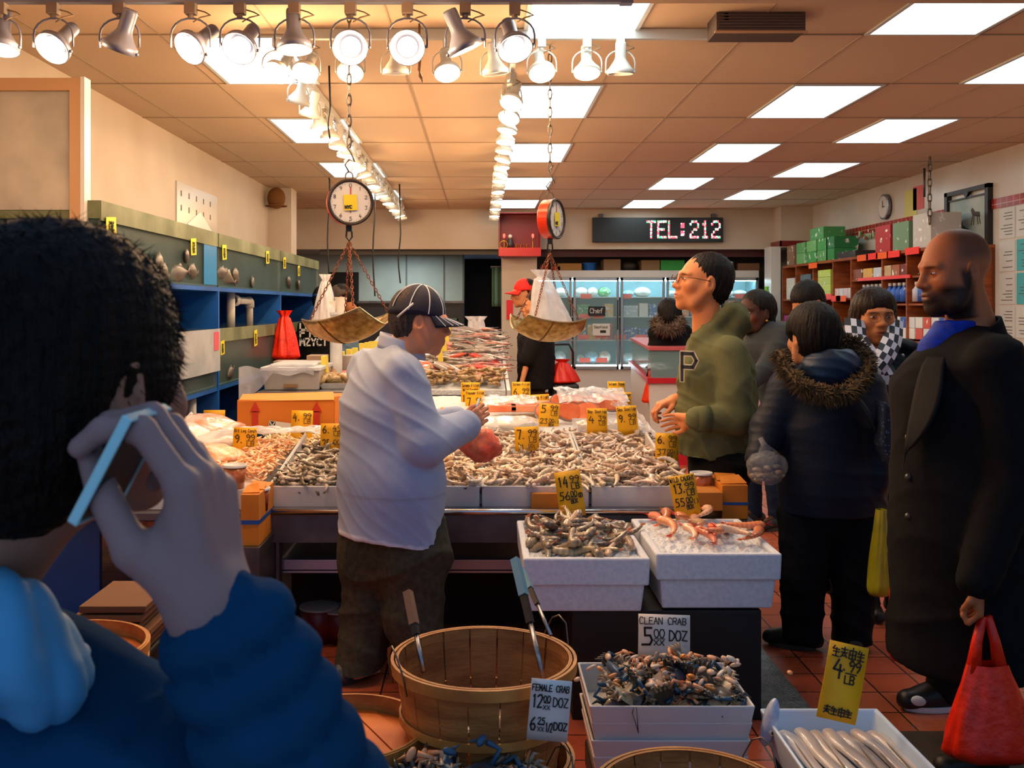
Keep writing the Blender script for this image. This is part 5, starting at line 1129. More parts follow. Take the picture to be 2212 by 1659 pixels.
lb = MB(); lb.T = Matrix.Translation(q) @ Matrix.Rotation(.14, 4, 'Y'); lb.box(.004, .04, -.006, -.004, -.102, -.003); lb.build('label_black_band', M['ink'], t)
lb = MB(); lb.T = Matrix.Translation(q) @ Matrix.Rotation(.14, 4, 'Y'); letters(lb, 'JFK', (.034, -.0075, -.098), (0, 0, 1), (-1, 0, 0), .027, wid=.09, j=0, pen=.25); lb.build('label_code', M['white'], t)
lb = MB(); lb.T = Matrix.Translation(q) @ Matrix.Rotation(.14, 4, 'Y')
for k in range(7): lb.box(.05+.011*k, .054+.011*k+.003*(k % 2), -.006, -.004, -.09, -.03)
lb.build('label_print', mat('grey_print', '#5c605e', .6), t)
# small boxes and cups around the table ends
def carton(px0, px1, py0, py1, Yb_, D, lab, band=True, mt='card', flaps=False):
    x0, x1, z0, z1 = PX(px0, Yb_), PX(px1, Yb_), PZ(py1, Yb_), PZ(py0, Yb_)
    t = thing('small_carton', lab, 'carton', ((x0+x1)/2, Yb_+D/2, z0)); MB().box(x0, x1, Yb_, Yb_+D, z0, z1).build('body', M[mt], t, bevel=.003)
    if band: MB().box(x0-.002, x1+.002, Yb_-.002, Yb_+D+.002, z0+(z1-z0)*.42, z0+(z1-z0)*.5).build('blue_strap', mat('strap_blue', '#1a4f9c', .4), t)
    if flaps: MB().slab([(x0, Yb_+.02, z1), (x1, Yb_+.02, z1+.003), (x1-.02, Yb_+.09, z1+.03), (x0+.01, Yb_+.09, z1+.02)], .004).slab([(x0, Yb_+.1, z1+.002), (x1, Yb_+.1, z1), (x1-.01, Yb_+.2, z1+.015), (x0+.01, Yb_+.2, z1+.02)], .004).build('flaps', M[mt], t)
    return x0, x1, z0, z1
o_ = mat('orange_small_card', '#d8841c', .7, col2='#c47414', scale=6); M['card3'] = o_
b1 = carton(520, 559, 1068, 1180, 4.15, .3, 'tall orange carton with a blue strap by the left table corner', mt='card3', flaps=True)
tag(MB().box(b1[0]-.3, b1[1]+.01, 4.12, 4.5, 0, b1[2]).build('corner_stand', M['steel_dark']), 'grey stand below the strapped carton at the left corner', 'stand')
b2 = carton(1560, 1616, 1048, 1122, 4.45, .3, 'orange carton with a blue strap by the right table corner', mt='card3', flaps=True)
b3 = carton(1498, 1562, 1064, 1104, 4.42, .2, 'open low brown carton between the Wild Caught card and the strapped carton', False, 'card')
b4 = carton(1148, 1216, 1066, 1106, 4.42, .03, 'small flat brown box leaning on the tray behind the 14.99 card', False, 'card')
tag(MB().box(tx1+.0, b2[1]+.02, 4.42, 4.95, 0, min(b2[2], b3[2])-.001).build('corner_stand', M['steel_dark']), 'dark stand carrying the cartons at the right corner', 'stand')
def cup(px, py, Yc, r, h, lab, zb=None):
    c = P(px, py, Yc); c.z -= h; t = thing('deli_cup', lab, 'cup', c)
    MB().lathe([(r*.8, 0), (r, h*.9), (r*.97, h*.9), (r*.78, .004)], c, 24).build('cup', mat('cup_clear', '#c87848', .2, col2='#8a3c1c', scale=20), t, smooth=True)
    MB().lathe([(r*1.06, h*.9), (r*1.06, h), (r*.98, h*1.01), (r*.95, h*.97), (0, h*.97)], c, 24, cap=False).build('lid', M['whitep'], t, smooth=True)
cup(507, 1003, 4.55, .052, .11, 'deli cup of brown sauce with white lid left of the dark shrimp')
cup(560, 1053, 4.3, .045, .1, 'second lidded deli cup half hidden behind the left strapped carton')
cup(1515, 1020, 4.62, .05, .09, 'lidded deli cup beside the right strapped carton')
# fillets and steaks at the back
sal = mat('salmon', '#f0703a', .35, col2='#f8a070', scale=6, stretch=(1, 6, 1), coat=.5)
for i in range(4):
    c = P(1085+24*i, 885-3*(i % 2), 6.6+.1*(i % 2)); mb = MB(); mb.T = Matrix.Translation((c.x, c.y, surf(6.6)+.02+.012*(i % 2)))
    mb.box(-.1, .1, -.08, .08, -.02, .025); tag(mb.build('salmon_fillet', sal, bevel=.012), 'thick orange salmon fillet under film, %s from the left' % ['first', 'second', 'third', 'fourth'][i], 'fillet', 'salmon fillets at the back of the table')
tag(MB().grid(sheetfn(PX(1040, 6.7), PX(1160, 6.7), 6.5, 6.95, lambda y: surf(y)+.06, .01, 5), 40, 20).build('cling_film', film, smooth=True), 'clear film over the salmon fillets', 'plastic sheet')
stk_ = mat('salmon_steak', '#d8602c', .35, col2='#e8804c', scale=8, coat=.5)
for i, (px, py) in enumerate([(1215, 893), (1250, 890), (1290, 888), (1230, 918), (1325, 888), (1265, 915), (1185, 905)]):
    Yc = 6.35 if py > 900 else 6.75; c = P(px, py, Yc); t = thing('salmon_steak', 'round salmon steak with dark skin under plastic, %s of the group' % ['first', 'second', 'third', 'fourth', 'fifth', 'sixth', 'seventh'][i], 'fish steak', c, 'salmon steaks at the back of the table')
    Mx = Matrix.Rotation(R(62), 4, 'X') @ Matrix.Rotation(rnd.uniform(-.4, .4), 4, 'Y'); zz = surf(Yc)+.035
    MB().lathe([(.085, -.018), (.09, 0), (.085, .018)], (c.x, c.y, zz), 20, Mx, sy=.7).build('flesh', stk_, t, bevel=.006); MB().lathe([(.093, -.012), (.094, .012), (.088, .012), (.088, -.012)], (c.x, c.y, zz), 20, Mx, sy=.7).build('skin', mat('fish_skin', '#8a8078', .3), t)
tag(MB().grid(sheetfn(PX(1200, 6.7), PX(1345, 6.7), 6.35, 6.95, lambda y: surf(y)+.1+.03*math.sin((y-6.35)*5), .018, 7), 50, 30).build('cling_film', film, smooth=True), 'shiny crumpled film over the salmon steaks', 'plastic sheet')
for i, (a_, b_, ya, yb, nm) in enumerate([(1245, 1325, 5.75, 6.1, 'bay'), (1328, 1412, 5.7, 6.1, 'sea')]):
    x0, x1 = PX(a_, 5.8), PX(b_, 5.8); z = surf(5.8)-.02; t = thing('scallop_tub', 'clear plastic tub of %s scallops in ice' % nm, 'tub', ((x0+x1)/2, ya, z))
    MB().tray(x0, min(x1, .95), ya, yb, z, z+.07, .004, .95).build('tub', film, t)
    rg = random.Random(i); mb = MB(); mb.col = lin('#efe0c8')
    for k in range(90): mb.sphere((rg.uniform(x0+.03, min(x1, .95)-.03), rg.uniform(ya+.03, yb-.03), z+.035+rg.uniform(0, .02)), (.02, .02, .012), nu=8, nv=5)
    q = mb.build('scallops', SM, t, smooth=True, colors=True); q['kind'] = 'stuff'
tag(MB().grid(sheetfn(PX(1350, 6.0), PX(1420, 5.5), 5.5, 6.7, lambda y: surf(y)+.05, .03, 9), 40, 40).build('plastic_sheet', film, smooth=True), 'crumpled clear plastic edge at the back right corner of the table', 'plastic sheet')
for i, (px, py, w_, h_) in enumerate([(1045, 905, .14, .05), (1090, 918, .17, .05), (1060, 935, .15, .04), (1130, 902, .1, .04), (1025, 925, .1, .045)]):
    Yc = 6.1-.12*i % .4; c = P(px, py, 6.0); blob('white_fillet_bag', (c.x, 6.0+.04*i, surf(6.0)+.01), (w_, .16, h_), wf, 'white plastic-wrapped fillet pack beside the salmon, %s of five' % ['first', 'second', 'third', 'fourth', 'fifth'][i], 'fillet pack', 20+i, .14, grp='wrapped white fillets')
# ================================================================ fish counter behind
def fz(Y): return .86+(1.19-.86)*(Y-8.4)/3.6
t = thing('fish_counter', 'sloping white-edged counter carrying the long heap of whole fish', 'counter', (0, 8.4, 0))
MB().prism([(8.35, 0), (12.1, 0), (12.1, fz(12.1)-.05), (8.35, fz(8.35)-.05)], -1.25, .22, axis='x').build('body', M['steel_dark'], t)
MB().prism([(8.3, fz(8.3)-.09), (12.1, fz(12.1)-.09), (12.1, fz(12.1)), (8.3, fz(8.3))], .22, .25, axis='x').build('side_rail', M['white'], t)
tag(MB().prism([(8.36, fz(8.36)-.049), (12.1, fz(12.1)-.049), (12.1, fz(12.1)-.01), (8.36, fz(8.36)-.01)], -1.24, .21, axis='x').build('crushed_ice', M['ice']), 'crushed ice under the whole fish', 'ice', kind='stuff')
FM = [mat('fish_silver', '#b0a49c', .25, col2='#6f6660', scale=14, stretch=(1, .3, 6), coat=.5, rnd_amt=.3), mat('fish_pink', '#d8a090', .3, col2='#b06a5c', scale=14, stretch=(1, .3, 6), coat=.5, rnd_amt=.25), mat('fish_red', '#d8503c', .3, col2='#a83424', scale=10, coat=.4, rnd_amt=.2)]
ff = []
for i, m in enumerate(FM):
    for j, (L_, h_, t_) in enumerate(((.52, .11, .06), (.42, .1, .055))):
        r = thing('whole_fish', 'x', 'fish'); b = fish_mesh(MB(), L_, h_, t_).build('body', m, r, smooth=True); 
        MB().sphere((-L_*.43, t_*.26, h_*.1), .007, nu=8, nv=6).build('eye', M['ink'], b); ff.append(r)
rg = random.Random(31)
for k in range(190):
    Y = 8.75+3.25*(k/190)+rg.uniform(-.1, .1); x = rg.uniform(-.75, .12); red = 8.7 < Y < 9.5 and rg.random() < .4
    r = ff[rg.choice((4, 5))] if red else ff[rg.choice((0, 1, 2, 3, 0, 1))]
    dup(r, '%s whole fish lying in the long heap on the sloping counter' % ('red' if red else 'silver or pinkish'), 'red fish in the long heap' if red else 'pale fish in the long heap', (x, Y, fz(Y)+.03+rg.uniform(0, .08)), (R(90)+rg.gauss(0, .25), rg.gauss(0, .1), R(-24)+rg.gauss(0, .13)+(math.pi if rg.random() < .2 else 0)), rg.uniform(.8, 1.15))
for r in ff: drop(r)
# clams in front of the fish
cmesh = MB(); cmesh.sphere((0, 0, 0), (.032, .026, .014), nu=14, nv=8)
cl = cmesh.build('clam', mat('clam_shell', '#c0a070', .4, col2='#8a6a42', scale=60, stretch=(1, 1, 5), rnd_amt=.25, coat=.2), smooth=True); tag(cl, 'x', 'clam'); rg = random.Random(12)
for k in range(230):
    if k < 190: Y = rg.uniform(8.42, 8.95); x = rg.uniform(-.5, .2); z = fz(Y)+.02+rg.uniform(0, .09); g_ = 'clams before the fish heap'; lb = 'brown-ribbed clam heaped before the whole fish'
    else: Y = rg.uniform(7.5, 8.0); x = rg.uniform(PX(700, 7.8), PX(775, 7.8)); z = .96+rg.uniform(0, .06); g_ = 'clams behind the pale jacket'; lb = 'large clam in the tray left of the pale blue jacket'
    dup(cl, lb, g_, (x, Y, z), (rg.uniform(-.6, .6), rg.uniform(-.6, .6), rg.uniform(0, 6.28)), (1 if k < 190 else 1.9)*rg.uniform(.8, 1.3))
bpy.data.objects.remove(cl)
# back left counter
t = thing('back_counter', 'steel counter holding the white plastic boxes beside the tanks', 'counter', (-1.3, 7.2, 0))
MB().box(-1.62, -.75, 7.2, 8.3, .84, .93).build('counter_top', M['steel'], t); MB().box(-1.6, -.77, 7.25, 8.25, .12, .84).build('body', mat('counter_body', '#20242c', .6), t)
for x in (-1.58, -.8): MB().box(x, x+.04, 7.22, 7.26, 0, .84).build('leg', M['white'], t)
t = thing('plastic_box', 'white lidded plastic box wrapped in film on the steel counter', 'box', P(627, 838, 7.35))
x0, x1, z0, z1 = PX(566, 7.35), PX(690, 7.35), .932, PZ(787, 7.35)
MB().tray(x0, x1, 7.35, 7.95, z0, z1-.05, .01, .93).build('box', mat('milk_plastic', '#cfc9c2', .3, alpha=.85), t, bevel=.004); MB().box(x0-.01, x1+.01, 7.33, 7.97, z1-.05, z1-.02).box(x0+.05, x1-.05, 7.4, 7.9, z1-.02, z1).build('lid', M['whitep'], t, bevel=.006)
MB().box((x0+x1)/2-.05, (x0+x1)/2+.05, 7.34, 7.35, z0+.02, z0+.045).build('latch', M['card2'], t)
tag(MB().grid(lambda u, v: (x0-.16+.55*u, 7.3+.03*math.sin(9*u), z1-.02-.05*v-.25*v*v*max(0, 1-2.2*u)+.01*math.sin(17*u+6*v)), 40, 20).build('plastic_film', mat('milky2', '#dfe2ea', .2, alpha=.6, bump=.8, bscale=20), smooth=True), 'loose milky film hanging off the left side of the white box', 'plastic sheet')
for i, (a_, b_, y_, h_) in enumerate([(590, 668, 780, 5), (662, 702, 768, 9), (740, 800, 768, 26)]):
    Yc = 8.05+.1*i; tag(MB().box(PX(a_, Yc), PX(b_, Yc), Yc, Yc+.2, .932 if i < 2 else .932, PZ(y_, Yc)).build('stacked_lid' if i < 2 else 'ice_bin', mat('lid_grey%d' % i, ['#a89484', '#b89a80', '#a8a49c'][i], .4), bevel=.004), ['flat greyish lid stack behind the white plastic box', 'small brownish carton lid behind the white plastic box', 'grey bin behind the yellow tags by the pale jacket'][i], 'box')
tag(MB().tray(PX(697, 7.6), -.62, 7.45, 8.05, .932, .975, .01, .95).build('clam_tray', M['whitep']), 'white tray of clams left of the pale jacket', 'tray')
tag(MB().sphere(P(745, 808, 8.1), (.11, .08, .03)).build('red_fish_piece', mat('redmeat', '#d8502c', .4), smooth=True), 'orange-red fish piece among the clams', 'fish')
# red bags by the tanks
t = thing('red_bag', 'bright red plastic bag tied and hanging by the far tank', 'bag', (PX(613, 9.2), 9.2, PZ(775, 9.2)))
bag_cone('film', (PX(615, 9.2), 9.2, PZ(778, 9.2)), .14, .46, M['redbag'], None, seed=3, parent=t, neck=.16)
t = thing('red_bag', 'darker red bag left of the bright red one by the tanks', 'bag', (PX(588, 9.35), 9.35, PZ(785, 9.35)))
bag_cone('film', (PX(588, 9.35), 9.35, PZ(785, 9.35)), .12, .36, mat('dark_red_film', '#b41c0c', .35, bump=.5, bscale=25), None, seed=5, parent=t, neck=.16)
# maroon bucket under the table, left
for i, (px, py) in enumerate(((690, 1310), (738, 1315))):
    c = P(px, py, 4.62); z = c.z; r_ = .085
    t = thing('maroon_bucket', ['dark red bucket on the floor left of the trouser legs', 'second dark red bucket half behind the trouser legs'][i], 'bucket', (c.x, c.y, 0), 'maroon buckets')
    MB().lathe([(r_*.8, .0), (r_*1.05, z), (r_*1.0, z), (r_*.76, .01)], (c.x, c.y, 0), 28).build('body', mat('bucket_maroon', '#6d1418', .4), t, smooth=True); MB().lathe([(r_*1.0, z-.006), (r_*1.09, z-.004), (r_*1.09, z+.004), (r_*1.0, z+.006)], (c.x, c.y, 0), 28).build('rim', mat('bucket_rim', '#a89890', .4), t, smooth=True)
# ================================================================ baskets
def basket(c, r, h, lab, name='crab_basket', taper=.82, nsl=18, handles=True, floor_=True, slats='slat', inner=True):
    c = Vector(c); t = thing(name, lab, 'basket', (c.x, c.y, c.z-h)); a = MB(); rg = random.Random(int(c.x*1000))
    for k in range(nsl):
        a0, a1 = 2*math.pi*(k+.03)/nsl, 2*math.pi*(k+.97)/nsl; rr = r*rg.uniform(.985, 1.0)
        def fn(u, v, a0=a0, a1=a1, rr=rr):
            an = a0+(a1-a0)*u; q = rr*(taper+(1-taper)*v**.8)*.985
            return (c.x+q*math.cos(an), c.y+q*math.sin(an), c.z-h+h*v)
        a.grid(fn, 4, 6)
    a.build('slats', M[slats], t, smooth=False, solid=.004)
    hp = MB()
    for (zz, k, tk) in ((0, 1.0, .009), (-h*.5, .93, .006)):
        q = r*(1 if zz == 0 else taper+(1-taper)*.55); hgt = .028 if zz == 0 else .02
        hp.lathe([(q+.001, zz-hgt), (q+tk, zz-hgt), (q+tk, zz), (q+.001, zz)], c, 48, cap=False)
        if zz == 0: hp.lathe([(q-.011, zz-hgt), (q-.003, zz-hgt), (q-.003, zz), (q-.011, zz)], c, 48, cap=False)
    hp.build('hoops', M['rimwood'], t)
    if floor_: 
        MB().lathe([(0, -h+.004), (r*taper, -h+.004), (r*taper, -h-.004), (0, -h-.004)], c, 32, cap=False).build('bottom', M['slat'], t)
    if handles:
        for sg, an in ((-1, R(205)), (1, R(35))):
            p = c+Vector((r*math.cos(an), r*math.sin(an), 0)); tn = Vector((-math.sin(an), math.cos(an), 0)); o = Vector((math.cos(an), math.sin(an), 0))
            MB().tube([p-tn*.05+Vector((0, 0, -.05)), p-tn*.05+o*.01, p-tn*.03+o*.02+Vector((0, 0, .045)), p+o*.02+Vector((0, 0, .06)), p+tn*.03+o*.02+Vector((0, 0, .045)), p+tn*.05+o*.01, p+tn*.05+Vector((0, 0, -.05))], .0022, 6).build('wire_handle', M['chain'], t, smooth=True)
    return t
B1 = (PX(1045, 2.56), 2.56, .652)
basket(B1, .23, .27, 'tall wooden basket nearly empty, with the Female Crab sign on its rim')
basket((PX(1045, 2.56), 2.56, .40), .225, .27, 'wooden basket stacked under the Female Crab basket', handles=False)
tag(MB().box(B1[0]-.2, B1[0]+.2, 2.38, 2.74, 0, .129).build('black_crate', M['black'], bevel=.01), 'black crate on the floor under the stacked baskets', 'crate')
B3 = (PX(1028, 2.27), 2.20, .455); basket(B3, .232, .26, 'wooden basket full of dark crabs at the bottom edge, left of centre')
tag(MB().box(B3[0]-.2, B3[0]+.2, 2.0, 2.375, 0, .19).build('black_crate', M['black'], bevel=.01), 'low black crate under the full crab basket', 'crate')
B4 = (PX(1487, 2.27), 2.22, .47); basket(B4, .215, .26, 'empty-looking wooden basket at the bottom edge before the crab tray', slats='slat')
tag(MB().box(B4[0]-.18, B4[0]+.18, 2.05, 2.4, 0, .205).build('black_crate', M['black'], bevel=.01), 'low black crate under the basket at the bottom edge', 'crate')
M['slat_or'] = mat('orange_slats', '#e07a22', .6, col2='#b85412', scale=4, stretch=(1, 1, 1), bump=.2)
def lid(c, r, lab, rot=0, m='slat_or'):
    c = Vector(c); t = thing('basket_lid', lab, 'basket lid', (c.x, c.y, c.z-.05)); a = MB()
    for k in range(7):
        x0 = -r+2*r*k/7; x1 = x0+2*r/7*.96
        def yy(x): return math.sqrt(max(0, (r*.97)**2-x*x))
        pts = [(x0+(x1-x0)*i/4) for i in range(5)]; poly = [(x, yy(x)) for x in pts]+[(x, -yy(x)) for x in pts[::-1]]
        q = Matrix.Rotation(rot, 2)
        a.prism([tuple(q @ Vector(p)+Vector((c.x, c.y))) for p in poly], c.z-.05, c.z-.044+.003*(k % 2), axis='z')
    a.build('slats', M[m], t)
    MB().lathe([(r*.965, -.052), (r, -.052), (r*1.01, 0), (r*.975, 0)], c, 48, cap=False).lathe([(r*1.0, -.03), (r*1.03, -.03), (r*1.035, -.002), (r*1.01, -.002)], c, 48, cap=False).build('hoop', M['rimwood'], t)
    a = MB(); a.T = Matrix.Translation((c.x, c.y, c.z)) @ Matrix.Rotation(rot+1.2, 4, 'Z'); a.box(-r*1.02, r*1.02, -.02, .02, -.046, -.038); a.build('cross_slat', M[m], t)
    return t
lid((PX(140, 2.84), 2.84, .586), .225, 'round orange basket lid beside the jacket collar of the phoning man', .9)
basket((PX(140, 2.84), 2.86, .53), .215, .3, 'wooden basket beneath the orange lid at the left edge', handles=False)
tag(MB().box(PX(60, 2.84), PX(220, 2.84), 2.7, 3.0, 0, .225).build('black_crate', M['black'], bevel=.01), 'black crate under the lidded basket at the left edge', 'crate')
lid((PX(745, 2.5), 2.5, .50), .2, 'round orange basket lid low between the blue sleeve and the tall basket', .5)
basket((PX(745, 2.5), 2.5, .445), .19, .3, 'wooden basket under the low orange lid beside the blue sleeve', handles=True)
tag(MB().box(PX(680, 2.5), PX(815, 2.5), 2.4, 2.6, 0, .143).build('black_crate', M['black'], bevel=.01), 'black crate under the basket beside the blue sleeve', 'crate')
for k in range(6):
    c = P(262, 1390-19*k, 3.35); c.x += .012*((k*7) % 3-1)
    tag(MB().box(c.x-.12+.005*k, c.x+.12, 3.2, 3.5, c.z, c.z+.022).build('flattened_carton', mat('dim_card%d' % (k % 2), ['#7a5232', '#6a452a'][k % 2], .8), bevel=.003), 'brown flat carton in the pile behind the orange lid, %s from the bottom' % ['first', 'second', 'third', 'fourth', 'fifth', 'top one, sixth'][k], 'carton', 'pile of flat cartons')
tag(MB().box(PX(180, 3.35), PX(340, 3.35), 3.2, 3.5, 0, PZ(1391, 3.35)).build('black_crate', M['black'], bevel=.01), 'black crate under the pile of flat cartons', 'crate')
# tools in the basket
def tool(name, a, b, r, mt, lab, tip=None):
    t = thing(name, lab, 'tongs', a); a, b = Vector(a), Vector(b); mid = a.lerp(b, .55)
    MB().tube([a, mid], r, 4).build('handle', M['black'], t); MB().tube([mid, b], r*.6, 6).build('shaft', M['steel'], t, smooth=True)
    if tip: MB().tube([a-(b-a).normalized()*.0, a.lerp(b, tip)], r*1.25, 4).build('taped_grip', mat('teal_tape' if mt else 'brown_grip', '#6fa0ac' if mt else '#8a6448', .5), t)
tool('crab_tongs', P(1113, 1208, 2.75), P(1175, 1470, 2.5), .012, 1, 'long tongs with blue-grey taped grip standing in the tall basket', .32)
tool('crab_tongs', P(1128, 1232, 2.85), P(1190, 1372, 2.62), .009, 1, 'second tong arm crossing behind the taped grip', .3)
tool('crab_stick', P(881, 1278, 2.75), P(915, 1452, 2.6), .012, 0, 'short square-ended tool with brown grip at the left of the tall basket', .42)
# crabs
def crab_parts(mb_s, mb_c, mb_l, w, sc_):
    mb_s.grid(lambda u, v: ((lambda a, q: (w*q*math.cos(a)*(1+.12*abs(math.cos(a))**8), w*.62*q*math.sin(a), w*.26*(1-q**2.2)))(2*math.pi*u, v)), 28, 6, wrap=True)
    mb_s.grid(lambda u, v: ((lambda a, q: (w*q*math.cos(a)*(1+.12*abs(math.cos(a))**8), w*.62*q*math.sin(a), -w*.14*(1-q**2)))(2*math.pi*u, v)), 28, 4, wrap=True)
    for s_ in (-1, 1):
        for k in range(4):
            y = w*(.35-.25*k); mb_l.tube([(s_*w*.8, y, -w*.05), (s_*w*1.12, y*1.4, w*.14), (s_*w*1.35, y*1.6-w*.1, -w*.05)], [w*.1, w*.085, w*.03], 6)
        mb_c.tube([(s_*w*.7, w*.4, 0), (s_*w*1.15, w*.75, w*.1), (s_*w*.8, w*1.1, w*.08)], [w*.08, w*.1, w*.12], 6)
        mb_c.sphere((s_*w*.62, w*1.2, w*.08), (w*.26, w*.14, w*.1), Matrix.Rotation(s_*.5, 3, 'Z'), nu=10, nv=6)
        mb_c.tube([(s_*w*.45, w*1.25, w*.08), (s_*w*.15, w*1.3, w*.06)], [w*.06, w*.01], 5)
shells = [mat('crab_olive', '#4c4436', .35, col2='#2c2a28', scale=30, coat=.4, rnd_amt=.3), mat('crab_blue', '#3c4658', .35, col2='#25282e', scale=30, coat=.4, rnd_amt=.3), mat('crab_pale', '#a8977c', .4, col2='#c8bca4', scale=30, coat=.3, rnd_amt=.25)]
claws = [mat('claw_blue', '#24506c', .4), mat('claw_orange', '#e8782a', .35, col2='#d8b48c', scale=30), mat('claw_pale', '#b8a68c', .35, col2='#7c6c58', scale=40)]
CP = []
for i in range(6):
    r = thing('crab', 'x', 'crab'); a, b, c_ = MB(), MB(), MB(); crab_parts(a, b, c_, .055, 1)
    a.build('shell', shells[(i) % 3], r, smooth=True); b.build('claws', claws[(i*2+i//3) % 3], r, smooth=True); c_.build('legs', claws[2] if i % 2 else shells[0], r, smooth=True); CP.append(r)
rg = random.Random(77)
tz = .341
for k in range(52):
    x = PX(1440, 3.2)+rg.uniform(-.17, .17); y = 3.2+rg.uniform(-.11, .11); x = min(max(x, PX(1300, 3.1)), PX(1585, 3.2)); e = max(0, 1-abs(x-PX(1450, 3.2))/.24)
    dup(CP[rg.randrange(6)], 'dark cleaned crab with blue or orange bits heaped in the white tray', 'cleaned crabs in the tray', (x, y, tz-.05+.06*e+rg.uniform(-.01, .03)), (rg.gauss(0, .5), rg.gauss(0, .5), rg.uniform(0, 6.28)), rg.uniform(.85, 1.2))
# orange roe and meat bits
strips('crab_roe', 110, lambda rg: (rg.gauss(PX(1450, 3.2), .1), rg.uniform(3.08, 3.3), tz+.015+rg.uniform(0, .05)), lin('#f08a1c'), lin('#f4e4d0'), 'orange roe and white meat bits scattered over the cleaned crabs', 'crab roe', 8, L=.04, w=.012)
for k in range(30):
    a_, q = rg.uniform(0, 6.28), .17*math.sqrt(rg.random())
    dup(CP[rg.randrange(6)], 'live dark crab in the full basket at the bottom edge', 'crabs in the full basket', (B3[0]+q*math.cos(a_), B3[1]+q*math.sin(a_), B3[2]-.04+.05*(1-q/.17)+rg.uniform(-.01, .03)), (rg.gauss(0, .5), rg.gauss(0, .5), rg.uniform(0, 6.28)), rg.uniform(1.0, 1.35))
for k in range(5):
    dup(CP[2 if k < 4 else 0], 'pale crab lying on the bottom of the tall basket', 'last crabs in the tall basket', (B1[0]+.0+.05*k-.06, B1[1]+rg.uniform(-.04, .1), B1[2]-.2), (rg.gauss(0, .4), rg.gauss(0, .4), rg.uniform(0, 6)), .9)
for k in range(18):
    a_, q = rg.uniform(0, 6.28), .15*math.sqrt(rg.random()); dup(CP[0 if k % 2 else 1], 'dark crab deep in the basket before the crab tray', 'crabs in the front right basket', (B4[0]+q*math.cos(a_), B4[1]+q*math.sin(a_), B4[2]-.2+rg.uniform(0, .03)), (rg.gauss(0, .4), rg.gauss(0, .4), rg.uniform(0, 6)), .9)
for r in CP: drop(r)
# crab trays stack
for k in range(4):
    z1 = tz-.052*k; x0, x1 = PX(1273, 3.01)+.003*k, PX(1632, 3.01)-.006*k
    o = MB().tray(x0+.004*(k % 2), x1, 3.01+.006*(k % 2), 3.385, z1-.1 if k == 0 else z1-.085, z1, .008, .93).build('white_tray', mat('tray_white', '#dcd8d0', .35, col2='#c8ccd0', scale=4), bevel=.006)
    tag(o, ['top white tray holding the cleaned crabs', 'second white tray in the stack under the cleaned crabs', 'third white tray in the stack under the cleaned crabs', 'lowest visible white tray of the crab stack'][k], 'tray', 'stack of white trays')
tag(MB().box(PX(1290, 3.01), PX(1615, 3.01), 3.03, 3.37, 0, tz-.25).build('black_crate', M['black'], bevel=.01), 'black crate under the stack of white trays', 'crate')
cp = P(1366, 1548, 2.99); tag(MB().tube([cp+Vector((0, 0, .01)), cp+Vector((.004, 0, .03)), cp+Vector((.012, 0, .028)), cp+Vector((.018, 0, -.05)), cp+Vector((.01, 0, -.02)), cp+Vector((.0, 0, .01))], .0016, 6).build('wire_clip', M['chain'], smooth=True), 'thin wire clip hooked on the front of the top white tray', 'clip')
# black block under foam boxes, diamond plate
tag(MB().box(PX(1236, 3.73), PX(1645, 3.73), 3.73, 4.3, 0, .411).build('black_block', mat('block_black', '#0d0c0c', .6), bevel=.004), 'large black crate carrying both foam boxes', 'crate')
struct('floor_steel_plate', MB().box(1.05, 1.27, 3.3, 6.2, 0, .008), mat('diamond_plate', '#8f979c', .3, .9, bump=1.0, bscale=90, col2='#6d7478', scale=20))
struct('floor_dark_mat', MB().box(1.2, 3.4, 1.2, 3.62, 0, .006), mat('dark_mat', '#2a2622', .7, col2='#3a342c', scale=9))
# ribbon fish tray
x0, x1 = PX(1640, 3.1), PX(1892, 3.1); zr = .30
t = thing('fish_tray', 'pale blue-white tray of long silver fish at the bottom right', 'tray', ((x0+x1)/2, 2.8, zr-.12))
MB().tray(x0, x1+.005, 2.45, 3.1, zr-.12, zr, .012, .86, floor=zr-.075).build('tray', mat('tray_blue', '#c4dcf0', .35), t, bevel=.008)
tag(MB().box(x0+.03, x1-.03, 2.5, 3.05, 0, zr-.121).build('black_crate', M['black'], bevel=.01), 'black crate under the tray of silver fish', 'crate')
rf = mat('ribbon_silver', '#d8d2ca', .3, col2='#b8a898', scale=7, stretch=(1, .15, 1), coat=.4, rnd_amt=.08)
for k in range(7):
    xx = x0+.05+.045*k; sl = .05
    mb = MB(); n = 18
    for i in range(1):
        pts = [(xx+sl*(j/(n-1))*1.0+.006*math.sin(j*.5+k), 3.02-.5*j/(n-1), zr-.045+.012*(k % 2)+.004*math.sin(j*.9+k)) for j in range(n)]
        mb.tube(pts, [.008+.019*math.sin(math.pi*min(1, (j+1.5)/8)) if j < 4 else .026-.0006*j for j in range(n)], 8)
    r = thing('silver_fish', 'long flat silver fish in the blue-white tray, %s from the left' % ['first', 'second', 'third', 'fourth', 'fifth', 'sixth', 'seventh'][k], 'fish', (xx, 3.0, zr-.05), 'long silver fish in the tray')
    mb.v = [(xx+(v[0]-xx)*1.0, v[1], zr-.045+(v[2]-zr+.045)*.55) for v in mb.v]
    mb.build('body', rf, r, smooth=True); MB().prism([(xx+.0, 2.55), (xx+.006, 3.0), (xx+.01, 2.55)], zr-.034, zr-.031, axis='z').build('back_fin', mat('fin_grey', '#8c8274', .5), r)
t = thing('blue_fish_head', 'blue shimmering fish head with a big eye poking up at the left tray corner', 'fish', P(1665, 1600, 2.95)); c = P(1663, 1560, 3.0)
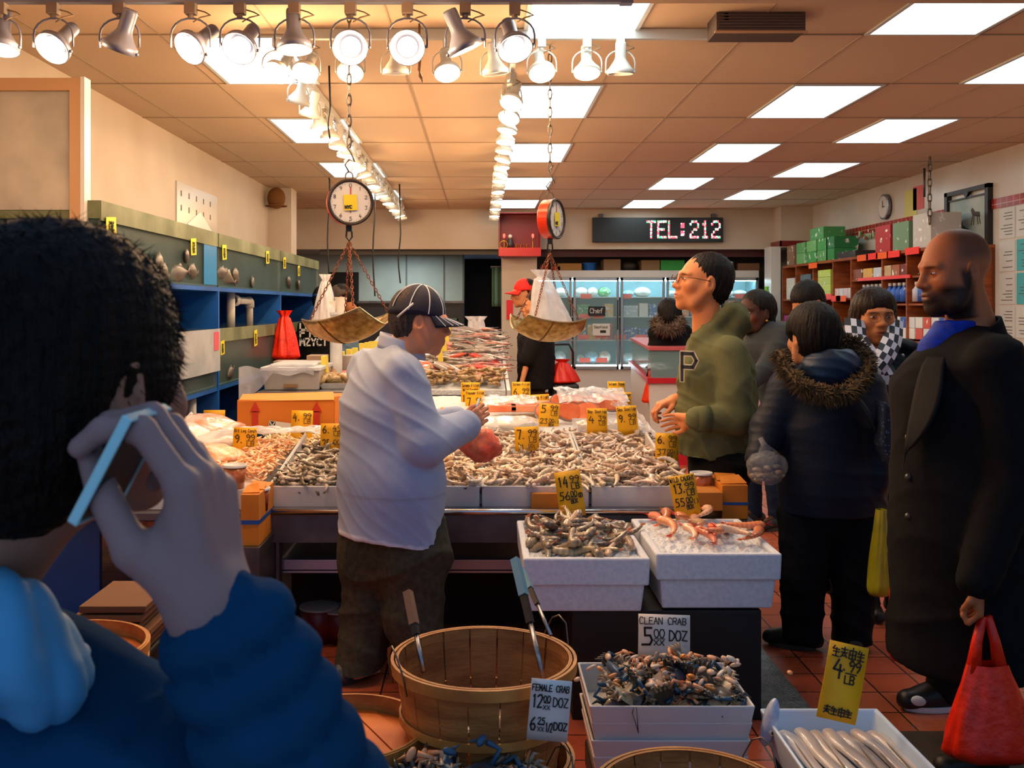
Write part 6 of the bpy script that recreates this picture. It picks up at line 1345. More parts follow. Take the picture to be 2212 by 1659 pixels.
MB().sphere(c, (.022, .03, .075), Matrix.Rotation(.25, 3, 'Y')).build('head', mat('blue_fish', '#6a8cc0', .2, col2='#c8d4e4', scale=18, coat=.6), t, smooth=True); MB().sphere(c+Vector((-.0, -.026, -.02)), (.011, .006, .011)).build('eye', mat('fish_eye', '#e0dcc0', .2), t, smooth=True); MB().sphere(c+Vector((-.0, -.031, -.02)), (.005, .003, .005)).build('pupil', M['ink'], t)
for kx in list(protos): 
    r = protos[kx]
    if r.children: drop(r)
    else: bpy.data.objects.remove(r)
# ================================================================ people: smooth bodies grown from blended limb volumes
class Field:
    def __init__(s, lo, hi, h):
        s.lo = np.array(lo, float); s.h = h; s.n = np.maximum(((np.array(hi)-s.lo)/h).astype(int)+2, 4); s.d = np.full(tuple(s.n), .2, np.float32)
        s.ax = [s.lo[i]+h*np.arange(s.n[i]) for i in range(3)]
    def sub(s, lo, hi):
        sl = []
        for i in range(3):
            a = max(0, int((lo[i]-s.lo[i])/s.h)-1); b = min(s.n[i], int((hi[i]-s.lo[i])/s.h)+3)
            if a >= b: return None
            sl.append(slice(a, b))
        X = s.ax[0][sl[0]][:, None, None]; Y = s.ax[1][sl[1]][None, :, None]; Z = s.ax[2][sl[2]][None, None, :]
        return tuple(sl), X, Y, Z
    def merge(s, sl, d, k, op):
        o = s.d[sl]
        if op < 0: d = -d; hh = np.clip(.5-.5*(o-d)/k, 0, 1); s.d[sl] = o*(1-hh)+d*hh+k*hh*(1-hh)
        else: hh = np.clip(.5+.5*(o-d)/k, 0, 1); s.d[sl] = o*(1-hh)+d*hh-k*hh*(1-hh)
    def cap(s, a, b, ra, rb, k=.02, flat=None, fd=None, op=1):
        a = np.array(a, float); b = np.array(b, float); R_ = max(ra, rb)*(max(1, flat or 1))+k+.03
        q = s.sub(np.minimum(a, b)-R_, np.maximum(a, b)+R_)
        if q is None: return s
        sl, X, Y, Z = q; ab = b-a; L2 = max((ab**2).sum(), 1e-9)
        px, py, pz = X-a[0], Y-a[1], Z-a[2]
        t = np.clip((px*ab[0]+py*ab[1]+pz*ab[2])/L2, 0, 1)
        dx, dy, dz = px-t*ab[0], py-t*ab[1], pz-t*ab[2]
        r = ra+(rb-ra)*t
        if flat:
            f = fd; dot = dx*f[0]+dy*f[1]+dz*f[2]; e = (1/flat-1); dx = dx+dot*e*f[0]; dy = dy+dot*e*f[1]; dz = dz+dot*e*f[2]
        d = np.sqrt(dx*dx+dy*dy+dz*dz)-r
        if flat and flat < 1: d = d*(.5+.5*flat)
        s.merge(sl, d, k, op); return s
    def ell(s, c, r, k=.02, M=None, op=1):
        c = np.array(c, float); r = np.array(r, float); R_ = r.max()+k+.02; q = s.sub(c-R_, c+R_)
        if q is None: return s
        sl, X, Y, Z = q; dx, dy, dz = X-c[0], Y-c[1], Z-c[2]
        if M is not None:
            m = np.array(M); dx, dy, dz = (m[0][0]*dx+m[1][0]*dy+m[2][0]*dz), (m[0][1]*dx+m[1][1]*dy+m[2][1]*dz), (m[0][2]*dx+m[1][2]*dy+m[2][2]*dz)
        k0 = np.sqrt((dx/r[0])**2+(dy/r[1])**2+(dz/r[2])**2); k1 = np.sqrt((dx/r[0]**2)**2+(dy/r[1]**2)**2+(dz/r[2]**2)**2)+1e-6
        s.merge(sl, k0*(k0-1)/k1, k, op); return s
    def clip(s, n, o):          # keep where n.p < o
        X = s.ax[0][:, None, None]; Y = s.ax[1][None, :, None]; Z = s.ax[2][None, None, :]
        s.d = np.maximum(s.d, (n[0]*X+n[1]*Y+n[2]*Z-o).astype(np.float32)); return s
    def mesh(s):
        d = s.d; d[0], d[-1], d[:, 0], d[:, -1], d[:, :, 0], d[:, :, -1] = (.1,)*6
        ins = d < 0; nx, ny, nz = d.shape; acc = np.zeros((nx-1, ny-1, nz-1, 3), np.float32); cnt = np.zeros((nx-1, ny-1, nz-1), np.float32)
        corners = [(i, j, k) for i in (0, 1) for j in (0, 1) for k in (0, 1)]
        def C(A, c): return A[c[0]:c[0]+nx-1, c[1]:c[1]+ny-1, c[2]:c[2]+nz-1]
        for a in corners:
            for b in corners:
                if sum(abs(a[i]-b[i]) for i in range(3)) != 1 or a > b: continue
                da, db = C(d, a), C(d, b); m = (C(ins, a) != C(ins, b)); t = np.where(m, da/np.where(m, da-db, 1), 0)
                for i in range(3): acc[..., i] += np.where(m, a[i]+t*(b[i]-a[i]), 0)
                cnt += m
        act = cnt > 0; idx = np.full(act.shape, -1, np.int64); idx[act] = np.arange(act.sum())
        P_ = np.argwhere(act); V = (P_+acc[act]/cnt[act][:, None])*s.h+s.lo
        Fs = []
        for ax in range(3):
            sh = [slice(None)]*3; sh2 = [slice(None)]*3; sh[ax] = slice(0, -1); sh2[ax] = slice(1, None)
            a, b = ins[tuple(sh)], ins[tuple(sh2)]; e = np.argwhere(a != b)
            o1, o2 = [(1, 2), (2, 0), (0, 1)][ax]
            e = e[(e[:, o1] > 0) & (e[:, o2] > 0) & (e[:, o1] < d.shape[o1]-1) & (e[:, o2] < d.shape[o2]-1)]
            if not len(e): continue
            flip = b[tuple(e.T)]
            q = []
            for u, v in ((0, 0), (-1, 0), (-1, -1), (0, -1)):
                f = e.copy(); f[:, o1] += u; f[:, o2] += v; q.append(idx[tuple(f.T)])
            q = np.stack(q, 1); q[flip] = q[flip][:, ::-1]; Fs.append(q)
        Fc = np.concatenate(Fs) if Fs else np.zeros((0, 4), int)
        return V, Fc[(Fc >= 0).all(1)]
def vnormals(V, Fc):
    n = np.cross(V[Fc[:, 2]]-V[Fc[:, 0]], V[Fc[:, 3]]-V[Fc[:, 1]]); N = np.zeros_like(V)
    for i in range(4): np.add.at(N, Fc[:, i], n)
    return N/(np.linalg.norm(N, axis=1, keepdims=True)+1e-9)
def smooth_v(V, Fc, it=2):
    for _ in range(it):
        S_ = np.zeros_like(V); c = np.zeros(len(V))
        for i in range(4):
            for j in (1, 3): np.add.at(S_, Fc[:, i], V[Fc[:, (i+j) % 4]]); np.add.at(c, Fc[:, i], 1)
        V = .5*V+.5*S_/np.maximum(c, 1)[:, None]
    return V
def folds(V, N, amp, fr=1.0, seed=0, dirn=(.35, .2, 1)):
    r = np.random.RandomState(seed); out = np.zeros(len(V)); q = np.array(dirn, float)
    for i, (w_, A) in enumerate(((74, .8), (128, .4), (40, 1.0))):
        k = q*w_*fr*(1+.2*r.randn(3)); k2 = r.randn(3)*9*fr; k3 = r.randn(3)*6*fr
        ph = V@k+2.2*np.sin(V@k2+r.rand()*6)+1.5*np.sin(V@k3+r.rand()*6)
        m = .5+.5*np.sin(V@(r.randn(3)*5*fr)+r.rand()*6)
        out += A*m*((1-np.abs(np.sin(ph*.5)))**2*1.6-.6)
    return V+N*(amp*out)[:, None]
def raw_obj(name, V, Fc, m, parent, C=None, mods=True):
    me = bpy.data.meshes.new(name); me.from_pydata([tuple(v) for v in V], [], [tuple(int(i) for i in f) for f in Fc]); 
    for x in (m if isinstance(m, list) else [m]): me.materials.append(x)
    if C is not None:
        ca = me.color_attributes.new('Col', 'FLOAT_COLOR', 'POINT'); ca.data.foreach_set('color', np.concatenate([C, np.ones((len(C), 1))], 1).astype(np.float32).ravel())
    me.polygons.foreach_set('use_smooth', [True]*len(me.polygons)); me.update()
    o = bpy.data.objects.new(name, me); COL.objects.link(o)
    if parent: o.parent = parent; o.matrix_parent_inverse = W(parent).inverted()
    return o
def lc(h): return np.array(S(h)[:3])
def ss(x, a, b): t = np.clip((x-a)/(b-a), 0, 1); return t*t*(3-2*t)
SKIN = mat('skin', '#ffffff', .55, attr='Col', sub=.08, spec=.25, bump=.12, bscale=160, bdist=.003)
def head_mesh(M, sk, beard=None, scalp=None, brow='#1a120e', h=.004, jaw=1.0, nk=(0, -.045, -.19), lip='#a05048', eyesock=1, stub=0):
    f = Field((-.1+min(0, nk[0])*1.5, -.125, -.2), (.1, .135, .145), h)
    f.ell((0, -.012, .035), (.073, .094, .085), .01)
    f.ell((0, .035, -.015), (.062*jaw, .060, .082), .03)
    f.ell((0, .042, -.072), (.046*jaw, .046, .036), .03); f.ell((0, .076, -.098), (.02*jaw, .016, .016), .025)
    for s in (-1, 1):
        f.cap((s*.064*jaw, -.002, -.02), (s*.048*jaw, .04, -.088), .016, .014, .03)
        f.ell((s*.043, .062, -.022), (.022, .02, .02), .02)
        f.cap((s*.012, .091, .024), (s*.044, .076, .022), .009, .008, .015)
        f.ell((s*.031, .098, .002), (.019, .018, .0125), .012, op=-1)
        f.ell((s*.031, .076, .003), (.0155, .0135, .012), .004)
        f.ell((s*.014, .098, -.031), (.009, .011, .008), .008)
    f.cap((0, .088, .016), (0, .107, -.022), .0085, .0105, .012); f.ell((0, .111, -.027), (.0115, .011, .0095), .008)
    f.ell((0, .098, -.036), (.012, .008, .005), .006)
    for s in (-1, 1): f.ell((s*.0065, .107, -.0385), (.0035, .005, .0035), .002, op=-1)
    f.ell((0, .088, -.06), (.027, .014, .02), .015)
    f.ell((0, .0985, -.0565), (.021, .0075, .0048), .004); f.ell((0, .0975, -.068), (.018, .0078, .0055), .004)
    f.ell((0, .106, -.062), (.022, .009, .0014), .002, op=-1)
    for s in (-1, 1):
        Me = np.array(Matrix.Rotation(s*R(-18), 3, 'Z') @ Matrix.Rotation(R(-8), 3, 'X'))
        f.ell((s*.076, -.008, -.004), (.0075, .018, .031), .008, Me); f.ell((s*.084, -.002, -.002), (.006, .010, .02), .003, Me, op=-1)
        f.ell((s*.079, .004, -.004), (.004, .005, .007), .004)
    f.cap((0, -.02, -.06), nk, .052, .056, .03)
    V, Fc = f.mesh(); V = smooth_v(V, Fc, 1); x, y, z = V.T
    C = np.tile(lc(sk), (len(V), 1)); ax = np.abs(x)
    def mix(w, col): C[:] = C*(1-w[:, None])+lc(col)*w[:, None]
    front = ss(y, .03, .06)
    mix(.35*front*np.exp(-((ax-.045)**2+(z+.03)**2)/.0004), '#b8603c' if not beard else sk)
    mix(np.exp(-(x/.021)**4-((z+.062)/.0105)**4)*ss(y, .08, .09)*.85, lip)
    mix(np.exp(-(x/.019)**4-((z+.0622)/.0016)**2)*ss(y, .08, .088)*.9, '#3a1612')
    bz = .021-.06*np.maximum(0, ax-.03)
    mix(np.exp(-((ax-.032)/.019)**4-((z-bz)/.0042)**2)*front*.85, brow)
    mix(np.exp(-((ax-.031)/.014)**4-((z-.0085)/.0018)**2)*front*.8, '#241510')
    if stub: mix(stub*ss(-z, .035, .07)*ss(y, -.01, .03)*ss(.12-ax, 0, .06), '#4a3a34')
    if beard:
        m = ss(-z, .028, .05)*ss(y, -.03, .0)*(1-np.exp(-(x/.017)**4-((z+.062)/.008)**4))*(1-.7*np.exp(-((ax-.03)**2+(z+.035)**2)/.0003)*ss(y, .06, .08))
        m = np.maximum(m, ss(ax, .05, .06)*ss(-z, -.02, .01)*ss(y, -.002, .008)*ss(.034-y, 0, .014)); m *= (z > -.135)
        mix(np.clip(m, 0, 1)*.96, beard)
        V = V+vnormals(V, Fc)*(m*.009*ss(-z, .05, .1))[:, None]
    if scalp: mix(ss(z, .01, .05)*ss(-y, -.055, .0)*.75+0*z, scalp)
    Mx = np.array(M); W_ = V@Mx[:3, :3].T+Mx[:3, 3]
    return W_, Fc, C
def eyes(M, t, closed=0, iris='#20120c'):
    for s in (-1, 1):
        a = MB(); a.T = M @ Matrix.Translation((s*.031, .0815, .0035)); a.sphere((0, 0, 0), (.0122, .0108, .0058*(1-closed)), nu=18, nv=12)
        e = a.build('eye', mat('eye_white', '#d8cfc8', .2), t, smooth=True)
        a = MB(); a.T = M @ Matrix.Translation((s*.031, .0912, .0035)); a.sphere((0, 0, 0), (.0055, .0025, .0052*(1-closed)), nu=14, nv=8); a.build('iris', mat('iris'+iris, iris, .1), e, smooth=True)
def hand_mesh(M, right=True, curl=(.4, .5, .6, .7), spread=.06, thumb=((-.018, .022, -.006), (-.043, .048, -.020), (-.050, .078, -.032), (-.046, .100, -.040)), s=1.0, h=.0036, abd=0):
    f = Field((-.09, -.06, -.12), (.075, .215, .04), h)
    X0 = (-.031, -.0105, .0105, .030); Yk = (.086, .091, .087, .078); L = ((.043, .026, .020), (.048, .029, .022), (.044, .027, .021), (.034, .020, .018))
    for i in range(4):
        f.cap((X0[i]*.62, .008, 0), (X0[i], Yk[i], 0), .0145, .0118, .012)
    f.cap((-.016, .01, -.006), (-.02, .06, -.012), .016, .012, .015); f.cap((.018, .01, -.006), (.024, .06, -.01), .013, .011, .015)
    f.cap((-.008, -.05, 0), (-.010, .012, 0), .0215, .02, .015); f.cap((.008, -.05, 0), (.010, .012, 0), .0215, .02, .015)
    for i in range(4):
        p = np.array((X0[i], Yk[i], 0.)); a = curl[i]*.55; sp = (i-1.5)*spread; r = .0098-(.001 if i == 3 else 0)
        for j in range(3):
            d = np.array((math.sin(sp)*math.cos(a), math.cos(sp)*math.cos(a), -math.sin(a))); q = p+d*L[i][j]
            f.cap(p, q, r, r-.0009, .0035); p = q; r -= .0009; a += curl[i]*(1.15 if j == 0 else .75)
    th = thumb
    f.cap(th[0], th[1], .015, .0125, .012); f.cap(th[1], th[2], .0118, .0105, .004); f.cap(th[2], th[3], .0105, .0088, .003)
    V, Fc = f.mesh(); V = smooth_v(V, Fc, 1)
    if not right: V = V*np.array((-1, 1, 1)); Fc = Fc[:, ::-1]
    Mx = np.array(M); V = (V*s)@Mx[:3, :3].T+Mx[:3, 3]
    return V, Fc
def frame(origin, fingers, palm):
    """matrix with local +Y along the fingers and local -Z out of the palm"""
    y = Vector(fingers).normalized(); z = -Vector(palm); z = (z-y*z.dot(y)).normalized(); x = y.cross(z)
    return Matrix(((x.x, y.x, z.x, origin[0]), (x.y, y.y, z.y, origin[1]), (x.z, y.z, z.z, origin[2]), (0, 0, 0, 1)))
def head_frame(c, fwd, up=(0, 0, 1), s=1.0):
    y = Vector(fwd).normalized(); x = y.cross(Vector(up)).normalized(); z = x.cross(y)
    return Matrix(((x.x*s, y.x*s, z.x*s, c[0]), (x.y*s, y.y*s, z.y*s, c[1]), (x.z*s, y.z*s, z.z*s, c[2]), (0, 0, 0, 1)))
def joined(parts):
    V = []; Fc = []; C = []; n = 0
    for v, f, c in parts: V.append(v); Fc.append(f+n); C.append(c); n += len(v)
    return np.concatenate(V), np.concatenate(Fc), np.concatenate(C)
def joints(x, y, fwd, Ht, lean=0):
    f = Vector((fwd[0], fwd[1], 0)).normalized(); r = Vector((f.y, -f.x, 0)); B = Vector((x, y, 0))
    def p(rr, ff, z): return B+r*rr*Ht+f*(ff*Ht+lean*max(0, z-.5)*Ht)+Vector((0, 0, z*Ht))
    J = dict(f=f, r=r, pelvis=p(0, 0, .53), waist=p(0, .0, .61), chest=p(0, .0, .73), neck=p(0, -.008, .825), base=p(0, 0, 0),
             shR=p(.108, -.005, .80), shL=p(-.108, -.005, .80), elR=p(.135, -.01, .63), elL=p(-.135, -.01, .63), wrR=p(.14, .03, .48), wrL=p(-.14, .03, .48),
             hipR=p(.052, 0, .51), hipL=p(-.052, 0, .51), knR=p(.058, .012, .285), knL=p(-.058, .012, .285), anR=p(.06, -.01, .05), anL=p(-.06, -.01, .05))
    J['p'] = p; return J
def bounds(pts, m):
    a = np.array([tuple(q) for q in pts]); return a.min(0)-m, a.max(0)+m
def fdv(J): return tuple(J['f'])
def torso(F_, J, w=1.0, dpt=.68, add=0, low='pelvis', belly=0):
    f = fdv(J); H_ = J['neck'].z-J['pelvis'].z
    F_.cap(J['pelvis'], J['waist'], .150*w+add, .140*w+add, .06, dpt, f); F_.cap(J['waist'], J['chest'], .140*w+add, .158*w+add, .06, dpt, f)
    F_.cap(J['chest'], J['neck']-Vector((0, 0, .03)), .150*w+add, .07+add, .07, dpt, f)
    F_.cap(J['shL'], J['shR'], .06*w+add, .06*w+add, .06)
    if belly: F_.ell(J['waist']+J['f']*.05, (.12*w+add, .12*w+add, .14), .08)
def arm(F_, J, s, r1=.055, r2=.045, r3=.036, k=.03, cuff=None):
    F_.cap(J['sh'+s], J['el'+s], r1, r2, k); F_.cap(J['el'+s], J['wr'+s] if cuff is None else cuff, r2, r3, k)
def shell(name, F_, m, t, amp=.0, fr=1, seed=0, dirn=(.35, .2, 1), sm=1, quilt=None, C=None):
    V, Fc = F_.mesh(); V = smooth_v(V, Fc, sm); N = vnormals(V, Fc)
    if quilt is not None: V = V+N*quilt(V)[:, None]; N = vnormals(V, Fc)
    if amp: V = folds(V, N, amp, fr, seed, dirn)
    return raw_obj(name, V, Fc, m, t, C(V) if C else None)
def hair_mesh(M, style, m, t, seed=1, h=.006, puff=0):
    f = Field((-.13, -.16, -.24), (.13, .14, .18), h); p = puff
    if style in ('short', 'crop'):
        f.ell((0, -.02, .042), (.081+p, .1+p, .088+p), .01); f.ell((0, -.045, -.01), (.072+p, .066+p, .075+p), .03)
        f.ell((0, .085, -.02), (.078, .054, .080), .022, op=-1)
        for s in (-1, 1): f.ell((s*.09, .005, -.02), (.028, .034, .045), .01, op=-1)
        f.clip((0, .25, -1), .075+p)
    elif style == 'bob':
        f.ell((0, -.01, .04), (.09, .103, .09), .01); f.ell((0, -.025, -.03), (.096, .095, .095), .03)
        f.ell((0, .09, -.035), (.058, .07, .075), .014, op=-1); f.clip((0, 0, -1), .115)
    elif style == 'long':
        f.ell((0, -.02, .04), (.084, .1, .09), .01); f.cap((0, -.055, .02), (0, -.085, -.2), .065, .045, .04)
        f.ell((0, .085, -.02), (.07, .06, .085), .012, op=-1)
        for s in (-1, 1): f.ell((s*.085, .02, -.02), (.02, .04, .045), .01, op=-1)
    V, Fc = f.mesh(); V = smooth_v(V, Fc, 2); N = vnormals(V, Fc); r = np.random.RandomState(seed)
    a = np.arctan2(V[:, 0], V[:, 1]+.02); out = 0
    for w_ in (23, 41, 67): out = out+np.sin(a*w_+3*np.sin(V[:, 2]*20+r.rand()*6)+r.rand()*6)
    V = V+N*(.0008*out*(1+(V[:, 2] < .03)))[:, None]
    Mx = np.array(M); V = V@Mx[:3, :3].T+Mx[:3, 3]
    return raw_obj('hair', V, Fc, m, t)
HAIR = mat('black_hair', '#0d0a09', .55, col2='#1a1310', scale=60, stretch=(1, 1, .15), bump=.6, bscale=120, spec=.2)
def cap_mesh(M, m, t, brim=True, stripes=None, name='cap', bd=.085):
    a = MB(); a.T = M
    def fn(u, v):
        th = math.pi*.5*v; an = 2*math.pi*u; return (.086*math.cos(an)*math.cos(th*.98), -.016+.104*math.sin(an)*math.cos(th*.98), .025+.105*math.sin(th)-.02*max(0, -math.sin(an))*(1-v))
    a.grid(fn, 40, 12, wrap=True); o = a.build(name, m, t, smooth=True, solid=.004)
    if brim:
        b = MB(); b.T = M
        def bf(u, v):
            an = math.pi*(.14+.72*u); ex = bd*v*math.sin(math.pi*(.08+.84*u))**.6; return (.084*math.cos(an)*(1+.1*v), -.02+.106*math.sin(an)+ex, .032-.012*v-.03*(abs(u-.5)*2)**2*v)
        b.grid(bf, 24, 6); b.build('brim', m if not isinstance(stripes, list) else stripes[1], o, smooth=True, solid=.004)
    return o
def shoe(t, an, f, m=None, sole=None, s=1.0, name='shoe'):
    an = Vector(an); f = Vector((f[0], f[1], 0)).normalized(); F_ = Field(*[tuple(q) for q in (np.array(an)-np.array((.25, .25, .1))*s, np.array(an)+np.array((.25, .25, .12))*s)], .009)
    z = .04*s; A = Vector((an.x, an.y, 0))
    F_.cap(A-f*.05*s+Vector((0, 0, z)), A+f*.13*s+Vector((0, 0, z*.8)), .042*s, .036*s, .02); F_.cap(A+Vector((0, 0, .07*s)), A+f*.07*s+Vector((0, 0, .045*s)), .04*s, .035*s, .03); F_.clip((0, 0, -1), -.012)
    o = shell(name, F_, m or mat('shoe_black', '#0f0f10', .5), t); G_ = MB()
    r = Vector((f.y, -f.x, 0)); pts = []
    for k in range(24):
        a = 2*math.pi*k/24; w_ = .044*s; pts.append(A+f*(.04+.1*math.cos(a))*s+r*w_*math.sin(a))
    G_.prism([(q.x, q.y) for q in pts], .0, .022, axis='z'); G_.build('sole', sole or mat('sole_dark', '#3c3a38', .7), o, bevel=.003)
    return o
def trousers(t, J, m, w=1.0, amp=.006, seed=3, name='trousers', h=.012, r=(.095, .07, .055)):
    ks = ['pelvis', 'hipL', 'hipR', 'knL', 'knR', 'anL', 'anR']; lo, hi = bounds([J[k] for k in ks], .17); lo[2] = .02
    F_ = Field(lo, hi, h); F_.cap(J['hipL'], J['hipR'], .11*w, .11*w, .05); F_.cap(J['pelvis'], J['pelvis']+Vector((0, 0, .06)), .14*w, .13*w, .05, .75, fdv(J))
    for s in 'LR':
        F_.cap(J['hip'+s], J['kn'+s], r[0]*w, r[1]*w, .03); F_.cap(J['kn'+s], J['an'+s]+Vector((0, 0, -.01)), r[1]*w, r[2]*w, .02)
    return shell(name, F_, m, t, amp, .8, seed, (.3, .3, 1))
def skin_body(t, J, hm, sk, hands=(), torso_=True):
    """one continuous body: trunk, neck, arms and legs in one surface, with the finely modelled head and hands joined to it"""
    ks = [k for k in J if k not in ('f', 'r', 'p')]; lo, hi = bounds([J[k] for k in ks], .16); lo[2] = 0
    F_ = Field(lo, hi, .016); torso(F_, J, .86)
    F_.cap(J['neck']-Vector((0, 0, .03)), J['neck']+Vector((0, 0, .02)), .055, .05, .03)
    for s in 'LR':
        arm(F_, J, s, .042, .034, .024); F_.cap(J['hip'+s], J['kn'+s], .075, .05, .03); F_.cap(J['kn'+s], J['an'+s], .045, .034, .02); F_.cap(J['an'+s], J['an'+s]+J['f']*.1-Vector((0, 0, .02)), .03, .025, .02)
    V, Fc = F_.mesh(); V = smooth_v(V, Fc, 1); parts = [(V, Fc, np.tile(lc(sk), (len(V), 1)))]
    if hm is not None: parts.append(hm)
    for hv in hands: parts.append((hv[0], hv[1], np.tile(lc(hv[2] if len(hv) > 2 else sk), (len(hv[0]), 1))))
    V, Fc, C = joined(parts); return raw_obj('body', V, Fc, SKIN, t, C)
def fur(name, path, r, m, t, n=900, L=.04, seed=1, core=.7):
    """fur trim along a path"""
    rg = random.Random(seed); a = MB(); a.tube(path, r*core, 8)
    path = [Vector(p) for p in path]
    for k in range(n):
        q = rg.random()*(len(path)-1); i = int(q); c = path[i].lerp(path[i+1], q-i); tg = (path[i+1]-path[i]).normalized()
        d = Vector((rg.gauss(0, 1), rg.gauss(0, 1), rg.gauss(0, 1))); d = (d-tg*d.dot(tg)*.5).normalized(); s_ = d.orthogonal().normalized()*L*.12; s2 = d.cross(s_).normalized()*L*.12
        b = c+d*r*core*.8; e = c+d*(r*core+L*rg.uniform(.4, 1))+Vector((0, 0, -L*.3)); a._add([b+s_, b-s_*.5+s2, b-s_*.5-s2, e], [(0, 1, 3), (1, 2, 3), (2, 0, 3)])
    o = a.build(name, m, t, fixn=False); return o
def person(lab, base): return thing('person', lab, 'person', (base[0], base[1], 0))
cloth = lambda n, c, c2=None, rough=.85, sc_=40, b=.15: mat(n, c, rough, spec=.15, col2=c2 or c, scale=sc_, bump=b, bscale=220, bdist=.002)

# ---------------------------------------------------------------- the stallholder in the pale blue jacket
def worker():
    Y0 = 4.12; t = person('man in a pale blue work jacket and striped navy cap standing at the shrimp table', (PX(845, Y0), Y0))
    J = joints(PX(845, Y0), Y0, (.8, .6), 1.62)
    J['f'] = Vector((.8, .6, 0)).normalized(); J['pelvis'] = P(842, 1150, Y0); J['waist'] = P(844, 1040, Y0); J['chest'] = P(835, 880, Y0); J['neck'] = P(858, 758, Y0)
    J['shR'] = P(868, 808, 3.98); J['shL'] = P(800, 800, 4.3); J['elR'] = P(912, 958, 3.95); J['wrR'] = P(1005, 920, 4.1); J['elL'] = P(880, 930, 4.4); J['wrL'] = P(985, 905, 4.35)
    J['hipL'] = P(810, 1190, 4.2); J['hipR'] = P(890, 1190, 4.06); J['knL'] = P(795, 1345, 4.2); J['knR'] = P(895, 1340, 4.04); J['anL'] = P(768, 1458, 4.12); J['anR'] = P(925, 1462, 4.0)
    hf = head_frame(P(906, 694, 4.1), (1, .12, -.16), s=1.13); sk = '#e89c74'
    hm = head_mesh(hf, sk, scalp='#2c211c', jaw=1.1, stub=.15, lip='#8a4638')
    hR = hand_mesh(frame(P(1000, 922, 4.1), (.75, .1, .45), (-.2, .95, -.1)), True, (.9, 1.0, 1.1, 1.2), s=.95)
    hL = hand_mesh(frame(P(978, 893, 4.35), (1, -.3, -.08), (0, -.3, -1)), False, (.7, .8, .9, 1.0), s=.95)
    skin_body(t, J, hm, sk, [hR, hL]); eyes(hf, t, .35)
    hs = hair_mesh(hf, 'crop', mat('greying_hair', '#2a2320', .8, col2='#4a3f38', scale=120), t, puff=-.004)
    # jacket
    lo, hi = bounds([J[k] for k in ('shR', 'shL', 'elR', 'wrR', 'elL', 'wrL', 'neck', 'pelvis', 'hipL')], .24); lo[2] = PZ(1215, 3.9)
    F_ = Field(lo, hi, .0085); f = fdv(J)
    F_.cap(J['pelvis']+Vector((.0, 0, -.06)), J['waist'], .262, .250, .06, .78, f); F_.cap(J['waist'], J['chest'], .245, .215, .08, .78, f)
    F_.cap(J['chest'], J['neck']-Vector((.02, 0, .06)), .2, .09, .09, .8, f); F_.cap(J['shL'], J['shR'], .085, .085, .08)
    F_.cap(J['shR'], J['elR'], .092, .098, .010); F_.cap(J['elR'], J['wrR']-Vector((.0, 0, 0)), .096, .066, .025); F_.cap(J['shL'], J['elL'], .09, .08, .05); F_.cap(J['elL'], J['wrL'], .075, .058, .03)
    hz = PZ(1172, 4.12); F_.clip((.0, 0, -1), -hz) if False else F_.clip(tuple(Vector((-.15, -.12, -1)).normalized()), Vector((-.15, -.12, -1)).normalized().dot(P(850, 1170, 4.1)))
    jm = mat('jacket_pale_blue', '#ffffff', .85, col2='#dfe6f2', scale=3, bump=.1, bscale=160, bdist=.003, attr='Col', spec=.2)
    hp0 = P(850, 1170, 4.1); hn = Vector((-.15, -.12, -1)).normalized()
    def jc(V): q = V@np.array(hn)-hn.dot(hp0); wv = ss(q, -.022, -.016); z = V[:, 2]; b = np.exp(-((z-PZ(1068, 4.0))/.006)**2)*.35; return lc('#aebcd6')*(1-wv-b)[:, None]+lc('#e6eaf2')*wv[:, None]+lc('#8c7c74')*b[:, None]  # white hem band, its highlight put into the vertex colour
    jk = shell('jacket', F_, jm, t, .0085, .8, 5, (.7, .2, .6), sm=1, C=jc)
    # collar and hem
    col_c = P(868, 745, 4.12); a = MB(); a.grid(lambda u, v: (col_c.x+(.086+.012*(1-v))*math.cos(6.283*u), col_c.y+(.08+.01*(1-v))*math.sin(6.283*u), col_c.z-.035+.06*v-.03*math.cos(6.283*u)*1.0), 32, 5, wrap=True); a.build('collar', mat('collar_pale_blue', '#b4c0d8', .85), jk, smooth=True, solid=.008)
    sh_ = MB(); p0 = J['elR']+Vector((.0, -.0, 0))
    # trousers, shoes
    tr = cloth('trousers_olive', '#49463a', '#3a382c'); lo, hi = bounds([J[k] for k in ('pelvis', 'hipL', 'hipR', 'knL', 'knR', 'anL', 'anR')], .2); lo[2] = .03
    F_ = Field(lo, hi, .01)
    for s in 'LR': F_.cap(J['hip'+s]+Vector((0, 0, .08)), J['kn'+s], .135, .122, .05); F_.cap(J['kn'+s], J['an'+s], .118, .095, .03)
    F_.cap(J['hipL'], J['hipR'], .16, .16, .06)
    shell('trousers', F_, tr, t, .010, .6, 9, (.5, .3, 1), sm=2)
    shoe(t, J['anL']+Vector((-.03, 0, 0)), (.6, .8), mat('shoe_grey', '#5a6068', .6, col2='#22252c', scale=60)); shoe(t, J['anR'], (.8, .5))
    # cap
    navy = mat('cap_navy', '#161a30', .8); c = cap_mesh(hf @ Matrix.Rotation(R(-4), 4, 'X'), navy, t, bd=.075)
    a = MB(); a.T = hf @ Matrix.Rotation(R(-4), 4, 'X')
    for an in (R(20), R(60), R(100), R(150), R(200), R(250), R(300), R(340)):
        a.tube([(.089*math.cos(an)*math.cos(th), -.016+.107*math.sin(an)*math.cos(th), .025+.108*math.sin(th)) for th in [R(q) for q in range(4, 90, 9)]], .0022, 5)
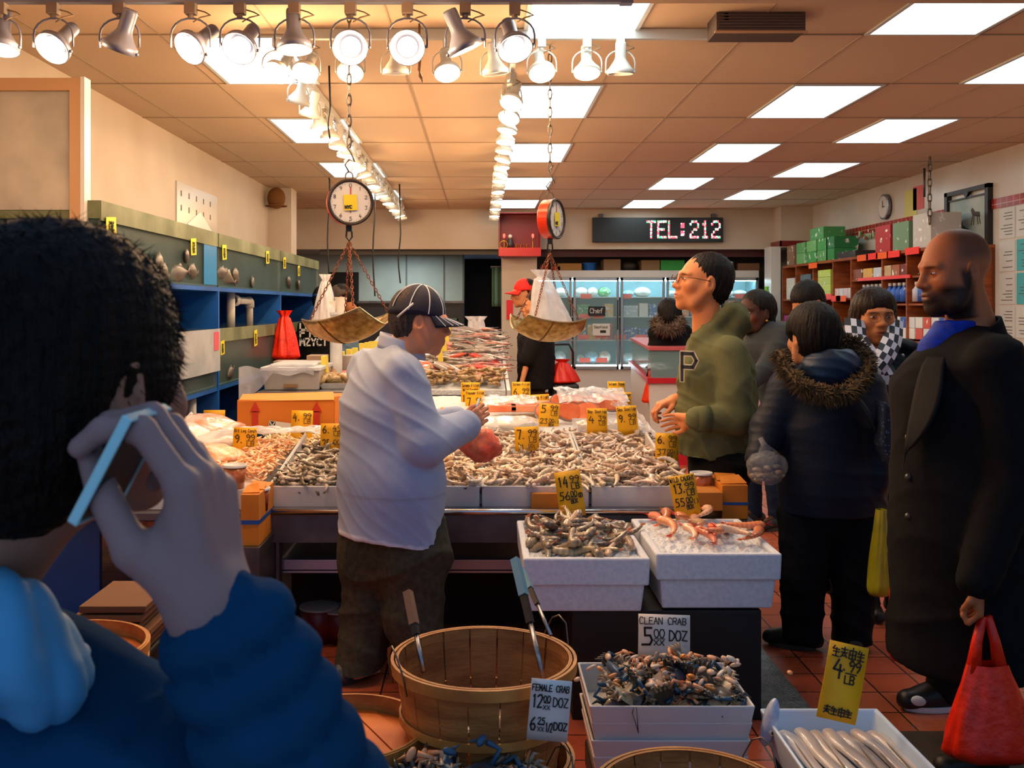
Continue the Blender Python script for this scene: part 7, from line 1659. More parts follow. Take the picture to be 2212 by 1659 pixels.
    for u in [i/11 for i in range(1, 11)]:
        an = math.pi*(.14+.72*u); 
        a.tube([(.084*math.cos(an)*(1+.1*v), -.02+.106*math.sin(an)+.075*v*math.sin(math.pi*(.08+.84*u))**.6, .0352-.012*v-.03*(abs(u-.5)*2)**2*v) for v in (0, .3, .6, 1)], .0018, 4)
    a.build('white_stripes', mat('cap_white', '#d8dce4', .7), c)
    a = MB(); e = hf @ Vector((.082, -.012, .03)); d = (hf.to_3x3() @ Vector((.12, 1, .62))).normalized(); a.tube([P(858, 685, 3.98), P(893, 655, 3.98)], .0042, 8)
    tag(a.build('cigarette', mat('cigarette_paper', '#dcdcdc', .7), smooth=True), 'white cigarette tucked behind the ear of the man in the pale blue jacket', 'cigarette')
    a = MB(); a.tube([P(1022, 905, 4.1), P(1035, 862, 4.16)], .005, 8); tag(a.build('pen', mat('pen_blue', '#8fb4c8', .3), smooth=True), 'pale blue pen in the hand of the man in the blue jacket', 'pen')
    blob('red_plastic_bag', P(1040, 962, 4.35), (.08, .06, .075), mat('orange_red_film', '#f0583a', .25, col2='#f88a66', scale=12, bump=.8, bscale=30, alpha=.9), 'crumpled orange-red plastic bag held by the man in blue over the shrimp', 'bag', 12, .25)
worker()
# ---------------------------------------------------------------- man in the green hoodie
def hoodie():
    Y0 = 4.95; t = person('young man in an olive green hoodie looking up, one hand in his pocket', (PX(1555, Y0), Y0)); J = joints(PX(1550, Y0), Y0, (-1, -.12), 1.82)
    J['pelvis'] = P(1545, 985, Y0); J['waist'] = P(1548, 905, Y0); J['chest'] = P(1548, 800, Y0); J['neck'] = P(1535, 690, Y0)
    J['shL'] = P(1578, 762, 4.78); J['shR'] = P(1530, 770, 5.13); J['elL'] = P(1592, 905, 4.72); J['wrL'] = P(1492, 905, 4.70); J['elR'] = P(1545, 880, 5.2); J['wrR'] = P(1462, 862, 5.05)
    J['hipL'], J['hipR'] = P(1570, 1010, 4.85), P(1540, 1010, 5.05); J['knL'] = P(1560, 1190, 4.85); J['knR'] = P(1535, 1190, 5.05); J['anL'] = Vector((J['knL'].x+.02, 4.88, .07)); J['anR'] = Vector((J['knR'].x+.02, 5.08, .07))
    hf = head_frame(P(1519, 612, Y0), (-1, -.1, .16), s=1.28); sk = '#d88a58'
    hm = head_mesh(hf, sk, lip='#c06a54', h=.0038)
    hR = hand_mesh(frame(P(1460, 862, 5.05), (-.8, -.25, -.25), (.15, .0, -1)), True, (.7, .9, 1.1, 1.2), s=1.12)
    hL = hand_mesh(frame(P(1490, 908, 4.72), (-.45, .85, -.1), (-.6, -.4, -.3)), False, (.3, .3, .3, .3), s=1.0)
    skin_body(t, J, hm, sk, [hR, hL]); eyes(hf, t, .2); hair_mesh(hf, 'short', HAIR, t, 4, puff=-.003)
    m = cloth('hoodie_olive', '#6c6e4c', '#5c5e40', .9, 6)
    lo, hi = bounds([J[k] for k in ('shR', 'shL', 'elR', 'wrR', 'elL', 'wrL', 'neck', 'pelvis')], .22); lo[2] = PZ(1000, 4.8); F_ = Field(lo, hi, .009); f = fdv(J)
    F_.cap(J['pelvis'], J['waist'], .2, .195, .06, .95, f); F_.cap(J['waist'], J['chest'], .195, .18, .08, .95, f); F_.cap(J['chest'], J['neck']-Vector((0, 0, .09)), .175, .09, .09); F_.cap(J['shL'], J['shR'], .075, .075, .07)
    F_.cap(J['shL'], J['elL'], .088, .08, .010); F_.cap(J['elL'], J['wrL']+Vector((.03, 0, 0)), .08, .058, .02); F_.cap(J['shR'], J['elR'], .08, .07, .04); F_.cap(J['elR'], J['wrR']+Vector((.05, 0, 0)), .07, .052, .03)
    F_.ell(P(1585, 690, Y0), (.085, .12, .10), .05); F_.ell(P(1548, 660, Y0), (.08, .09, .09), .03, op=-1)
    F_.cap(P(1500, 745, 4.9), P(1575, 668, 4.86), .028, .034, .03)
    F_.clip((0, 0, -1), -PZ(982, Y0))
    jk = shell('hoodie', F_, m, t, .0085, .85, 15, (.7, .2, .6), sm=1)
    c = P(1545, 970, Y0); a = MB()
    cf = MB(); d = (J['wrL']-J['elL']).normalized(); q = J['wrL']+Vector((.035, 0, 0)); cf.tube([q-d*.05, q+d*.012], [.066, .06], 20); cf.build('cuff', m, jk, smooth=True)
    # chest letter
    a = MB(); q = P(1497, 822, 4.80); a.T = Matrix.Translation(q) @ Matrix.Rotation(R(-49), 4, 'Z'); letters(a, 'P', (-.05, -.020, 0), (1, 0, 0), (0, 0, 1), .13, wid=.085, j=0, pen=.22); a.build('chest_letter_edge', mat('letter_cream', '#c8c0b0', .8), jk)
    a = MB(); a.T = Matrix.Translation(q) @ Matrix.Rotation(R(-49), 4, 'Z'); letters(a, 'P', (-.05, -.0215, 0), (1, 0, 0), (0, 0, 1), .13, wid=.085, j=0, pen=.13); a.build('chest_letter', mat('letter_navy', '#20242e', .8), jk)
    # glasses
    a = MB(); a.T = hf
    for s in (-1, 1):
        a.tube([(s*.031+.022*math.cos(R(k)), .112, .002+.017*math.sin(R(k))) for k in range(0, 360, 24)], .0014, 5, closed=True); a.tube([(s*.053, .11, .006), (s*.078, .06, .008), (s*.083, .0, .006)], .0013, 5)
    a.tube([(-.009, .114, .004), (.009, .114, .004)], .0013, 5); g_ = a.build('glasses', mat('glasses_metal', '#5a4a40', .3, .9), t, smooth=True)

    trousers(t, J, cloth('black_trousers', '#121012'), 1.15); shoe(t, J['anL'], (-1, 0)); shoe(t, J['anR'], (-1, 0))
hoodie()
# ---------------------------------------------------------------- bald bearded man in the long dark coat
def bald():
    Y0 = 3.5; t = person('bald bearded man in a long black coat holding a red bag', (PX(2090, Y0), Y0)); J = joints(PX(2090, Y0), Y0, (-1, -.1), 1.86)
    J['pelvis'] = P(2085, 1130, Y0); J['waist'] = P(2085, 1010, Y0); J['chest'] = P(2080, 860, Y0); J['neck'] = P(2105, 700, Y0)
    J['shL'] = P(2150, 785, 3.3); J['shR'] = P(2070, 785, 3.72); J['elL'] = P(2185, 1040, 3.25); J['wrL'] = P(2112, 1250, 3.2); J['elR'] = P(2020, 1000, 3.8); J['wrR'] = P(2000, 1150, 3.75)
    J['hipL'], J['hipR'] = P(2110, 1170, 3.4), P(2070, 1170, 3.6); J['knL'] = Vector((PX(2100, 3.42), 3.42, .5)); J['anL'] = Vector((PX(2120, 3.3), 3.3, .07)); J['knR'] = Vector((PX(2040, 3.72), 3.72, .48)); J['anR'] = Vector((PX(2040, 3.84), 3.84, .08))
    hf = head_frame(P(2063, 585, Y0), (-1, -.1, -.14), s=1.22); sk = '#a8643e'
    hm = head_mesh(hf, sk, beard='#120d0b', scalp='#4a3428', jaw=1.06, lip='#6a3830', brow='#0c0806', h=.0036)
    hL = hand_mesh(frame(P(2112, 1262, 3.2), (.08, .0, -1), (-.85, .5, 0)), False, (1.5, 1.6, 1.65, 1.7), s=1.02, thumb=((-.018, .022, -.006), (-.040, .045, -.022), (-.030, .070, -.040), (-.012, .082, -.048)))
    skin_body(t, J, hm, sk, [hL]); eyes(hf, t, .45)
    m = cloth('coat_black', '#0e0d0f', '#131214', .9, 30); f = fdv(J)
    lo, hi = bounds([J[k] for k in ('shR', 'shL', 'elR', 'wrR', 'elL', 'wrL', 'neck')], .27); lo[2] = PZ(1440, Y0)-.05; F_ = Field(lo, hi, .0105)
    F_.cap(P(2085, 1400, Y0), J['pelvis'], .27, .25, .06, .95, f); F_.cap(J['pelvis'], J['waist'], .245, .235, .07, .95, f); F_.cap(J['waist'], J['chest'], .235, .23, .08, .95, f); F_.cap(J['chest'], J['neck']-Vector((0, 0, .1)), .215, .10, .1); F_.cap(J['shL'], J['shR'], .09, .09, .08)
    F_.cap(J['shL'], J['elL'], .10, .09, .010); F_.cap(J['elL'], J['wrL'], .088, .068, .012); F_.cap(J['shR'], J['elR'], .1, .09, .03); F_.cap(J['elR'], J['wrR'], .09, .07, .03)
    F_.clip((0, 0, -1), -PZ(1432, Y0)); jk = shell('coat', F_, m, t, .007, .6, 25, (.3, .3, .4), sm=1)
    # collar and lapels
    cc = P(2098, 735, Y0); a = MB()
    a.grid(lambda u, v: (lambda an: (cc.x+(.088+.03*(1-v))*math.cos(an), cc.y+(.098+.025*(1-v))*math.sin(an), cc.z+v*(.05+.045*math.cos(an))-.01))(4.4*(u-.5)), 28, 5); a.build('collar', m, jk, smooth=True, solid=.012)
    a = MB(); a.grid(lambda u, v: tuple(Vector((cc.x, 3.5, 0))+Vector((-(.205+.115*v**.6)*math.cos(.35+.35*u*(1-v)+.05), -(.205+.115*v**.6)*math.sin(.35+.6*u*math.sin(3.14*min(1, .15+v))+.05), PZ(770+230*v, 3.5)))), 8, 14); a.build('lapel', cloth('lapel_black', '#1d1c1c'), jk, smooth=True, solid=.01)
    F2 = Field(*[tuple(q) for q in (np.array(P(2050, 730, Y0))-.2, np.array(P(2050, 730, Y0))+.2)], .009); F2.cap(P(2068, 700, Y0), P(2025, 765, Y0), .07, .07, .02); F2.ell(P(2060, 650, Y0), (.085, .085, .085), .01, op=-1); F2.clip((0, 0, 1), PZ(690, Y0)); 
    shell('shirt', F2, cloth('shirt_blue', '#1238b0', '#0c2a90', .6), t, .004, 1.2, 3)
    a = MB()
    for py in (905, 990, 1075): a.sphere(P(1962, py+40, 3.42), .012)
    a.build('buttons', mat('button_dark', '#3a342e', .3), jk)

    trousers(t, J, cloth('dark_trousers', '#1a1c1e'), 1.1)
    s = shoe(t, J['anR'], (-1, -.1), mat('sneaker_black', '#121316', .45), mat('sole_white', '#dfe4e8', .5), 1.15); sd = MB(); q = J['anR']+Vector((-.12, -.04, -.0)); q.z = .045; sd.sphere(q, (.045, .02, .022)); sd.build('white_toe_stripe', mat('sneaker_white', '#dfe4e8', .5), s, smooth=True)
    a = MB()
    for k in range(4): a.tube([J['anR']+Vector((-.05-.02*k, -.045, -.005-.008*k)), J['anR']+Vector((-.05-.02*k, .03, .0-.008*k))], .003, 5)
    a.build('laces', M['black'], s); shoe(t, J['anL'], (-1, -.1))
bald()
def carrier(name, c, top, w, dpt, m, lab, seed=1, grp=None, lean=0, hl=.33, handles=True):
    """plastic carrier bag hanging from point top; c = centre of its bottom"""
    rg = random.Random(seed); ph = [rg.uniform(0, 6.28) for _ in range(5)]; c = Vector(c); top = Vector(top); t = thing(name, lab, 'bag', c, grp); Ht = top.z-c.z; Hb = Ht*(1-hl) if handles else Ht
    ax = top+(c-top)*(Hb/Ht) if False else None
    def fn(u, v):
        a = 2*math.pi*u; base = c.lerp(top, v*Hb/Ht); wv = w*(1-.58*v**1.2)*(.72+.28*min(1, v/.1)**.6); dv = dpt*(1-.6*v)*(.6+.4*min(1, v/.1)**.6); e = 1+.05*math.sin(5*a+ph[0]+4*v)+.03*math.sin(11*a+ph[1]-5*v)
        return (base.x+wv*.5*e*math.cos(a), base.y+dv*.5*e*math.sin(a), base.z)
    a = MB().grid(fn, 48, 22, wrap=True); a.f.append(tuple(range(48))[::-1]); a.m.append(0); b = a.build('sack', m, t, smooth=True)
    if handles:
        h_ = MB()
        for s in (-1, 1):
            q0 = c.lerp(top, Hb/Ht)+Vector((s*w*.15, 0, -.01)); 
            h_.tube([q0+Vector((0, 0, -.03)), q0.lerp(top, .5)+Vector((s*w*.02, 0, 0)), top+Vector((s*.008, 0, 0))], [w*.085, w*.055, .014], 8)
        h_.build('handles', m, t, smooth=True)
    return t
hp = P(2128, 1318, 3.2)
carrier('red_bag', P(2140, 1640, 3.2), (hp.x, hp.y, hp.z-.02), .31, .16, M['redbag'], 'large bright red plastic bag hanging from the hand of the bald man', 2)
# ---------------------------------------------------------------- woman in the navy fur-hooded coat, seen from behind
def navy():
    Y0 = 4.5; t = person('person in a navy parka with brown fur hood trim, seen from behind', (PX(1775, Y0), Y0)); J = joints(PX(1780, Y0), Y0, (-.15, 1), 1.6)
    J['pelvis'] = P(1800, 1060, Y0); J['waist'] = P(1800, 990, Y0); J['chest'] = P(1790, 890, Y0); J['neck'] = P(1772, 800, Y0); J['shL'] = P(1700, 840, 4.5); J['shR'] = P(1868, 840, 4.5)
    J['elL'] = P(1660, 930, 4.48); J['wrL'] = P(1640, 985, 4.4); J['elR'] = P(1895, 940, 4.42); J['wrR'] = P(1892, 1040, 4.4)
    J['hipL'], J['hipR'] = P(1745, 1110, Y0), P(1845, 1110, Y0); J['knL'] = P(1735, 1240, 4.48); J['knR'] = P(1845, 1240, 4.48); J['anL'] = Vector((PX(1735, 4.5), 4.52, .07)); J['anR'] = Vector((PX(1840, 4.5), 4.5, .07))
    hf = head_frame(P(1752, 730, 4.5), (-.35, 1, -.12), s=1.12); sk = '#c88a62'; hm = head_mesh(hf, sk, h=.006)
    hL = hand_mesh(frame(P(1640, 985, 4.4), (0, .1, -1), (1, 0, 0)), False, (1.4, 1.5, 1.5, 1.6), s=.9, h=.005)
    skin_body(t, J, hm, sk, [hL]); hair_mesh(hf, 'short', HAIR, t, 6, puff=.018)
    m = mat('parka_navy', '#101c30', .6, col2='#0c1524', scale=8, bump=.2, bscale=60, spec=.25); f = fdv(J)
    lo, hi = bounds([J[k] for k in ('shR', 'shL', 'elR', 'wrR', 'elL', 'wrL', 'neck', 'pelvis')], .24); lo[2] = PZ(1130, Y0); F_ = Field(lo, hi, .0095)
    F_.cap(P(1802, 1110, Y0), J['pelvis'], .235, .235, .06, .72, f); F_.cap(J['pelvis'], J['waist'], .235, .225, .06, .72, f); F_.cap(J['waist'], J['chest'], .225, .21, .08, .72, f); F_.cap(J['chest'], J['neck']-Vector((0, 0, .07)), .2, .10, .1, .8, f); F_.cap(J['shL'], J['shR'], .085, .085, .08)
    for s in 'LR': F_.cap(J['sh'+s], J['el'+s], .085, .082, .03); F_.cap(J['el'+s], J['wr'+s], .08, .062, .03)
    F_.clip((0, 0, -1), -PZ(1105, Y0)); jk = shell('parka', F_, m, t, .0085, .9, 35, (.2, .2, 1), sm=1)
    F2 = Field(*[tuple(q) for q in (np.array(P(1785, 810, 4.4))-.24, np.array(P(1785, 810, 4.4))+.24)], .009); F2.ell(P(1795, 790, 4.42), (.135, .1, .10), .05); F2.ell(P(1775, 725, 4.48), (.115, .12, .11), .03, op=-1)
    shell('hood', F2, mat('hood_teal', '#0f3558', .5, col2='#0b2740', scale=8), jk, .009, 1.3, 8)
    pts = [P(1682, 762, 4.46), P(1700, 800, 4.36), P(1735, 833, 4.27), P(1785, 853, 4.24), P(1835, 845, 4.27), P(1868, 812, 4.34), P(1874, 775, 4.42), P(1850, 745, 4.48), P(1825, 738, 4.5)]
    fur('fur_trim', pts, .034, mat('fur_brown', '#6b5636', .9, col2='#4a3a22', scale=60), jk, 1900, .045, 4)
    a = MB(); a.tube([P(1842, 845, 4.30), P(1880, 900, 4.26), P(1905, 960, 4.3)], .012, 6); a.build('bag_strap', mat('strap_dark', '#1a2430', .6), t, smooth=True)

    trousers(t, J, cloth('trousers_navy', '#0c111c', '#0a0e16'), 1.15, .007, r=(.115, .09, .078)); shoe(t, J['anL'], (-.8, .3), s=1.05); shoe(t, J['anR'], (.2, 1), s=1.05)
    q = thing('woven_handbag', 'blue dotted handbag at the side of the navy parka', 'handbag', P(1905, 980, 4.28)); mbg = mat('dotted_blue', '#3e5c8c', .7, col2='#101c34', scale=70, kind='voronoi', ramp=(.25, .3)); 
    a = MB(); a.prism([(PX(1893, 4.28), PZ(862, 4.28)), (PX(1925, 4.28), PZ(885, 4.28)), (PX(1930, 4.28), PZ(940, 4.28)), (PX(1908, 4.28), PZ(1000, 4.28)), (PX(1890, 4.28), PZ(960, 4.28))], 4.2, 4.3); a.build('bag_body', mbg, q, bevel=.01)
    tag(bag_knot(P(1655, 1010, 4.35)), 'clear plastic bag of clams hanging from the gloved hand left of the navy parka', 'bag')
def bag_knot(c):
    t = thing('clear_bag', None, None, c)
    blob('bag_film', c, (.088, .08, .075), mat('clear_bag', '#c8ccd0', .12, alpha=.26, bump=.9, bscale=40, coat=.6), None, None, 3, .12, parent=t)
    a = MB(); a.tube([c+Vector((0, 0, .06)), c+Vector((-.01, 0, .1)), c+Vector((-.025, 0, .13))], [.05, .014, .01], 10); a.build('tied_neck', mat('clear_bag', ''), t, smooth=True)
    rg = random.Random(4); a = MB(); 
    for k in range(26): a.sphere(c+Vector((rg.uniform(-.055, .055), rg.uniform(-.05, .05), rg.uniform(-.055, .01))), (.022, .018, .012), nu=8, nv=6)
    q = a.build('clams', mat('bag_clams', '#5a5242', .4, col2='#a89470', scale=40), t, smooth=True); q['kind'] = 'stuff'
    return t
navy()
# ---------------------------------------------------------------- woman with the checked scarf
def scarfw():
    Y0 = 5.0; t = person('woman with bobbed dark hair, checked scarf and dark coat, facing forward', (PX(1905, Y0), Y0)); J = joints(PX(1900, Y0), Y0, (-.05, -1), 1.6)
    J['pelvis'] = P(1905, 1020, Y0); J['waist'] = P(1905, 950, Y0); J['chest'] = P(1903, 860, Y0); J['neck'] = P(1895, 765, Y0); J['shR'] = P(1832, 800, Y0); J['shL'] = P(1965, 800, Y0); J['elR'] = P(1822, 910, Y0); J['elL'] = P(1985, 920, 4.9); J['wrR'] = P(1860, 980, 4.82); J['wrL'] = P(1960, 1000, 4.8)
    J['hipL'], J['hipR'] = P(1935, 1050, Y0), P(1875, 1050, Y0); J['knL'] = P(1935, 1180, Y0); J['knR'] = P(1875, 1180, Y0); J['anL'] = Vector((J['knL'].x, Y0, .07)); J['anR'] = Vector((J['knR'].x, Y0, .07))
    hf = head_frame(P(1888, 685, Y0), (-.06, -1, -.03), s=1.2); sk = '#b87448'; hm = head_mesh(hf, sk, jaw=1.1, lip='#8a3c34', h=.0036); skin_body(t, J, hm, sk); eyes(hf, t, .3); hair_mesh(hf, 'bob', mat('dark_brown_hair', '#1a0f0b', .45, col2='#24150e', scale=60, stretch=(1, 1, .15), bump=.5, bscale=100, spec=.15), t, 7)
    a = MB(); a.T = hf
    for s in (-1, 1): a.tube([(s*.031+.024*math.cos(R(k)), .108, .0+.018*math.sin(R(k))) for k in range(0, 360, 24)], .0009, 5, closed=True)
    a.build('glasses', mat('glasses_metal', ''), t)
    m = cloth('coat_teal_black', '#0e1a22', '#0a1218', .6); f = fdv(J); lo, hi = bounds([J[k] for k in ('shR', 'shL', 'elR', 'wrR', 'elL', 'wrL', 'neck', 'pelvis')], .2); F_ = Field(lo, hi, .011)
    F_.cap(J['pelvis'], J['chest'], .2, .185, .06, .75, f); F_.cap(J['chest'], J['neck']-Vector((0, 0, .06)), .17, .09, .08, .8, f); F_.cap(J['shL'], J['shR'], .075, .075, .06)
    for s in 'LR': F_.cap(J['sh'+s], J['el'+s], .078, .07, .03); F_.cap(J['el'+s], J['wr'+s], .068, .055, .03)
    F_.ell(P(1835, 752, 5.02), (.075, .07, .045), .02); F_.ell(P(1955, 750, 5.02), (.075, .07, .045), .02)
    jk = shell('coat', F_, m, t, .007, .8, 45, sm=2); a = MB()
    for px, py in ((1842, 768), (1950, 768), (1900, 830)): a.sphere(P(px, py, 4.88), .009)
    a.build('snap_buttons', M['steel'], jk)
    # scarf: two crossing bands + hanging end
    def checks(mb, path, w, nrm, cells=4, step=.04):
        path = [Vector(p) for p in path]; L = [0]
        for i in range(1, len(path)): L.append(L[-1]+(path[i]-path[i-1]).length)
        n = max(4, int(L[-1]/step)); pts = []
        for k in range(n+1):
            d = L[-1]*k/n; i = max(j for j in range(len(L)) if L[j] <= d+1e-9); i = min(i, len(path)-2); q = (d-L[i])/max(1e-6, L[i+1]-L[i]); pts.append((path[i].lerp(path[i+1], q), (path[i+1]-path[i]).normalized()))
        for k in range(n):
            for c in range(cells):
                mb.mi = (k+c) % 2; (p0, t0), (p1, t1) = pts[k], pts[k+1]; s0 = t0.cross(nrm).normalized(); s1 = t1.cross(nrm).normalized(); u0, u1 = w*(c/cells-.5), w*((c+1)/cells-.5); bu = lambda u: nrm*(.022*(1-(2*u/w)**2))
                mb.slab([p0+s0*u0+bu(u0), p1+s1*u0+bu(u0), p1+s1*u1+bu(u1), p0+s0*u1+bu(u1)], .006)
    nn = Vector((0, -1, .15)).normalized(); mats = [mat('scarf_white', '#dcdce4', .8), mat('scarf_grey', '#2c343e', .8)]
    a = MB(); checks(a, [P(1846, 690, 4.93), P(1850, 735, 4.86), P(1880, 775, 4.83), P(1915, 800, 4.82), P(1922, 850, 4.82)], .105, nn); checks(a, [P(1930, 690, 4.93), P(1928, 735, 4.87), P(1908, 775, 4.81), P(1888, 800, 4.80), P(1893, 850, 4.81)], .10, nn); a.build('scarf', mats, t)
    a = MB()
    for k in range(14): q = P(1893+3.6*k, 850+2*(k % 3), 4.81); a.tube([q, q+Vector((.002*math.sin(k*3), 0, -.045))], .0022, 4)
    a.build('scarf_fringe', mats[0], t)
    trousers(t, J, M['blackm'], 1.05); shoe(t, J['anL'], (0, -1)); shoe(t, J['anR'], (0, -1))
scarfw()
# bags and umbrella between the navy coat and the bald man
carrier('yellow_bag', P(1898, 1285, 4.25), P(1903, 1100, 4.25), .1, .12, mat('yellow_green_film', '#b8b428', .4, col2='#98981c', scale=8, bump=.5), 'yellow-green plastic bag hanging between the navy trousers and the long coat', 6, handles=False)
carrier('red_bag', P(1955, 1425, 3.95), P(1952, 1120, 3.95), .15, .12, M['redbag'], 'long red plastic bag just left of the black coat', 7, handles=False)
q = thing('folded_umbrella', 'black folded umbrella pointing down in front of the long red bag', 'umbrella', P(1942, 1430, 3.86)); MB().tube([P(1938, 1130, 3.86), P(1938, 1200, 3.86), P(1944, 1330, 3.86), P(1947, 1415, 3.86)], [.022, .036, .03, .006], 12).build('canopy', mat('umbrella_black', '#121010', .6, bump=.6), q, smooth=True); MB().tube([P(1947, 1410, 3.86), P(1948, 1435, 3.86)], .004, 6).build('tip', M['steel'], q); MB().tube([P(1938, 1050, 3.86), P(1938, 1130, 3.86)], .01, 8).build('handle', M['black'], q)
carrier('dark_red_bag', P(1815, 1282, 4.7), P(1822, 1120, 4.7), .17, .12, mat('dark_red_black', '#2a0c0c', .4, bump=.4), 'dark maroon bag between the legs of the navy-clad person', 9, handles=False)
# ---------------------------------------------------------------- the phoning man in front
def phoner():
    Y0 = .86; t = person('man in a quilted blue jacket seen from behind, holding a phone to his ear', (-.35, .9)); J = joints(-.37, .9, (.3, 1), 1.6)
    sk = '#a0705a'; sk2 = '#9a7a76'
    J['neck'] = P(-40, 1410, .88); J['chest'] = P(0, 1690, .88)-Vector((0, 0, .05)); J['waist'] = J['chest']-Vector((0, 0, .2)); J['pelvis'] = J['waist']-Vector((0, 0, .13))
    J['shR'] = P(290, 1715, .87); J['shL'] = P(-180, 1560, .95); J['elR'] = P(700, 1850, .80); J['wrR'] = P(468, 1345, .775); J['elL'] = J['shL']+Vector((-.06, 0, -.28)); J['wrL'] = J['elL']+Vector((.02, .1, -.2))
    for s, q in (('L', -.09), ('R', .09)):
        b = J['pelvis']; J['hip'+s] = b+Vector((q, 0, -.03)); J['kn'+s] = Vector((b.x+q, b.y+.02, .45)); J['an'+s] = Vector((b.x+q, b.y, .07))
    hf = head_frame(P(140, 830, Y0), (.48, .87, .0), s=1.06)
    hm = head_mesh(hf, sk, h=.0034, nk=(-.095, -.05, -.185))
    Mh = frame(P(462, 1330, .772), (-.12, .1, 1), (-1, .12, -.05))
    hR = hand_mesh(Mh, True, (.85, .95, 1.0, 1.05), s=1.2, h=.003, spread=.12, thumb=((-.020, .022, -.010), (-.034, .050, -.034), (-.030, .085, -.052), (-.024, .112, -.062)))
    skin_body(t, J, hm, sk, [(hR[0], hR[1], sk2)])
    hm_ = mat('foreground_hair', '#0a0807', .5, col2='#1c120c', scale=90, stretch=(1, 1, .12), bump=.9, bscale=160, spec=.12)
    f = Field((-.13, -.16, -.2), (.13, .14, .18), .0045)
    f.ell((0, -.012, .045), (.085, .108, .090), .01); f.ell((0, -.045, -.025), (.079, .07, .092), .03); f.ell((0, .025, .0), (.078, .058, .06), .02); f.ell((0, .105, -.062), (.085, .075, .065), .012, op=-1)
    for s in (-1, 1): f.ell((s*.097, .010, -.055), (.030, .026, .032), .012, op=-1)
    V, Fc = f.mesh(); V = smooth_v(V, Fc, 2); N = vnormals(V, Fc); a_ = np.arctan2(V[:, 0], V[:, 2]+.02)
    V = V+N*(.0005*(np.sin(a_*60+30*V[:, 1])+np.sin(a_*97+60*V[:, 2])+np.sin(V[:, 1]*300+a_*20)))[:, None]; Mx = np.array(hf); Vw = V@Mx[:3, :3].T+Mx[:3, 3]
    ho = raw_obj('hair', Vw, Fc, hm_, t)
    rg = random.Random(3); a = MB(); Nw = N@np.array(hf.to_3x3().normalized()).T
    for k in range(5200):
        i = rg.randrange(len(Vw)); p = Vector(Vw[i]); n_ = Vector(Nw[i]); 
        if n_.z < -.5: continue
        d = (n_*.55+Vector((rg.gauss(0, .3), rg.gauss(0, .3), -.55+rg.gauss(0, .3)))).normalized(); e = p+d*rg.uniform(.008, .017); s_ = d.orthogonal().normalized()*.0006; a._add([p+s_, p-s_, e], [(0, 1, 2)])
    a.build('short_strands', hm_, ho, fixn=False)
    # jacket
    m = mat('quilted_blue', '#14466a', .9, col2='#0e3654', scale=5, bump=.12, bscale=70, spec=.02); f = fdv(J)
    lo, hi = bounds([J[k] for k in ('shR', 'shL', 'elR', 'wrR', 'elL', 'wrL', 'neck', 'pelvis')], .16); F_ = Field(lo, hi, .0075)
    F_.cap(J['pelvis'], J['waist'], .2, .2, .05, .75, f); F_.cap(J['waist'], J['chest'], .2, .2, .05, .75, f); F_.cap(J['chest'], J['neck']-Vector((0, 0, .07)), .17, .085, .05, .85, f); F_.cap(J['shL'], J['shR'], .072, .078, .06)
    wr = J['wrR']+Vector((.012, 0, -.012)); ax = (wr-J['elR']).normalized()
    F_.cap(J['shR'], J['elR'], .085, .075, .03); F_.cap(J['elR'], wr, .074, .054, .012); F_.cap(J['shL'], J['elL'], .085, .07, .04); F_.cap(J['elL'], J['wrL'], .07, .06, .03)
    el = np.array(J['elR']); av = np.array(ax); Lf = (wr-J['elR']).length
    def quilt(V):
        s = (V-el)@av; dist = np.linalg.norm((V-el)-s[:, None]*av, axis=1); on = ss(s, -.03, .02)*(dist < .12)*(V[:, 0] > el[0]-.16)
        q = np.abs(np.sin(np.pi*(s+.15*dist)/.040))**.55; z = V[:, 2]; q2 = np.abs(np.sin(np.pi*(z+.12*V[:, 0])/.085))**.6
        return on*(.0105*q-.006)+(1-on)*(.006*q2-.003)
    shell('quilted_jacket', F_, m, t, .0025, 1.6, 55, (.5, .2, 1), sm=2, quilt=quilt)
    # light blue ribbed collar / hood
    F_ = Field(*[tuple(q) for q in (np.array(P(0, 1400, .84))-.18, np.array(P(0, 1400, .84))+.18)], .0055)
    pts = [P(-260, 1250, .93), P(-130, 1340, .80), P(0, 1440, .765), P(90, 1478, .79), P(130, 1465, .84)]
    for p, q in zip(pts[:-1], pts[1:]): F_.cap(p, q, .029, .029, .02)
    for p, q in zip(pts[:-2], pts[1:-1]): F_.cap(p+Vector((0, .02, .035)), q+Vector((-.01, .02, .03)), .025, .022, .03)
    c0 = np.array(P(-20, 1250, .86))
    def q2(V):
        an = np.arctan2(V[:, 0]-c0[0], -(V[:, 1]-c0[1])); return .0055*np.abs(np.sin(an*11+8*V[:, 2]))-.002
    shell('ribbed_collar', F_, mat('collar_sky_blue', '#4a9cc8', .6, col2='#3a8ab8', scale=6), t, .003, 1.5, 6, sm=2, quilt=q2)
    trousers(t, J, M['blackm'], 1.0); shoe(t, J['anL'], (.3, 1)); shoe(t, J['anR'], (.3, 1))
    # phone
    a = MB(); c = P(262, 1000, .765); Mp = frame(c, P(315, 890, .76)-P(205, 1100, .77), (-.87, .12, .49)); a.T = Mp
    q = thing('mobile_phone', 'thin pale-edged mobile phone held against the ear', 'phone', c)
    a.box(-.030, .030, -.044, .044, -.0035, .0035); a.build('body', mat('phone_dark', '#1c2226', .3), q, bevel=.003)
    a = MB(); a.T = Mp; a.box(-.0325, -.0295, -.046, .046, -.0045, .0045).box(.0295, .0325, -.046, .046, -.0045, .0045).box(-.0325, .0325, -.0465, -.0435, -.0045, .0045).box(-.0325, .0325, .0435, .0465, -.0045, .0045); a.build('rim', mat('phone_rim', '#a8dce0', .2, .3), q, bevel=.002)
phoner()
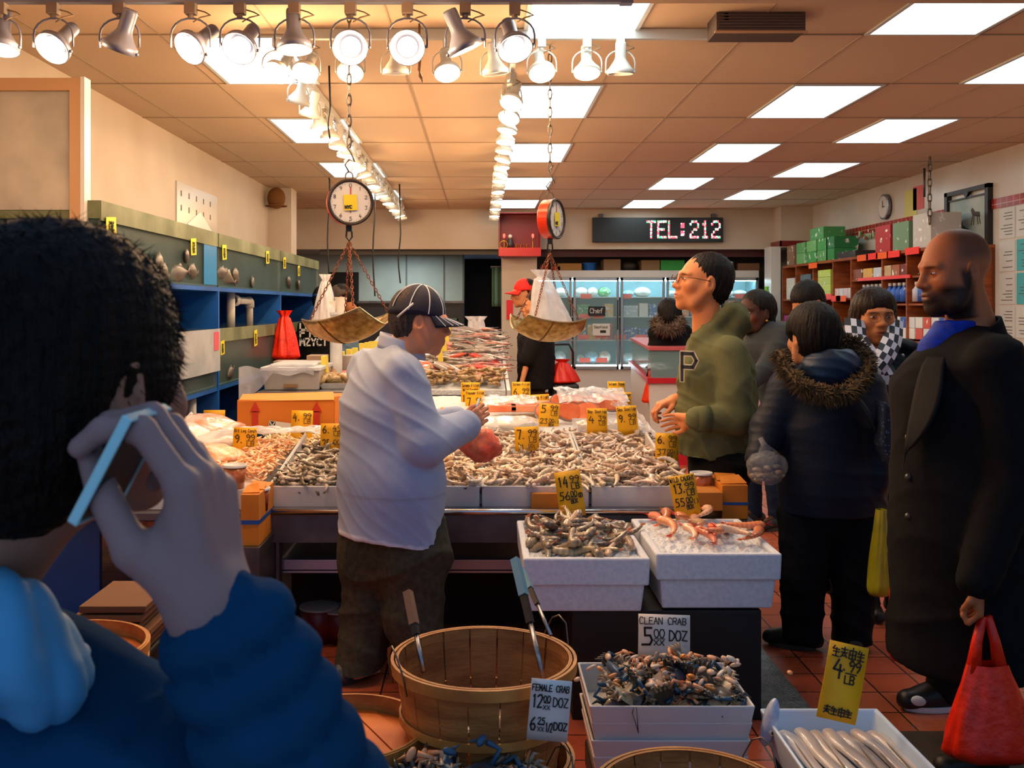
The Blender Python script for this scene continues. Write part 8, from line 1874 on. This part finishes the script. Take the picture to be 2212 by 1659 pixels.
# ---------------------------------------------------------------- people farther back
def simple(lab, px, Y0, Ht, fwd, hd, coat, tr, hair='short', hs=1.15, hpx=None, sk='#c08458', w=1.0, coat_low=.5, hcol=None, cap=None, headfwd=None, arms=None, closed=.3, hair_puff=0, lean=0, lip='#8a4638', short=False):
    x = PX(px, Y0); t = person(lab, (x, Y0)); J = joints(x, Y0, fwd, Ht, lean); hc = P(hpx[0], hpx[1], Y0) if hpx else J['neck']+Vector((0, 0, .1))
    if arms:
        for k, v in arms.items(): J[k] = v
    hf = head_frame(hc, headfwd or (fwd[0], fwd[1], -.05), s=hs); hm = head_mesh(hf, sk, h=.0055, lip=lip)
    hands = []
    for s, rt in (('R', True), ('L', False)):
        d = (J['wr'+s]-J['el'+s]).normalized(); hands.append(hand_mesh(frame(J['wr'+s], d, J['r']*(-1 if rt else 1)), rt, (.8, .9, 1, 1.1), s=.95, h=.006))
    skin_body(t, J, hm, sk, hands); eyes(hf, t, closed)
    if hair: hair_mesh(hf, hair, hcol or HAIR, t, int(px) % 9, puff=hair_puff)
    f = fdv(J); lo, hi = bounds([J[k] for k in ('shR', 'shL', 'elR', 'wrR', 'elL', 'wrL', 'neck', 'pelvis')], .22); lo[2] = min(lo[2], coat_low*Ht-.06); F_ = Field(lo, hi, .013)
    low = J['p'](0, 0, coat_low); F_.cap(low, J['waist'], .19*w, .18*w, .05, .78, f); F_.cap(J['waist'], J['chest'], .18*w, .18*w, .05, .75, f); F_.cap(J['chest'], J['neck']-Vector((0, 0, .06)), .165*w, .085, .08, .8, f); F_.cap(J['shL'], J['shR'], .07*w, .07*w, .06)
    for s in 'LR':
        F_.cap(J['sh'+s], J['el'+s], .072*w, .064*w, .03)
        if not short: F_.cap(J['el'+s], J['wr'+s], .064*w, .05*w, .03)
    F_.clip((0, 0, -1), -coat_low*Ht); jk = shell('jacket', F_, coat, t, .007, .8, int(px) % 13, sm=2)
    trousers(t, J, tr, 1.0, h=.015)
    for s in 'LR': shoe(t, J['an'+s], J['f'])
    if cap: cap_mesh(hf, cap, t)
    return t, J, hf, jk
bk = cloth('jacket_black', '#101012', '#161618'); jeans = cloth('jeans_blue', '#1c2c48', '#16233a')
x = PX(1645, 7.0)
t, J, hf, jk = simple('woman with long black hair and a black and grey coat carrying a white bag', 1650, 7.0, 1.68, (-.85, -.5), None, mat('coat_grey_black', '#3c4648', .8, col2='#24292c', scale=3, ramp=(.4, .5)), jeans, 'long', 1.3, (1632, 676), '#4a2a1c', 1.15, .42, lip='#5a2a24', headfwd=(-.85, -.5, -.02), arms={'elL': P(1660, 790, 6.75), 'wrL': P(1622, 828, 6.6)})
a = MB(); a.T = hf; a.sphere((-.08, .0, -.042), .008); a.build('earring', mat('gold', ''), t, smooth=True)
F_ = Field(*[tuple(q) for q in (np.array(P(1640, 740, 7.0))-.25, np.array(P(1640, 740, 7.0))+.25)], .014); F_.cap(P(1640, 725, 7), P(1650, 790, 7), .11, .2, .05, .8, fdv(J)); shell('black_shoulder_panel', F_, bk, jk, .008, 1, 4)
carrier('white_bag', P(1628, 915, 6.55), P(1622, 822, 6.55), .17, .12, mat('white_pink_film', '#f0c8c8', .4, col2='#e89898', scale=5, bump=.5), 'white plastic bag with pinkish contents held by the woman in the grey and black coat', 11)
t, J, hf, jk = simple('dark-haired man in a navy jacket bending down by the shelves', 1790, 7.6, 1.62, (-.8, -.5), None, cloth('jacket_navy', '#101828', '#0c1420'), jeans, 'short', 1.3, (1745, 655), '#c8875a', 1.1, .5, headfwd=(-.7, -.45, -.75), hair_puff=.004, lean=.12)
t, J, hf, jk = simple('woman in a black fur-hooded parka with back turned before the freezers', 1447, 10.3, 1.6, (-.45, .8), None, bk, M['blackm'], 'bob', 1.25, (1444, 678), '#c08458', 1.25, .38, hair_puff=.01, headfwd=(-.5, .8, -.05), arms={'elL': P(1418, 790, 10.2), 'wrL': P(1408, 815, 10.0)})
fur('fur_trim', [P(1415, 690, 10.15), P(1425, 706, 10.05), P(1445, 712, 10.02), P(1465, 706, 10.05), P(1472, 688, 10.15)], .06, mat('fur_grey_brown', '#5c4a3c', .9), jk, 500, .07, 3)
c = P(1408, 805, 9.9); carrier('red_bag', P(1404, 870, 9.95), P(1406, 800, 9.95), .17, .12, M['red'], 'red bag held by the woman in the black fur-hooded parka', 12)
blob('silver_film', P(1425, 793, 9.9), (.12, .06, .05), mat('crumpled_silver', '#a8b0bc', .2, .4, bump=1, bscale=25), 'crumpled silvery and blue packet in the hands of the parka woman', 'packet', 7, .3)
t, J, hf, jk = simple('person in a bright red cap behind the dark-haired woman at the pale column', 1150, 10.7, 1.66, (-1, -.1), None, bk, M['blackm'], 'crop', 1.25, (1132, 634), '#c88458', 1.1, .5, cap=mat('cap_red', '#e0180c', .7), headfwd=(-1, -.1, -.1))
t, J, hf, jk = simple('woman in black with bare forearms and tied black hair by the pale column', 1158, 10.0, 1.62, (-1, -.1), None, cloth('shirt_black', '#141214', '#1a181a'), mat('brown_skirt', '#3c3020', .9), 'short', 1.25, (1156, 662), '#d08a5c', 1.3, .45, headfwd=(-1, -.15, -.05), short=True, arms={'elL': P(1140, 778, 9.8), 'wrL': P(1124, 838, 9.7)})
tag(MB().box(PX(1094, 14.59), PX(1108, 14.59), 14.585, 14.6, PZ(690, 14.59), PZ(648, 14.59)).build('red_notice', M['red']), 'red notice stuck on the pale column left of the red-capped person', 'notice')
t, J, hf, jk = simple('worker in a blue cap and black lettered jacket beside the tanks, seen from behind', 685, 10.3, 1.62, (.35, .9), None, bk, M['blackm'], 'crop', 1.2, (700, 650), '#c08458', 1.2, .45, cap=mat('cap_blue', '#1a4a94', .7), headfwd=(.5, .8, -.3))
a = MB(); c = P(652, 740, 10.05)
for txt, dz in (('LUCKY', .12), ('FISH', .06), ('MZYCT', -.03)): letters(a, txt, (c.x-.02, 10.07, c.z+dz-.0), (1, 0, 0), (0, 0, 1), .07, wid=.27, pen=.22, j=.1)
a.build('back_lettering', mat('print_white', '#d8d8d4', .7), jk)
t, J, hf, jk = simple('worker in a brown cap and grey-blue shirt bowing over the back counter', 748, 10.9, 1.64, (-.85, .2), None, cloth('shirt_greyblue', '#6c8496', '#5c7486'), M['blackm'], 'crop', 1.2, (735, 645), '#b06a40', 1.1, .5, cap=mat('cap_brown', '#4a3a30', .8), headfwd=(-.8, -.2, -.5), lean=.1)
# trolley with red bag
c = P(1215, 800, 10.0); t = thing('shopping_trolley', 'black wheeled shopping trolley with a curved handle behind the black-clad woman', 'trolley', (c.x, 10.0, 0))
MB().box(c.x-.12, c.x+.16, 9.9, 10.15, .12, .78).build('bag', mat('trolley_black', '#16181c', .5, bump=.3), t, bevel=.03)
MB().tube([(c.x-.12, 10.16, .1), (c.x-.12, 10.16, PZ(760, 10)), (c.x-.08, 10.16, PZ(745, 10)), (c.x+.08, 10.16, PZ(745, 10)), (c.x+.12, 10.16, PZ(762, 10)), (c.x+.12, 10.16, .1)], .012, 8).build('handle', mat('trolley_steel', '#28343c', .4, .6), t, smooth=True)
for s in (-.12, .16): MB().lathe([(.07, -.015), (.07, .015)], (c.x+s, 10.1, .07), 18, Matrix.Rotation(R(90), 4, 'Y')).build('wheel', M['black'], t)
letters(MB(), '', (0, 0, 0), (1, 0, 0), (0, 0, 1), .1); a = MB(); letters(a, 'GS', (c.x+.02, 9.893, .66), (1, 0, 0), (0, 0, 1), .05, wid=.1, pen=.22); a.build('lettering', M['white'], t)
bag_cone('red_bag', (c.x, 10.0, .78), .17, .24, M['red'], 'small red knotted bag sitting on top of the black trolley', seed=8, neck=.14)
for m in bpy.data.materials:            # small glowing parts are seen, the lamps beside them do the lighting
    if m.name.startswith(('lamp_bulb', 'reflector_bulb', 'bulb_off_glow', 'led_', 'red_flame')): m.cycles.emission_sampling = 'NONE'
